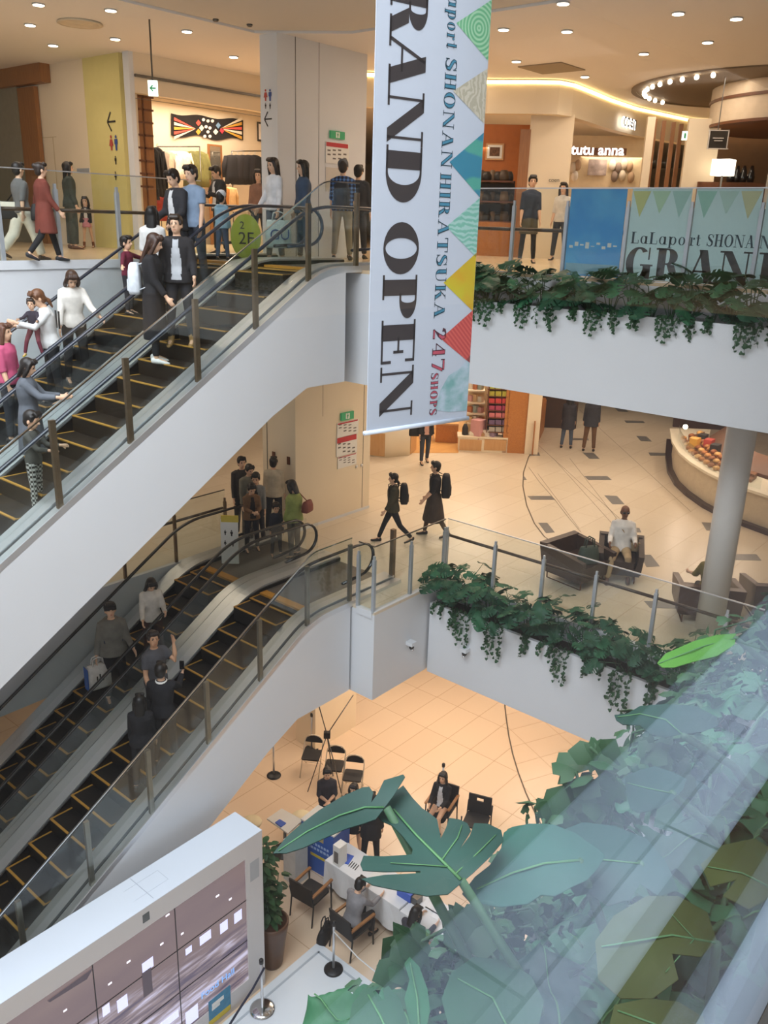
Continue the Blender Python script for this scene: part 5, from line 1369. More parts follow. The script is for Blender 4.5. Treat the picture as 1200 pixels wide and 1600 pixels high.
# ---- white platform
cp = pz(496, 1475, GND)
t = thing('display_platform', 'low glossy white platform with a double border at the bottom of the photo', 'platform', (cp.x - 2.6, cp.y - 2.6, GND))
b = MB(); b.box((cp.x - 5.2, cp.y - 5.2, GND), (cp.x, cp.y - .02, GND + .06)); b.build('deck', mat('platform_white', 'e6edf3', .12, var=.01, coat=.4), t)
b = MB(); b.box((cp.x - .17, cp.y - 5.2, GND + .055), (cp.x - .13, cp.y - .17, GND + .063)); b.box((cp.x - 5.2, cp.y - .19, GND + .055), (cp.x - .13, cp.y - .15, GND + .063)); b.build('border_line', mat('border_grey', 'b8c2cb', .3), t)
# ---- stanchions
def stanchion(label, c, m_base, h=.95, r=.16):
    t = thing('stanchion', label, 'barrier post', c); c = Vector(c)
    b = MB(); b.lathe(c, [(r, 0), (r, .015), (r * .8, .035), (.03, .05)], 24); b.build('base', m_base, t)
    b = MB(); b.lathe(c, [(.022, .04), (.022, h)], 12); b.build('pole', M_steel, t)
    b = MB(); b.lathe(c, [(.034, h - .02), (.036, h + .05), (.02, h + .07)], 12); b.build('belt_head', M_black, t)
    return t
stanchion('belt post with black base standing by the white platform corner', pz(521, 1515, GND + .06), M_black)
stanchion('belt post with shiny steel base next to the video wall', pz(410, 1577, GND + .06), M_chrome, .95, .2)
stanchion('belt post with black base at the far left under the escalator', pz(428, 1212, GND), M_black)
stanchion('tall belt post behind the black chair on the far side of the tables', pz(689, 1262, GND), M_black, 1.05)
stanchion('belt post behind the folding chairs by the pale pillar', pz(487, 1170, GND), M_black, .9)
b = MB(); pts = [pz(413, 1512, GND + .98), pz(395, 1545, GND + .85), pz(372, 1580, GND + .8), pz(352, 1612, GND + .9)]; b.tube(pts, .018, 8); tag(b.build('rope', mat('navy_rope', '20243a', .8), None, pts[0]), 'dark navy barrier rope hanging from the shiny post', 'rope')
b = MB(); a = pz(521, 1455, GND + .9); pts = [a, (a + pz(600, 1530, GND + .9)) / 2 - UPV * .06, pz(603, 1532, GND + .9)]; b.tube(pts, .012, 6, flat=.4); tag(b.build('belt', mat('pale_belt', 'd5d8da', .7), None, a), 'pale retractable belt stretched from the platform post', 'belt')
# ---- folding chairs
def folding_chair(label, c, rz):
    t = thing('folding_chair', label, 'chair', c, None, rz); tube_m = mat('cream_tube', 'd9cfbd', .35, .3); blk = mat('black_vinyl', '1b1a1c', .5, var=.1)
    b = MB(); b.box((-.2, -.2, .41), (.2, .2, .45), .03); b.build('seat', blk, t, world=False)
    b = MB(); rings = []
    for k in range(9):
        a = PI * k / 8; x = -.19 * math.cos(a); rings.append([(x, -.235 - .0, .62), (x, -.215, .62), (x, -.235, .64 + .13 * math.sin(a)), (x, -.255, .64 + .13 * math.sin(a))])
    b.loft(rings, True, False); b.build('backrest', blk, t, world=False)
    b = MB(); b.tube([(-.21, .28, 0), (-.21, -.22, .6), (-.2, -.24, .68), (-.13, -.245, .77), (0, -.245, .795), (.13, -.245, .77), (.2, -.24, .68), (.21, -.22, .6), (.21, .28, 0)], .012, 8); b.build('front_frame', tube_m, t, world=False)
    b = MB(); b.tube([(-.19, -.3, 0), (-.19, .15, .42)], .011, 8); b.tube([(.19, -.3, 0), (.19, .15, .42)], .011, 8); b.tube([(-.19, -.24, .06), (.19, -.24, .06)], .009, 6); b.build('rear_frame', tube_m, t, world=False)
    return t
yr = yaw_of(-FWD * .7 + RGT * .55)
for (u, v, lb) in [(487, 1205, 'left'), (522, 1222, 'middle'), (551, 1238, 'right')]:
    folding_chair(f'black folding chair with cream frame by the pale pillar, {lb} of three', pz(u, v, GND), yaw_of(-FWD * .8 - RGT * .1))
# tripod poster stand
c0 = pz(512, 1232, GND); t = thing('tripod_stand', 'tall thin black stand with crossed arms behind the folding chairs', 'stand', c0)
hub = py(511, 1148, c0.y); tops = [py(497, 1098, c0.y), py(552, 1086, c0.y)]
b = MB(); b.obox(hub, RGT, FWD, UPV, .07, .05, .07); b.build('hub', M_black, t)
for p in tops: b = MB(); b.tube([hub, p], .012, 6); b.build('arm', M_steel_d, t)
for k in range(3):
    a = k * 2 * PI / 3 + .5; b = MB(); b.tube([hub, Vector((c0.x + .45 * math.cos(a), c0.y + .45 * math.sin(a), GND + .01))], .012, 6); b.build('leg', M_steel_d, t)
# ---- tables
TZ = .72
def cloth_table(label, x0, y0, x1, y1, drop=.55):
    t = thing('folding_table', label, 'table', ((x0 + x1) / 2, (y0 + y1) / 2, GND)); z = GND + TZ
    b = MB(); b.box((x0 + .03, y0 + .03, z - .03), (x1 - .03, y1 - .03, z - .004)); b.build('table_top', M_steel_d, t)
    for x in (x0 + .08, x1 - .08):
        for y in (y0 + .1, y1 - .1):
            b = MB(); b.tube([(x, y, GND), (x, y, z - .03)], .016, 8); b.build('leg', M_steel_d, t)
    tc_ = thing('tablecloth', label.replace('long table', 'white tablecloth on the long table'), 'tablecloth', ((x0 + x1) / 2, (y0 + y1) / 2, z))
    b = MB(); n = 40; per = []
    pts = []
    L = [(x0, y0), (x1, y0), (x1, y1), (x0, y1)]
    for i in range(4):
        a, c = L[i], L[(i + 1) % 4]
        for k in range(n // 4 + 6): f = k / (n // 4 + 6); pts.append((a[0] + (c[0] - a[0]) * f, a[1] + (c[1] - a[1]) * f))
    cx, cy = (x0 + x1) / 2, (y0 + y1) / 2
    rings = []
    for dz, s, wv in ((0, .985, 0), (.0, 1.0, 0), (-.02, 1.01, 0), (-drop * .5, 1.02, .015), (-drop, 1.03, .03)):
        rings.append([(cx + (x - cx) * s + wv * math.sin(i * 1.3) * (1 if abs(x - x0) < .01 or abs(x - x1) < .01 else 0), cy + (y - cy) * s + wv * math.sin(i * 1.7) * (1 if abs(y - y0) < .01 or abs(y - y1) < .01 else 0), z + .004 + dz) for i, (x, y) in enumerate(pts)])
    b.loft(rings, False, False); b.add(rings[0], [tuple(range(len(pts)))]); b.build('cloth', mat('white_cloth', 'e9e9ea', .8, var=.02), tc_)
    return t
A = pz(508, 1344, GND + TZ)
tx0 = A.x; ty = A.y
cloth_table('long table nearer the blue panel with books and a white box', tx0, ty - 1.75, tx0 + .62, ty)
cloth_table('long table nearer the big leaves with a blue box and papers', tx0 - .02, ty - 3.5, tx0 + .62, ty - 1.79)
zt = GND + TZ + .006
def flat(name, label, cat, u, v, w, d, h, m, rz=0.0, group=None):
    p = pz(u, v, zt); b = MB(); c, s = math.cos(rz), math.sin(rz)
    q = [(p.x + c * x - s * y, p.y + s * x + c * y) for x, y in ((-w / 2, -d / 2), (w / 2, -d / 2), (w / 2, d / 2), (-w / 2, d / 2))]
    b.prism(q, zt, zt + h); return tag(b.build(name, m, None, (p.x, p.y, zt)), label, cat, group)
M_bluebook = mat('blue_book', '3f63c4', .5, var=.05)
p = pz(531, 1348, zt); t = thing('leaflet_stand', 'tall white box standing at the head of the long table', 'box', p); b = MB(); b.box(p - Vector((.1, .08, 0)), p + Vector((.1, .08, .42))); b.build('case', M_paper, t); b = MB(); b.box(p + Vector((-.104, -.05, .06)), p + Vector((-.1, .05, .3))); b.build('grey_print', mat('print_grey', '77706c', .7), t)
flat('leaflet', 'blue leaflet beside the white box on the long table', 'leaflet', 541, 1342, .24, .2, .012, M_bluebook, .3)
for k in range(4): flat('pen', 'black pen in the row on the long table', 'pen', 548 + 3.2 * k, 1350 + 2 * k, .14, .012, .012, M_black, .2, 'black pens in a row')
flat('paper_sheet', 'white paper sheet lying mid table under the big leaf', 'paper', 590, 1368, .3, .22, .004, M_paper, .1)
p = pz(636, 1400, zt); t = thing('box', 'blue and grey boxed kit on the nearer long table', 'box', p); b = MB(); b.box(p - Vector((.1, .15, 0)), p + Vector((.1, .15, .16))); b.build('carton', M_bluebook, t); b = MB(); b.box(p + Vector((-.08, -.28, 0)), p + Vector((.08, -.15, .14))); b.build('grey_side', M_steel_d, t)
for k, (u, v) in enumerate(((668, 1412), (690, 1432), (712, 1442))): flat('paper_sheet', f'white form on the nearer long table, {("left", "middle", "right")[k]} of three', 'paper', u, v, .22, .3, .004, mat('paper_bright', 'f4f4f6', .7), .1 * k)
flat('tablet', 'thin dark tablet between the forms on the nearer table', 'tablet', 676, 1424, .02, .3, .012, M_black, .05)
# blue information counter and small tables at the left
c = pz(505, 1372, GND)
t = thing('info_counter', 'bright blue information counter with small pale lettering', 'counter', c)
FI = Fac((c.x, c.y), (0, 1))
FI = Fac((pz(492, 1362, GND).x, pz(492, 1362, GND).y), pz(528, 1380, GND) - pz(474, 1350, GND))
b = MB(); a_ = pz(471, 1350, GND); d_ = pz(520, 1378, GND); e1 = (d_ - a_); e1.z = 0; nrm_ = Vector((-e1.y, e1.x, 0)).normalized()
if nrm_.dot(FWD) < 0: nrm_ = -nrm_
b.extrude([a_, d_, d_ + nrm_ * .5, a_ + nrm_ * .5], UPV * 1.02); b.build('body', mat('counter_blue', '2f5fb4', .45, var=.05), t)
b = MB(); b.extrude([a_ - e1 * .02 + UPV * 1.02, d_ + e1 * .02 + UPV * 1.02, d_ + e1 * .02 + nrm_ * .52 + UPV * 1.02, a_ - e1 * .02 + nrm_ * .52 + UPV * 1.02], UPV * .03); b.build('counter_top', M_paper, t)
b = MB(); L1 = e1.length; ed = e1.normalized()
def strip(b, s0, s1, z0, z1): b.extrude([a_ + ed * (L1 * s0) + UPV * z0, a_ + ed * (L1 * s1) + UPV * z0, a_ + ed * (L1 * s1) + UPV * z1, a_ + ed * (L1 * s0) + UPV * z1], -nrm_ * .004)
for k in range(9): strip(b, .08 + .09 * k, .14 + .09 * k, .62, .67)
for k in range(7): strip(b, .2 + .1 * k, .27 + .1 * k, .52, .57)
b.build('lettering', mat('pale_blue_ink', 'a9c4ea', .6), t)
b = MB(); strip(b, .3, .9, .36, .42); b.build('yellow_line', mat('plate_yellow', 'd9c13f', .5), t); b = MB(); strip(b, .36, .7, .76, .9); b.build('emblem', mat('emblem_tan', 'c9b27a', .5), t)
c = pz(444, 1340, GND); t = thing('side_table', 'white square table with a blue folder left of the blue counter', 'table', c); q = [pz(u, v, GND + TZ) for u, v in ((417, 1281), (440, 1265), (473, 1283), (450, 1304))]
b = MB(); b.extrude(q, UPV * .03); b.build('table_top', M_paper, t)
cen_ = sum(q, Vector()) / 4; b = MB(); b.lathe((cen_.x, cen_.y, GND), [(.25, 0), (.25, .02), (.03, .05), (.03, TZ)], 16); b.build('pedestal', M_steel_d, t); t.location = (cen_.x, cen_.y, GND)
for ch in t.children:
    for v in ch.data.vertices: v.co += Vector((c.x - cen_.x, c.y - cen_.y, c.z - GND))
p = pz(438, 1287, GND + TZ + .035); b = MB(); b.extrude([pz(u, v, GND + TZ + .032) for u, v in ((430, 1286), (437, 1281), (447, 1287), (439, 1293))], UPV * .02); tag(b.build('folder', M_bluebook, None, p), 'blue folder lying on the white square table', 'folder')
for (u, v, lb) in ((471, 1275, 'right'), (393, 1283, 'left')):
    p = pz(u, v, GND + .45); t = thing('round_stool', f'pale round stool {lb} of the white square table', 'stool', (p.x, p.y, GND)); b = MB(); b.lathe((p.x, p.y, GND + .4), [(.0, 0), (.2, 0), (.21, .03), (.19, .06), (0, .06)], 24); b.build('seat', mat('stool_cream', 'efe2bd', .5), t)
    b = MB(); b.lathe((p.x, p.y, GND), [(.16, 0), (.16, .02), (.025, .04), (.025, .4)], 14); b.build('pedestal', M_steel, t)
c = pz(462, 1372, GND); b = MB(); b.box(c - Vector((.16, .16, 0)), c + Vector((.16, .16, .9))); tag(b.build('white_cabinet', mat('cabinet_grey', 'cfd2d2', .5), None, c), 'narrow pale grey cabinet left of the blue counter', 'cabinet')
# ---- mesh back chairs with wooden arms
def arm_chair(label, c, rz, slot=False, arms=True):
    t = thing('office_chair', label, 'chair', c, None, rz); blk = mat('chair_black', '1d1b1c', .6, var=.15, scale=40); ww = mat('arm_wood', '9a6a3f', .5, var=.1)
    b = MB(); b.box((-.24, -.24, .41), (.24, .24, .45), .04); b.build('seat', blk, t, world=False)
    b = MB()
    if slot:
        for (x0, z0, x1, z1) in ((-.24, .46, .24, .72), (-.24, .72, -.07, .8), (.07, .72, .24, .8), (-.24, .8, .24, .86)): b.add([(x0, -.25 - .06 * (z0 - .45), z0), (x1, -.25 - .06 * (z0 - .45), z0), (x1, -.22 - .06 * (z0 - .45), z0), (x0, -.22 - .06 * (z0 - .45), z0), (x0, -.25 - .06 * (z1 - .45), z1), (x1, -.25 - .06 * (z1 - .45), z1), (x1, -.22 - .06 * (z1 - .45), z1), (x0, -.22 - .06 * (z1 - .45), z1)], [(0, 3, 2, 1), (4, 5, 6, 7), (0, 1, 5, 4), (1, 2, 6, 5), (2, 3, 7, 6), (3, 0, 4, 7)])
    else: b.add([(-.25, -.26, .4), (.25, -.26, .4), (.25, -.23, .4), (-.25, -.23, .4), (-.25, -.33, .84), (.25, -.33, .84), (.25, -.3, .84), (-.25, -.3, .84)], [(0, 3, 2, 1), (4, 5, 6, 7), (0, 1, 5, 4), (1, 2, 6, 5), (2, 3, 7, 6), (3, 0, 4, 7)])
    b.build('backrest', blk, t, world=False)
    for s in (-1, 1):
        b = MB(); b.tube([(s * .25, .26, 0), (s * .25, .24, .64)], .015, 8); b.build('leg', M_black, t, world=False)
        b = MB(); b.tube([(s * .25, -.3, 0), (s * .25, -.25, .42), (s * .25, -.3, .66)], .015, 8); b.build('leg', M_black, t, world=False)
        if arms: b = MB(); b.box((s * .25 - .025, -.29, .63), (s * .25 + .025, .27, .665)); b.build('armrest', ww, t, world=False)
    return t
cx_ = tx0 - .38
ch1 = pz(520, 1425, GND); ch2 = pz(585, 1478, GND); ch3 = pz(668, 1510, GND)
FACE_T = -PI / 2      # local +y turned towards +X (the tables)
CH = [Vector((cx_ - .12, ty - .15, GND)), Vector((cx_ - .18, ty - 1.2, GND)), Vector((cx_ - .05, ty - 2.3, GND))]
arm_chair('empty black chair with wooden arms at the head of the long table', CH[0], FACE_T + .1)
arm_chair('black chair with wooden arms the grey clad person sits on', CH[1], FACE_T - .05)
arm_chair('black chair with wooden arms partly under the big leaves', CH[2], FACE_T + .05)
fx = tx0 + 1.25
arm_chair('plain black chair on the far side with a slot in its backrest', pz(742, 1310, GND), PI / 2 + .35, True, False)
arm_chair('black chair behind the woman with dark hair on the far side', pz(688, 1290, GND), PI / 2 + .25, False)
# ---- tall pot with a bushy plant (foliage comes with the plants)
c = pz(426, 1505, GND); POT = thing('potted_plant', 'bushy broad-leaved plant in a tall brown tapered pot beside the video wall', 'plant', c)
b = MB(); b.lathe(c, [(.15, 0), (.17, .05), (.23, .55), (.27, .82), (.28, .9), (.255, .92), (.235, .9), (.23, .84), (0, .84)], 28); b.build('pot', mat('pot_brown', '5b3d2a', .4, var=.12, scale=8), POT)
# ------------------------------------------------------------------ people
M_skin = attr_mat('skin', .5)
SK = {'light': 'e3b797', 'mid': 'd2a27f', 'tan': 'b98562', 'dark': '7a5138'}
_tmp = None
def remesh(mb, vox, smooth=2):
    """weld overlapping shells into one continuous skin"""
    me = mb.mesh('tmp'); bm = bmesh.new(); bm.from_mesh(me); bmesh.ops.recalc_face_normals(bm, faces=bm.faces); bm.to_mesh(me); bm.free()
    ob = bpy.data.objects.new('tmp', me); PCOL.objects.link(ob)
    r = ob.modifiers.new('r', 'REMESH'); r.mode = 'VOXEL'; r.voxel_size = vox; r.use_smooth_shade = True
    if smooth:
        q = ob.modifiers.new('s', 'SMOOTH'); q.factor = .5; q.iterations = smooth
    PVL.update()
    dg = PVL.depsgraph; dg.update()
    out = bpy.data.meshes.new_from_object(ob.evaluated_get(dg), depsgraph=dg)
    bpy.data.objects.remove(ob); bpy.data.meshes.remove(me)
    return out
PSC = bpy.data.scenes.new('workshop'); PCOL = PSC.collection; PVL = PSC.view_layers[0]
def link_mesh(name, me, m, parent):
    me.name = name; me.materials.clear(); me.materials.append(m)
    o = bpy.data.objects.new(name, me); COL.objects.link(o); o.parent = parent; return o
def ering(c, u, w, rx, ry, n=16): return [c + u * (rx * math.cos(2 * PI * k / n)) + w * (ry * math.sin(2 * PI * k / n)) for k in range(n)]
X_ = Vector((1, 0, 0)); Y_ = Vector((0, 1, 0)); Z_ = Vector((0, 0, 1))
def rotx(v, a): c, s = math.cos(a), math.sin(a); return Vector((v.x, v.y * c - v.z * s, v.y * s + v.z * c))
def rotz(v, a): c, s = math.cos(a), math.sin(a); return Vector((v.x * c - v.y * s, v.x * s + v.y * c, v.z))
def skeleton(p):
    """joints for a 1.7 m figure; local x right, y forward, z up"""
    J = {}
    lean = R(p.get('lean', 0)); hip = Vector((0, 0, .9)); kid = p.get('kid', 0)
    sw = .163 - .02 * p.get('f', 0) - .02 * kid
    tz = lambda h, y=0: hip + rotx(Vector((0, y, h - .9)), -lean)
    J['hip'] = hip; J['waist'] = tz(1.05); J['chest'] = tz(1.27); J['neck'] = tz(1.43); J['tz'] = tz
    hp = R(p.get('nod', 0)); J['head'] = tz(1.46) + rotx(Vector((0, .015, .115)), -lean * .5 - hp)
    for i, s in (('R', 1), ('L', -1)):
        sh = tz(1.362) + X_ * (s * sw); J['sh' + i] = sh
        a = p.get('arm' + i, (5, 6, 12)); fwd, out, el = (R(q) for q in a[:3]); inw = R(a[3]) if len(a) > 3 else 0
        d = Vector((s * math.sin(out) * math.cos(fwd), math.sin(fwd), -math.cos(fwd) * math.cos(out)))
        e = sh + d * .285
        d2 = rotx(d, el)
        d2 = rotz(d2, s * inw) if inw else d2
        J['el' + i] = e; J['wr' + i] = e + d2 * .25; J['hd' + i] = d2
        l = p.get('leg' + i, (0, 0)); th, kn = R(l[0]), R(l[1]); lo = R(l[2]) if len(l) > 2 else R(2)
        h = hip + Vector((s * .09, 0, -.03)); J['hp' + i] = h
        d = Vector((s * math.sin(lo), math.sin(th), -math.cos(th))); k = h + d * .42; J['kn' + i] = k
        d2 = rotx(d, -kn); an = k + d2 * .39; J['an' + i] = an; J['ft' + i] = rotx(Vector((0, 1, -.12)), (th - kn) * .35 if p.get('sit') is None else 0)
    low = min(J['anR'].z, J['anL'].z) - .085
    J['low'] = low
    return J
def person(name, label, loc, yaw, H, p, skin='light', hair=('short', '1d1714'), top=('tee', '55606b'), bottom=('trousers', '2b2d33'), shoes='2a2523', cat='person', vox=.0125, group=None):
    """one figure: a continuous body plus hair and clothes as its parts"""
    t = thing(name, label, cat, loc, group, yaw)
    s = H / 1.7; J = skeleton(p); kid = p.get('kid', 0); f = p.get('f', 0); fat = p.get('fat', 1.0)
    dz = -J['low'] if not p.get('sit') else p['sit'] / s - .9 + .1
    off = Vector((0, 0, dz))
    def T(v): return (v + off) * s
    def finish(me):
        for v in me.vertices: v.co = T(v.co)
        return me
    hs = 1.06 + .4 * kid
    hc = J['head'] + Z_ * (.115 * (hs - 1)); look = R(p.get('turn', 0)); nod = R(p.get('nod', 0))
    def hp(x, y, z): return hc + rotz(rotx(Vector((x, y, z)) * hs, -nod), look)
    def hM(): return Matrix.Rotation(look, 3, 'Z') @ Matrix.Rotation(-nod, 3, 'X')
    up = (J['chest'] - J['hip']).normalized(); fw = X_.cross(up) * -1; fw = up.cross(X_)
    lean_f = up.cross(X_) * 1
    fwd = X_.cross(up); fwd = -up.cross(X_) if (-up.cross(X_)).y > 0 else up.cross(X_)
    tz = J['tz']
    def torso(b, g, z0=.84, z1=1.45, grow=0):
        prof = [(.84, .155, .115), (.92, .165, .12), (1.05, .138 - .014 * f, .1), (1.2, .158, .112), (1.31, .168, .112), (1.375, .132, .092), (1.415, .085, .072), (1.44, .062, .06)]
        rings = []
        for z, rx, ry in prof:
            if z < z0 - 1e-6 or z > z1 + 1e-6: continue
            rings.append(ering(tz(z), X_, fwd, rx * fat * g + grow, ry * fat * g + grow))
        b.loft(rings)
    def limb(b, pts, rs, seg=10): b.tube(pts, rs, seg)
    # body
    b = MB(); torso(b, .93)
    limb(b, [tz(1.38), J['neck'] + Z_ * .02, hc - Z_ * .05], [.06, .05, .05])
    M = hM()
    b.ell(hc + M @ Vector((0, -.008, .03)) * hs, .076 * hs, .094 * hs, .088 * hs, 14, 10, M)
    b.ell(hc + M @ Vector((0, .012, -.035)) * hs, .058 * hs, .072 * hs, .082 * hs, 14, 10, M)
    b.tube([hp(0, .082, .012), hp(0, .104, -.022)], [.009 * hs, .015 * hs], 6)
    for sg in (-1, 1): b.ell(hp(sg * .076, -.005, -.01), .012 * hs, .022 * hs, .032 * hs, 8, 6, M)
    for i, sg in (('R', 1), ('L', -1)):
        limb(b, [J['sh' + i] - X_ * sg * .03, J['sh' + i], (J['sh' + i] + J['el' + i]) / 2, J['el' + i], J['el' + i] * .6 + J['wr' + i] * .4, J['wr' + i]], [.05, .05, .044, .037, .038, .026])
        d = J['hd' + i].normalized(); side = d.cross(Y_ if abs(d.y) < .8 else Z_).normalized(); 
        if side.dot(X_) * sg < 0: side = -side
        pn = d.cross(side).normalized()           # palm normal-ish
        if pn.y < 0: pn = -pn
        w = J['wr' + i]; curl = p.get('curl', .5)
        b.tube([w, w + d * .045, w + d * .085], [.026, .036, .032], 8, flat=.55, up=side)
        spread = pn
        for k in range(4):
            a0 = w + d * .08 + spread * (.026 - .0175 * k); ln = (.07, .078, .072, .056)[k]
            inw = -side
            q1 = a0 + d * ln * .5 + inw * ln * .12 * curl; q2 = q1 + (d * (1 - curl * .7) + inw * curl).normalized() * ln * .35; q3 = q2 + (d * (1 - curl) + inw * curl * 1.2).normalized() * ln * .28
            b.tube([a0 - d * .02, q1, q2, q3], [.0095, .0092, .0085, .0075], 6)
        a0 = w + d * .03 + spread * .028; b.tube([a0 - spread * .01, a0 + spread * .022 + d * .025, a0 + spread * .028 + d * .055 - side * .012], [.012, .011, .009], 6)
        limb(b, [J['hp' + i] + Z_ * .05, J['hp' + i], (J['hp' + i] + J['kn' + i]) / 2, J['kn' + i], J['kn' + i] * .6 + J['an' + i] * .4, J['an' + i]], [.075, .082, .068, .05, .05, .034])
        an = J['an' + i]; ft = J['ft' + i].normalized(); b.tube([an - ft * .05 - Z_ * .045, an + ft * .05 - Z_ * .04, an + ft * .15 - Z_ * .055], [.034, .036, .026], 8); b.tube([an, an - Z_ * .05], [.036, .038], 8)
    me = remesh(b, vox * (1 - .25 * kid), 1)
    # skin, brow, eye, lip colours at the vertices
    ca = me.color_attributes.new('Col', 'FLOAT_COLOR', 'POINT'); base = lin(hexc(SK[skin]))
    feats = []
    for sg in (-1, 1):
        feats.append((hp(sg * .032, .082, .012), .0105 * hs, (.02, .015, .012))); feats.append((hp(sg * .024, .086, .03), .008 * hs, lin(hexc(hair[1])))); feats.append((hp(sg * .042, .08, .031), .008 * hs, lin(hexc(hair[1]))))
    for x in (-.016, 0, .016): feats.append((hp(x, .084, -.062), .0085 * hs, tuple(base[k] * (.75, .45, .45)[k] for k in range(3))))
    dat = []
    for v in me.vertices:
        c = base
        if (v.co - hc).length < .16 * hs:
            for q, r, cc in feats:
                if (v.co - q).length < r * 1.35: c = cc
        dat += [c[0], c[1], c[2], 1]
    ca.data.foreach_set('color', dat)
    link_mesh('body', finish(me), M_skin, t)
    def cloth(nm, mb, hx, v=.018, sm=3, rough=.85, mm=None):
        me = remesh(mb, v, sm); return link_mesh(nm, finish(me), mm or mat('fabric_' + hx, hx, rough, var=.14, scale=9, bump=.15), t)
    # trousers / skirt
    kind = bottom[0]
    if kind in ('trousers', 'wide', 'leggings', 'shorts'):
        g = {'trousers': 1.16, 'wide': 1.75, 'leggings': 1.07, 'shorts': 1.25}[kind]; b = MB(); torso(b, 1.04, .84, 1.05, .006)
        for i in 'RL':
            hpj, kn, an = J['hp' + i], J['kn' + i], J['an' + i]; e = an - (an - kn) * .04
            if kind == 'shorts': limb(b, [hpj + Z_ * .06, hpj, kn], [.09, .092 * 1.05, .075], 12)
            else: limb(b, [hpj + Z_ * .06, hpj, (hpj + kn) / 2, kn, (kn + an) / 2, e], [.085, .09 * (g * .5 + .5), .075 * (g * .6 + .4), .058 * g, .052 * g, .046 * g], 12)
        cloth('trousers' if kind != 'leggings' else 'leggings', b, bottom[1])
    if p.get('tights'):
        b = MB()
        for i in 'RL': limb(b, [J['hp' + i], J['kn' + i], (J['kn' + i] + J['an' + i]) / 2, J['an' + i]], [.09, .056, .056, .042], 12)
        cloth('tights', b, p['tights'], .015)
    if kind == 'skirt':
        L = bottom[2] if len(bottom) > 2 else .55; w = bottom[3] if len(bottom) > 3 else .24
        mid = (J['knR'] + J['knL']) / 2; b = MB(); rings = []
        for k in range(7):
            q = k / 6; z = 1.06 - q * L; c = tz(z) if z > .88 else Vector((0, (mid.y) * min(1, (.88 - z) / .4), z)); rings.append(ering(c, X_, Y_, .15 + (w - .15) * q ** .8, .112 + (w * .85 - .112) * q ** .8, 18))
        b.loft(rings); cloth('skirt', b, bottom[1])
    # top
    tk = top[0]; sl = {'tee': .42, 'long': 1.0, 'jacket': 1.0, 'coat': 1.0, 'dress': 1.0, 'vest': .05, 'half': .6, 'hood': 1.0}[tk]; gg = {'tee': 1.08, 'long': 1.1, 'jacket': 1.18, 'coat': 1.2, 'dress': 1.12, 'vest': 1.08, 'half': 1.12, 'hood': 1.2}[tk]
    hem = p.get('hem', {'tee': .86, 'long': .84, 'jacket': .82, 'coat': .55, 'dress': .45, 'vest': .9, 'half': .84, 'hood': .82}[tk])
    b = MB(); torso(b, gg, .84, 1.45, .006)
    rings = []; z = .86
    if hem < .84:
        mid = (J['knR'] + J['knL']) / 2
        rings = [ering(tz(.98), X_, fwd, .15 * gg * fat, .115 * gg * fat)]
        for k in range(1, 6):
            zz = .98 - (.98 - hem) * k / 5; c = tz(zz) if zz > .86 else Vector((0, mid.y * min(1, (.88 - zz) / .4), zz)); fl = 1 + p.get('flare', .12) * k / 5; rings.append(ering(c, X_, Y_, .165 * gg * fl * fat, .125 * gg * fl * fat))
        if not p.get('sit'): b.loft(rings)
    for i, sg in (('R', 1), ('L', -1)):
        sh, el, wr = J['sh' + i], J['el' + i], J['wr' + i]
        if sl < .1: continue
        if sl <= .5: pts = [sh - X_ * sg * .05, sh, sh + (el - sh) * (sl * 1.6)]; rs = [.066 * gg, .062 * gg, .06 * gg]
        elif sl < 1: pts = [sh - X_ * sg * .05, sh, el, el + (wr - el) * .2]; rs = [.066 * gg, .06 * gg, .052 * gg, .05 * gg]
        else: pts = [sh - X_ * sg * .06 + Z_ * .012, sh, (sh + el) / 2, el, el + (wr - el) * .9]; rs = [.064 * gg, .06 * gg, .053 * gg, .048 * gg, .038 * gg]
        limb(b, pts, rs, 10)
    if tk == 'hood': b.tube([J['neck'] + X_ * (.1 * math.cos(a)) + fwd * (.09 * math.sin(a) - .03) + Z_ * (-.03 - .02 * math.sin(a)) for a in (2 * PI * k / 12 for k in range(13))], .035, 8)
    else: b.tube([J['neck'] + X_ * (.062 * math.cos(a)) + fwd * (.058 * math.sin(a)) - Z_ * .015 for a in (2 * PI * k / 12 for k in range(13))], .016, 6)
    tb_ = cloth({'tee': 'tee_shirt', 'long': 'long_sleeved_top', 'jacket': 'jacket', 'coat': 'coat', 'dress': 'dress', 'vest': 'top', 'half': 'blouse', 'hood': 'hooded_top'}[tk], b, top[1], .016, mm=top[3] if len(top) > 3 else None)
    if len(top) > 2 and top[2]:         # open front: the panel between the jacket edges is the shirt underneath
        me = tb_.data; bm = bmesh.new(); bm.from_mesh(me); c0 = T(tz(1.1)); fsel = []
        for fc in bm.faces:
            c = fc.calc_center_median(); z = c.z / s - off.z; w = .034 + .03 * min(1, max(0, (1.38 - z) / .2))
            if abs(c.x) / s < w and .87 < z < 1.4 and fc.normal.dot(fwd) > .25: fsel.append(fc)
        inner = bmesh.new(); vm = {}
        for fc in fsel:
            vs = []
            for v in fc.verts:
                if v.index not in vm: vm[v.index] = inner.verts.new(v.co - fwd * .004)
                vs.append(vm[v.index])
            try: q = inner.faces.new(vs); q.smooth = True
            except ValueError: pass
        bmesh.ops.delete(bm, geom=fsel, context='FACES'); bm.to_mesh(me); bm.free()
        im = bpy.data.meshes.new('inner_shirt'); inner.to_mesh(im); inner.free(); link_mesh('inner_shirt', im, mat('fabric_' + top[2], top[2], .85, var=.14, scale=9, bump=.15), tb_)
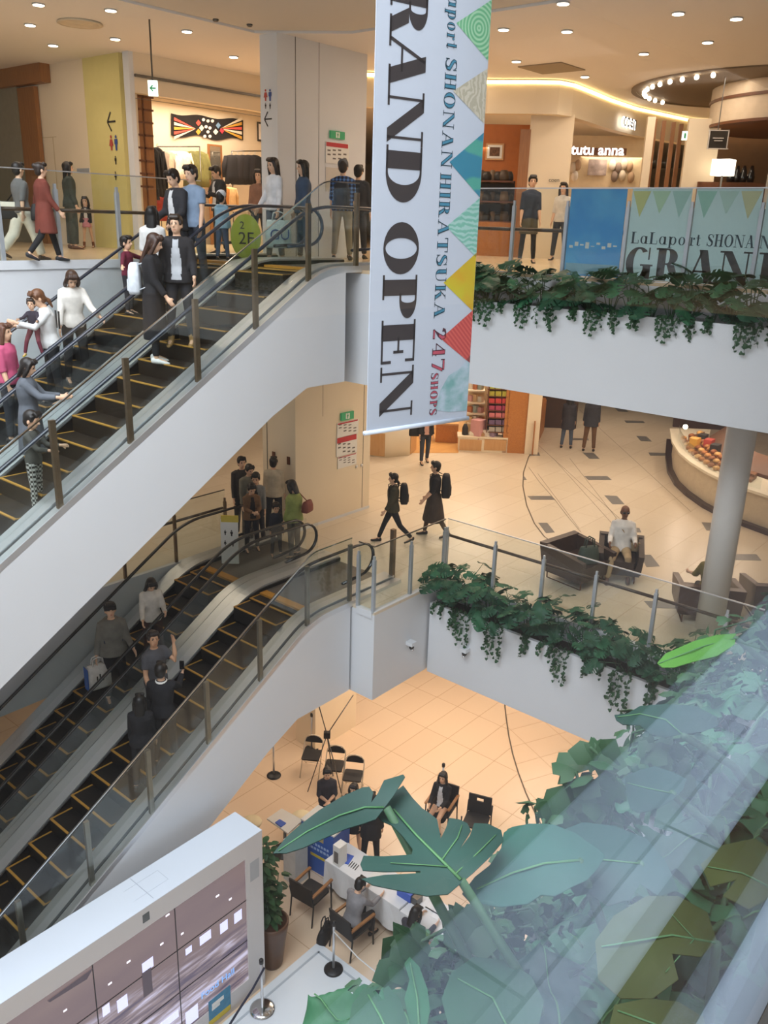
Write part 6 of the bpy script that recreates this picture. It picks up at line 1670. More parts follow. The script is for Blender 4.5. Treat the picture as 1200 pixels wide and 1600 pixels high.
    # shoes
    for i in 'RL':
        an = J['an' + i]; ft = J['ft' + i].normalized(); b = MB(); rings = []
        sd = ft.cross(Z_).normalized()
        for q, w, h, zz in ((-.075, .022, .03, -.05), (-.06, .036, .045, -.045), (0, .04, .052, -.04), (.07, .044, .036, -.052), (.14, .042, .028, -.06), (.185, .024, .02, -.064)): rings.append(ering(an + ft * q + Z_ * zz, sd, Z_, w, h, 12))
        b.loft(rings)
        if len(shoes) == 7: b.tube([an - Z_ * .03, an + (J['kn' + i] - an) * .35], [.05, .055], 10)
        cloth('shoe', b, shoes[:6], .014, 1, .5)
    # hair
    hk, hx = hair[0], hair[1]; hm = mat('hair_' + hx, hx, .45, var=.25, scale=40, stretch=(1, 1, .2))
    b = MB()
    if hk != 'bald':
        b.ell(hc + M @ Vector((0, -.022, .043)) * hs, .086 * hs, .1 * hs, .094 * hs, 16, 12, M)
        b.ell(hc + M @ Vector((0, -.045, -.01)) * hs, .078 * hs, .068 * hs, .085 * hs, 14, 10, M)
        for x in (-.045, -.015, .015, .045): b.tube([hp(x, .03, .118), hp(x * 1.1, .078, .096), hp(x * 1.15, .092, .074)], [.03 * hs, .022 * hs, .01 * hs], 6)
        for sg in (-1, 1): b.tube([hp(sg * .07, .02, .07), hp(sg * .08, .03, .0)], [.024 * hs, .015 * hs], 6)
        if hk in ('bob', 'long', 'verylong'):
            L = {'bob': .13, 'long': .27, 'verylong': .4}[hk]
            for sg in (-1, 1): b.tube([hp(sg * .068, .02, .06), hp(sg * .088, .015, -.03), hp(sg * .088, -.005, -.03 - L * .45), hp(sg * .08, -.01, -.03 - L)], [.03 * hs, .03 * hs, .032 * hs, .016 * hs], 8)
            rings = []
            for q in range(6):
                e = q / 5; rings.append(ering(hp(0, -.06 - .03 * e, .02 - (L + .05) * e), X_, Y_, (.088 - .02 * e) * hs, (.05 - .02 * e) * hs, 12))
            b.loft(rings)
        if hk == 'pony': b.tube([hp(0, -.09, .03), hp(0, -.14, .02), hp(0, -.15, -.06), hp(0, -.135, -.15)], [.022, .035, .032, .012], 8)
        if hk == 'bun': b.ell(hp(0, -.11, .07), .042 * hs, .04 * hs, .042 * hs, 10, 8)
        if hk == 'low_pony': b.tube([hp(0, -.09, -.04), hp(0, -.12, -.08), hp(0, -.12, -.2)], [.03, .035, .014], 8)
        me = remesh(b, .0135, 2); link_mesh('hair', finish(me), hm, t)
    if len(hair) > 2:
        ck, cx = hair[2], hair[3]; b = MB()
        b.ell(hc + M @ Vector((0, -.008, .055)) * hs, .094 * hs, .108 * hs, .088 * hs, 18, 12, M)
        if ck == 'cap': b.tube([hp(0, .07, .07), hp(0, .13, .055), hp(0, .165, .045)], [.07 * hs, .066 * hs, .04 * hs], 12, flat=.12, up=(0, 0, 1))
        if ck == 'hat': b.lathe(hp(0, -.008, .045), [(.09 * hs, 0), (.15 * hs, -.02), (.15 * hs, -.012), (.09 * hs, .02)], 20)
        me = remesh(b, .012, 1); link_mesh('cap' if ck != 'hat' else 'hat', finish(me), mat('fabric_' + cx, cx, .85, var=.14, scale=9, bump=.15), t)
    if p.get('glasses'):
        b = MB()
        for sg in (-1, 1): b.ell(hp(sg * .034, .096, .01), .028, .008, .02, 10, 6, M); b.tube([hp(sg * .06, .085, .014), hp(sg * .08, .0, .012)], .004, 5)
        b.tube([hp(-.01, .1, .014), hp(.01, .1, .014)], .004, 5); me = b.mesh('sunglasses'); link_mesh('sunglasses', finish(me), M_blackgloss, t)
    t['_J'] = 0; del t['_J']
    JJ = {k: T(v) for k, v in J.items() if isinstance(v, Vector) and k[:2] not in ('hd', 'ft')}
    cz, sz = math.cos(yaw), math.sin(yaw)
    def world(v): return Vector(loc) + Vector((v.x * cz - v.y * sz, v.x * sz + v.y * cz, v.z))
    return t, {k: world(v) for k, v in JJ.items()}
def yaw_img(P, a):
    """heading seen in the image: 0 towards the viewer, 90 to the right, 180 away, -90 to the left"""
    d = Vector((CAM.x - P[0], CAM.y - P[1], 0)).normalized(); a = R(a)
    c, s = math.cos(a), math.sin(a)
    r = Vector((-d.y, d.x, 0)); r = r if r.dot(RGT) > 0 else -r
    v = d * c + r * s
    return yaw_of(v)
def stand(u, vf, z, vh=None, H=None):
    P = pz(u, vf, z); return P, (height_to(P, vh) if vh else H)
WALK = dict(legR=(22, 8), legL=(-20, 22), armR=(-18, 5, 12), armL=(20, 5, 18))
WALK2 = dict(legR=(-16, 22), legL=(20, 6), armR=(16, 5, 20), armL=(-16, 5, 10))
STD = dict(legR=(2, 2, 4), legL=(-2, 2, 4))
def bag_on(name, label, c, w, h, d, col, yaw, strap_to=None, cat='bag'):
    t = handbag(name, label, c, w, h, d, col, yaw, .0 if strap_to else .14, cat)
    if strap_to:
        b = MB(); o = Vector((0, 0, h * .95)); b2 = [Vector(q) - Vector(c) for q in strap_to]
        cz, sz = math.cos(-yaw), math.sin(-yaw); b2 = [Vector((q.x * cz - q.y * sz, q.x * sz + q.y * cz, q.z)) for q in b2]
        b.tube([o] + b2, .011, 6); b.build('strap', mat('bag_' + col, col, .7, var=.12, scale=14), t, world=False)
    return t
def backpack(label, P, yaw, H, col, s=1.0):
    """pack against the back of a standing figure of height H"""
    k = H / 1.7; d = Vector((-math.sin(yaw), math.cos(yaw), 0)); c = Vector(P) - d * (.235 * k) + UPV * (.93 * k)
    t = thing('backpack', label, 'bag', c, None, yaw); m = mat('bag_' + col, col, .7, var=.12, scale=14)
    b = MB(); w, h, dp = .145 * k * s, .44 * k * s, .085 * k * s
    b.loft([[(x * w * f, y * dp * g, z * h) for x, y in ((-1, -.7), (-.7, -1), (.7, -1), (1, -.7), (1, .8), (.8, 1), (-.8, 1), (-1, .8))] for z, f, g in ((0, .9, .85), (.12, 1, 1), (.7, .98, .95), (.93, .8, .75), (1, .5, .5))]); b.build('body', m, t, world=False)
    b = MB(); b.box((-w * .7, -dp * 1.18, h * .12), (w * .7, -dp * .9, h * .48), .02); b.build('front_pocket', m, t, world=False)
    for sg in (-1, 1):
        b = MB(); b.tube([(sg * w * .5, dp * .9, h * .95), (sg * w * .75, dp + .12 * k, h * 1.04), (sg * w * .9, dp + .25 * k, h * .85), (sg * w * .95, dp + .24 * k, h * .4), (sg * w * .8, dp * .9, h * .15)], .016 * k, 6, flat=.6); b.build('shoulder_strap', m, t, world=False)
    return t
# ------------------------------------------------------------------ the cast
DBG = []
def put_esc(key, u, v, H, name, label, ang, p, **k):
    P = esc_spot(key, u, v, H); q = prj((P.x, P.y, P.z + H)); DBG.append((label[:30], round(q[0] - u), round(q[1] - v), tuple(round(c, 2) for c in P)))
    return person(name, label, P, yaw_img(P, ang), H, p, **k)
def put_esc_feet(key, u, v, vh, name, label, ang, p, **k):
    F = TOP; y0, y1 = LANES['near' if key[1] == 'n' else 'far']; best = None
    for i in range(25):
        y = y0 + .15 + (y1 - y0 - .3) * i / 24; x = 2.0
        while x < 10.5:
            z = step_level(F, 0, x); q = prj((x, y, z)); e = abs(q[0] - u) + abs(q[1] - v)
            if best is None or e < best[0]: best = (e, Vector((x, y, z)))
            x += .04
    P = best[1]; H = height_to(P, vh); DBG.append((label[:30], round(H, 2), tuple(round(c, 2) for c in P)))
    return person(name, label, P, yaw_img(P, ang), H, p, **k) + (H,)
def put_head(u, v, z, H, name, label, ang, p, **k):
    P = pz(u, v, z + H); P.z = z; DBG.append((label[:30], tuple(round(c, 2) for c in P)))
    return person(name, label, P, yaw_img(P, ang), H, p, **k)
def put_feet(u, vf, vh, z, name, label, ang, p, H=None, **k):
    P, h = stand(u, vf, z, vh, H); DBG.append((label[:30], round(h, 2), tuple(round(c, 2) for c in P)))
    return person(name, label, P, yaw_img(P, ang), h, p, **k)
ch_ = dict(cat='person')
# --- top gallery, left
t, J = put_feet(42, 406, 253, TOP, 'person', 'person with short black hair in grey top and wide cream trousers by the left glass', 125, dict(f=1, **WALK), hair=('short', '15110f'), top=('half', '6f6c6b'), bottom=('wide', 'e0d6c2'), shoes='4a3a30')
a = J['hip'] - RGT * .22 + UPV * .02; tb = bag_on('shoulder_bag', 'black shoulder bag with a cream flap on the person in cream trousers', a - UPV * .16, .36, .26, .12, '1f1c1b', yaw_img(a, 150), [J['shR'] + UPV * .06])
b = MB(); b.box((-.17, .065, .13), (.17, .075, .25)); b.build('flap', mat('flap_cream', 'e4dccb', .7), tb, world=False); b = MB(); b.box((-.17, -.075, .13), (.17, -.065, .25)); b.build('flap', mat('flap_cream', 'e4dccb', .7), tb, world=False)
t, J = put_feet(76, 408, 254, TOP, 'person', 'person in a long rust red tunic and black leggings walking by the left glass', 105, dict(f=1, hem=.5, flare=.3, **WALK2), hair=('bun', '2a1c15'), top=('coat', '74362a'), bottom=('leggings', '17181c'), shoes='22252b')
bag_on('shoulder_bag', 'black bag on the far arm of the person in the rust red tunic', J['wrL'] - UPV * .1, .3, .24, .12, '191716', yaw_img(J['hip'], 90), [J['shL'] + UPV * .05])
t, J = put_feet(116, 389, 256, TOP, 'person', 'person with long black hair in dark grey green clothes facing the yellow wall', 95, dict(f=1, **STD), hair=('long', '14110f'), top=('jacket', '3b423e'), bottom=('wide', '39413d'), shoes='5a3a28')
t, J = put_feet(139, 387, 313, TOP, 'person', 'small girl in a navy cardigan, pink skirt and brown boots near the yellow wall', -15, dict(f=1, kid=1, legR=(8, 4, 4), legL=(-6, 8, 4), armR=(5, 12, 15)), hair=('bob', '1c1512'), top=('long', '22242c', 'd9d4cf'), bottom=('skirt', 'cf8a95', .34, .19), shoes='7a4526b', vox=.011)
# --- upper escalator, far lane
put_esc('uf', 4, 548, 1.58, 'person', 'person with long brown hair cut off by the left edge on the upper escalator', 60, dict(f=1, **STD), hair=('long', '5a3424'), top=('half', 'c5577a'), bottom=('trousers', '32343c'))
t, J = put_esc('uf', 70, 470, 1.58, 'person', 'person with a brown ponytail and white top carrying a baby in a carrier', -75, dict(f=1, nod=25, lean=6, armR=(40, 8, 55, 20), armL=(45, 8, 60, 30), **STD), hair=('low_pony', '6b452c'), top=('long', 'dcdcda'), bottom=('trousers', '1d1d22'))
b = MB()
for k, (z0, z1) in enumerate(((1.12, 1.2), (1.26, 1.32))): pass
Pm = J['chest']; dl = Vector((-math.sin(t.rotation_euler.z), math.cos(t.rotation_euler.z), 0))
rt_ = Vector((dl.y, -dl.x, 0))
for k in (-1, 1):
    b = MB(); b.extrude([Pm - dl * .155 + rt_ * (.07 * k - .03) + UPV * .1, Pm - dl * .155 + rt_ * (.07 * k + .03) + UPV * .1, Pm - dl * .15 + rt_ * (.07 * k + .03) - UPV * .14, Pm - dl * .15 + rt_ * (.07 * k - .03) - UPV * .14], -dl * .01)
    o = b.build('carrier_strap', M_black, None); o.parent = t; o.matrix_parent_inverse = (Matrix.Translation(t.location) @ Matrix.Rotation(t.rotation_euler.z, 4, 'Z')).inverted()
Pb = J['chest'] + dl * .17 - UPV * .5
person('baby', 'baby in dark navy and burgundy clothes held by the person with the ponytail', Pb, yaw_img(Pb, -20), .74, dict(kid=1.15, legR=(35, 30, 12), legL=(30, 35, 12), armR=(60, 30, 20), armL=(40, 20, 50)), hair=('short', '2a1b14'), top=('long', '2c2736'), bottom=('trousers', '6b2f3c'), shoes='c9b33c', vox=.011)
put_esc('uf', 108, 414, 1.62, 'person', 'person in a white knit sweater with bowed head and one hand on the rail', 10, dict(f=1, nod=38, lean=8, armL=(28, 22, 30), armR=(10, 10, 10), **STD), hair=('bob', '3a2418'), top=('long', 'e6e1d8'), bottom=('trousers', '1b1a1f'))
put_esc('uf', 197, 372, 1.12, 'person', 'child in a burgundy shirt reaching for the far handrail', 60, dict(kid=.8, armR=(20, 60, 10), armL=(15, 75, 5), **STD), hair=('short', '17120f'), top=('long', '6d2038'), bottom=('trousers', '2a2c33'), vox=.011)
put_esc('uf', 236, 324, 1.6, 'person', 'person with long black hair and a white top seen from behind on the upper escalator', 170, dict(f=1, **STD), hair=('verylong', '0f0d0e'), top=('half', 'e4e3e0'), bottom=('trousers', '22242a'))
put_esc('uf', 274, 266, 1.72, 'person', 'young man in an open dark jacket and white shirt looking down near the escalator top', -50, dict(nod=22, armR=(15, 8, 45), armL=(15, 8, 40), **STD), hair=('short', '1b1411'), top=('jacket', '2b2b31', 'dfe0e2'), bottom=('trousers', '1f2026'))
put_esc('uf', 300, 256, 1.78, 'person', 'tall man in a blue grey tee shirt behind the dark jacket near the escalator top', -45, dict(nod=10, armR=(10, 10, 30), **STD), hair=('short', '1a1310'), top=('tee', '8397b0'), bottom=('trousers', '30343e'))
# --- upper escalator, near lane
t, J, Hg = put_esc_feet('un', 246, 572, 368, 'person', 'person with long brown hair in a black dress and white shoes on the brown steps', 80, dict(f=1, nod=20, hem=.3, armR=(12, 8, 25), armL=(8, 8, 15), **STD), hair=('long', '3a2318'), top=('coat', '17161a'), bottom=('leggings', '17161a'), shoes='e8e6e4')
backpack('white drawstring backpack on the person in the black dress', t.location, t.rotation_euler.z, Hg, 'd8dee4', .95)
t, J, Hg2 = put_esc_feet('un', 284, 545, 340, 'person', 'young man in a black jacket over a grey print shirt on the brown steps', -12, dict(turn=-8, armR=(5, 12, 20), armL=(8, 10, 35), **STD), hair=('short', '2a1c14'), top=('jacket', '211f22', 'b3b6ba'), bottom=('trousers', '2b2b30'), shoes='a5814f0')
put_esc('un', 38, 556, 1.5, 'person', 'person with dark bobbed hair in a loose grey pinafore low on the upper escalator', 75, dict(f=1, nod=18, hem=.35, flare=.3, armR=(50, 10, 40), armL=(40, 10, 45), **STD), hair=('bob', '1d1512'), top=('coat', '62676f'), bottom=('leggings', '3a3c42'))
t, J = put_esc('un', 45, 677, 1.17, 'person', 'child in a grey shirt and checked trousers holding a white phone on the upper escalator', 60, dict(kid=.8, nod=15, armR=(40, 8, 50), armL=(40, 6, 50), **STD), hair=('short', '1b1512'), top=('long', '4d4c48'), bottom=('trousers', 'a7a39a'), shoes='8d8f92', vox=.011)
# check pattern of the child's trousers
m = bpy.data.materials.new('checked_cloth'); n, l = nodes(m); ck = n.new('ShaderNodeTexChecker'); ck.inputs['Scale'].default_value = 34; ck.inputs['Color1'].default_value = (.02, .02, .02, 1); ck.inputs['Color2'].default_value = (.6, .58, .54, 1); tcn = n.new('ShaderNodeTexCoord'); l.new(tcn.outputs['Object'], ck.inputs['Vector']); l.new(ck.outputs['Color'], n['Principled BSDF'].inputs['Base Color']); n['Principled BSDF'].inputs['Roughness'].default_value = .9
for c in t.children:
    if c.name.startswith('trousers'): c.data.materials[0] = m
ph = J['wrR'] * .5 + J['wrL'] * .5 + UPV * .03; b = MB(); b.obox(ph, RGT, FWD, UPV, .03, .006, .07); tag(b.build('phone', M_paper, None, ph), 'white phone in the hands of the child in checked trousers', 'phone')
# --- top landing
t, J = put_head(341, 261, TOP, 1.66, 'person', 'person in a striped shirt under a dark cardigan looking at a phone by the shop', -60, dict(nod=25, armR=(30, 6, 70, 10), armL=(30, 6, 70, 10), **STD), hair=('short', '16110f'), top=('jacket', '26282b', 'c9cbcd'), bottom=('trousers', '25272c'))
put_esc('uf', 345, 331, 1.06, 'person', 'child in a white cap and pale blue top at the escalator top', 150, dict(kid=.9, **STD), hair=('short', '1b1512', 'knit', 'dfe3ea'), top=('hood', '8fb4c9'), bottom=('trousers', '4a5a75'), vox=.011)
put_head(404, 268, TOP, 1.58, 'person', 'person in a brown top half hidden behind the white sweatshirt', -15, dict(f=1, **STD), hair=('bob', '241813'), top=('long', '8a6450'), bottom=('trousers', '37353a'))
t, J = put_head(428, 250, TOP, 1.66, 'person', 'person with long hair in a white sweatshirt carrying a pale shopping bag', -50, dict(f=1, nod=6, armR=(12, 8, 20), armL=(8, 10, 10), **STD), hair=('long', '241813'), top=('long', 'dfdfe2'), bottom=('trousers', '5b6470'))
hb = J['wrL'] - UPV * .62; tb = bag_on('shopping_bag', 'pale green white shopping bag with big dark letters carried at the top landing', (hb.x, hb.y, hb.z), .42, .46, .12, 'd8e4e0', yaw_img(hb, 0), None)
fp_ = -Vector((FWD.x, FWD.y, 0)); font_text('bag_lettering', 'GU', Vector(hb) + fp_ * .085 - RGT * .14 + UPV * .14, RGT, UPV, .17, M_inkblue, None).parent = None
o_ = bpy.data.objects['bag_lettering']; o_.parent = tb; o_.matrix_parent_inverse = (Matrix.Translation(tb.location) @ Matrix.Rotation(tb.rotation_euler.z, 4, 'Z')).inverted()
put_head(474, 254, TOP, 1.64, 'person', 'person with very long black hair in a denim jacket in front of the white column', -70, dict(f=1, **STD), hair=('verylong', '100e0e'), top=('jacket', '3c4f68'), bottom=('trousers', '2f3846'))
m = bpy.data.materials.new('plaid_cloth'); n, l = nodes(m); tcn = n.new('ShaderNodeTexCoord'); outs = []
for ax in ('X', 'Z'):
    wv = n.new('ShaderNodeTexWave'); wv.bands_direction = ax; wv.inputs['Scale'].default_value = 4.5; l.new(tcn.outputs['Object'], wv.inputs['Vector']); outs.append(wv.outputs['Fac'])
ad = n.new('ShaderNodeMath'); l.new(outs[0], ad.inputs[0]); l.new(outs[1], ad.inputs[1]); rp = n.new('ShaderNodeValToRGB'); rp.color_ramp.interpolation = 'CONSTANT'
e = rp.color_ramp.elements; e[0].color = lin(hexc('1f2433')) + (1,); e[1].position = .75; e[1].color = lin(hexc('5e86b8')) + (1,); q = e.new(.42); q.color = lin(hexc('34548a')) + (1,)
hf = n.new('ShaderNodeMath'); hf.operation = 'MULTIPLY'; hf.inputs[1].default_value = .5; l.new(ad.outputs[0], hf.inputs[0]); l.new(hf.outputs[0], rp.inputs[0]); l.new(rp.outputs[0], n['Principled BSDF'].inputs['Base Color']); n['Principled BSDF'].inputs['Roughness'].default_value = .9
t, J = put_head(536, 253, TOP, 1.74, 'person', 'man in a grey cap, blue plaid shirt and khaki trousers seen from behind', 175, dict(fat=1.12, **STD), hair=('short', '2b2522', 'cap', '5d6166'), top=('half', '34548a', None, m), bottom=('trousers', '9a8f78'), shoes='3a3532')
backpack('dark navy backpack on the man in the plaid shirt', t.location, t.rotation_euler.z, 1.72, '1f2533')
put_head(560, 261, TOP, 1.7, 'person', 'person with dark hair beyond the man in the plaid shirt', 165, dict(**STD), hair=('short', '17120f'), top=('jacket', '2c2f36'), bottom=('trousers', '35373c'))
# --- top gallery, right
put_feet(822, 411, 277, TOP, 'person', 'person in a dark blue top and olive skirt standing right of the banner', 10, dict(f=1, tights='1a1a1d', **STD), hair=('short', '12100f'), top=('half', '262c3b'), bottom=('skirt', '4f4a38', .5, .2), shoes='17171a')
t, J = put_head(882, 288, TOP, 1.62, 'person', 'person with long dark hair and a white vest beside the blue poster', -20, dict(f=1, **STD), hair=('long', '1a1412'), top=('half', 'd6cfc6'), bottom=('trousers', '2a2a2f'))
# --- middle gallery, group at the escalator head
put_head(377, 716, MID, 1.68, 'person', 'person in a dark coat at the back of the group by the middle column', 20, dict(**STD), hair=('short', '17120f'), top=('jacket', '322c29'), bottom=('trousers', '2b2927'))
put_head(388, 727, MID, 1.6, 'person', 'person in a grey green jacket in the group by the middle column', 30, dict(nod=15, **STD), hair=('short', '1a1411'), top=('jacket', '7b7767'), bottom=('trousers', '35322f'))
put_head(400, 742, MID, 1.45, 'person', 'child in a striped shirt in the middle of the group by the column', -10, dict(kid=.4, nod=15, **STD), hair=('short', '19130f'), top=('long', '8b8a86', '2e2e30'), bottom=('trousers', '2d2d31'))
put_head(392, 758, MID, 1.38, 'person', 'child in a brown hooded jacket with hands together in front of the group', 15, dict(kid=.5, nod=25, armR=(25, 4, 60, 35), armL=(25, 4, 60, 35), **STD), hair=('short', '1d1612'), top=('hood', '77573a', '2b2523'), bottom=('trousers', '23262e'))
put_head(427, 717, MID, 1.6, 'person', 'boy in a white and beige jacket seen from behind beside the middle column', 170, dict(**STD), hair=('short', '15110e'), top=('jacket', 'cdbfa6'), bottom=('trousers', '2a2c33'))
put_head(431, 790, MID, 1.05, 'person', 'small child in a navy jacket at the mouth of the lower escalator', 10, dict(kid=.95, nod=15, **STD), hair=('short', '1f1713'), top=('jacket', '232838'), bottom=('trousers', '2b2d35'), vox=.011)
t, J = put_head(459, 753, MID, 1.56, 'person', 'person with curly dark hair in a lime green jacket at the escalator head', -130, dict(f=1, nod=20, fat=1.1, armR=(20, 8, 40), **STD), hair=('bob', '1b1512'), top=('jacket', '9aa55c'), bottom=('trousers', '47494b'))
a = J['hip'] + RGT * .26 + UPV * .12; bag_on('shoulder_bag', 'reddish brown shoulder bag on the person in the lime green jacket', a, .26, .22, .12, '8a4a3c', yaw_img(a, 60), [J['shR'] + UPV * .06])
# --- walkers
t, J = put_feet(612, 848, 738, MID, 'person', 'walking person with a ponytail in an olive jacket heading left past the railing', -85, dict(f=1, legR=(24, 4), legL=(-24, 20), armR=(-10, 5, 15), armL=(10, 5, 25)), hair=('low_pony', '1c1512'), top=('jacket', '45402f'), bottom=('leggings', '1e2026'), shoes='1d1d20')
backpack('black backpack on the walking person in the olive jacket', t.location, t.rotation_euler.z, 1.6, '1d1c1c')
t, J = put_feet(676, 838, 722, MID, 'person', 'walking person in a black top and long dark skirt with a large backpack', -88, dict(f=1, tights='5a4a3e', legR=(16, 6), legL=(-16, 14), armR=(5, 5, 30), armL=(12, 5, 30)), hair=('short', '171311'), top=('half', '232124'), bottom=('skirt', '40352d', .68, .3), shoes='2a2624')
backpack('large black backpack on the person in the long dark skirt', t.location, t.rotation_euler.z, 1.65, '19181a', 1.15)
t, J = put_feet(663, 724, None, MID, 'person', 'person in dark jeans whose upper body is hidden by the banner', 15, dict(f=1, legR=(8, 4), legL=(-8, 12)), H=1.62, hair=('bob', '221814'), top=('jacket', '262426', 'c99a8a'), bottom=('trousers', '353a44'), shoes='1f1c1b')
bag_on('shoulder_bag', 'black shoulder bag hanging beside the person below the banner', J['hip'] - RGT * .3 - UPV * .1, .3, .26, .12, '1a1819', yaw_img(J['hip'], 10), [J['shR'] + UPV * .05])
put_feet(884, 700, None, MID, 'person', 'person in a dark coat and blue jeans walking away, left of the far couple', 175, dict(f=1, hem=.6, **STD), H=1.6, hair=('long', '1b1512'), top=('coat', '35333a'), bottom=('trousers', '4d5a6e'), shoes='2b2826')
put_feet(919, 705, None, MID, 'person', 'person in a dark jacket and brown trousers walking away, right of the far couple', 178, dict(hem=.74, **STD), H=1.7, hair=('short', '1b1512'), top=('coat', '33343c'), bottom=('trousers', '66492f'), shoes='2b2420')
# --- sitters
Ps = Vector(cb) + Vector((-math.sin(yb), math.cos(yb), 0)) * -.12; Ps.z = MID
t, J = person('person', 'man in a white shirt and sunglasses sitting in the tub armchair', Ps, yb, 1.72, dict(sit=.45, legR=(82, 72, 8), legL=(86, 95, 6), armR=(28, 12, 50, 10), armL=(26, 14, 60, 10), lean=-8, turn=10, glasses=1, fat=1.08), skin='dark', hair=('bald', '3a2a20'), top=('long', 'e9e4dc'), bottom=('trousers', 'b39a74'), shoes='5b4634')
b = MB(); b.tube([J['shR'] + UPV * .07, J['chest'] + Vector((-math.sin(yb), math.cos(yb), 0)) * .15, J['hip'] + UPV * .1 + Vector((math.cos(yb), math.sin(yb), 0)) * -.2], .014, 6, flat=.4); tag(b.build('bag_strap', mat('strap_tan', 'a98a5c', .7), None, J['chest']), 'tan strap across the chest of the man in the white shirt', 'strap')
a = J['hip'] + Vector((math.cos(yb), math.sin(yb), 0)) * -.24; bag_on('shoulder_bag', 'small tan bag at the side of the man in the white shirt', a - UPV * .05, .22, .18, .08, '9d8562', yb)
yc = ARM_C.rotation_euler.z; Pc = Vector(cc_) + Vector((-math.sin(yc), math.cos(yc), 0)) * -.1; Pc.z = MID
person('person', 'person with dark hair and an olive yellow top sitting with the back to us', Pc, yc, 1.62, dict(sit=.45, f=1, legR=(84, 86), legL=(84, 86), armR=(25, 20, 50), armL=(25, 20, 50)), hair=('bob', '2a1c15'), top=('half', '7a6a35'), bottom=('trousers', '33302e'))
# --- lower escalator
t, J = put_esc('lf', 172, 936, 1.74, 'person', 'man in a black cap and grey hooded top on the lower escalator', 8, dict(nod=-12, armL=(15, 12, 45), armR=(0, 12, 10), fat=1.08, **STD), hair=('short', '17120f', 'cap', '1b1b1f'), top=('hood', '77756d'), bottom=('trousers', '1f1f24'), shoes='3a3a3c')
backpack('navy backpack on the man in the grey hooded top', t.location, t.rotation_euler.z, 1.72, '27324f')
hb = J['wrR'] - UPV * .56; tb = bag_on('shopping_bag', 'white and blue paper shopping bag beside the man in the grey hooded top', hb, .38, .42, .16, 'dcd8d2', yaw_img(hb, 20), None)
b = MB(); b.box((.196, -.085, .0), (.205, .085, .4)); b.build('blue_side', mat('bag_blue', '2f5fae', .6), tb, world=False)
b = MB()
for x in (-.05, 0, .05): b.box((x - .012, .083, .14), (x + .012, .09, .24 + .03 * (x == 0)))
b.build('emblem', M_ink, tb, world=False)
put_esc('lf', 239, 905, 1.6, 'person', 'person with long black hair in a white knit top looking down on the lower escalator', 15, dict(f=1, nod=35, armL=(20, 10, 70, 20), armR=(25, 14, 40), **STD), hair=('verylong', '131011'), top=('long', 'dcd6cc'), bottom=('trousers', '4a2f2c'))
put_esc('ln', 238, 990, 1.74, 'person', 'man in a dark grey polo shirt with one hand at his mouth', 40, dict(turn=-25, nod=-8, fat=1.12, armL=(62, 8, 138, 22), armR=(6, 10, 25), **STD), skin='mid', hair=('short', '2a201b'), top=('tee', '55555a'), bottom=('trousers', '2b2b2f'))
t, J = put_esc('ln', 283, 1040, 1.7, 'person', 'man in black with a white collar holding up a phone on the lower escalator', 165, dict(armR=(55, 12, 55, 5), armL=(15, 10, 40), **STD), hair=('short', '17120f'), top=('long', '1b1b20'), bottom=('trousers', '202024'))
ph = J['wrR'] + UPV * .14; b = MB(); b.obox(ph, RGT, FWD, UPV, .035, .006, .07); tag(b.build('phone', M_blackgloss, None, ph), 'dark phone held up by the man in black on the lower escalator', 'phone')
b = MB(); b.tube([J['neck'] + Vector((.075 * math.cos(a), .075 * math.sin(a), -.012)) for a in (2 * PI * k / 12 for k in range(13))], .018, 6); o = b.build('collar', M_paper, None); o.parent = t; o.matrix_parent_inverse = (Matrix.Translation(t.location) @ Matrix.Rotation(t.rotation_euler.z, 4, 'Z')).inverted()
put_esc('ln', 230, 1104, 1.55, 'person', 'person with thick black hair lowest on the near lane of the lower escalator', 170, dict(f=1, **STD), hair=('long', '0e0c0c'), top=('jacket', '1a1a1e'), bottom=('trousers', '1c1c20'))
# --- ground floor
t, J = put_head(511, 1201, GND, 1.6, 'person', 'attendant in a dark blouse with folded hands before the folding chairs', 5, dict(f=1, nod=8, armR=(18, 6, 62, 48), armL=(18, 6, 62, 48), **STD), hair=('bun', '1b1512'), top=('half', '39363d'), bottom=('skirt', '24232a', .55, .19), shoes='1b1a1d')
cw = pz(688, 1290, GND); yw = PI / 2 + .25
t, J = person('person', 'person in black with long hair and a white name card sitting on the far side', (cw.x, cw.y, GND), yw, 1.6, dict(sit=.45, f=1, legR=(84, 86), legL=(84, 86), armR=(35, 6, 50, 15), armL=(35, 6, 50, 15)), hair=('long', '0f0d0e'), top=('jacket', '19181c', 'd9dadd'), bottom=('skirt', '19181c', .4, .2), shoes='17171a')
put_feet(578, 1352, None, GND, 'person', 'person in a black suit standing behind the long table under the big leaf', 175, dict(hem=.7, **STD), H=1.62, hair=('short', '17120f'), top=('coat', '1a1a1e'), bottom=('trousers', '1b1b20'), shoes='151517')
put_feet(551, 1332, None, GND, 'person', 'person in a dark skirt standing left of the black suit behind the table', -20, dict(f=1, **STD), H=1.58, hair=('bob', '1d1512'), top=('jacket', '26252a', 'd5d2cf'), bottom=('skirt', '232228', .5, .2), shoes='17171a')
for i, (lab, hx, hh) in enumerate((('person in a pale grey top sitting on the second wooden armed chair', '8d8a8c', ('short', '15110f')), ('person in dark clothes sitting on the chair under the leaves', '3a3740', ('long', '17120f')))):
    c = CH[i + 1]; yy = FACE_T; P = Vector(c) + Vector((-.02, 0, 0)); P.z = GND
    person('person', lab, P, yy, 1.64, dict(sit=.45, nod=20, lean=14, legR=(84, 86), legL=(84, 86), armR=(45, 8, 45, 10), armL=(45, 8, 45, 10)), hair=hh, top=('long', hx), bottom=('trousers', '2b2b30'))
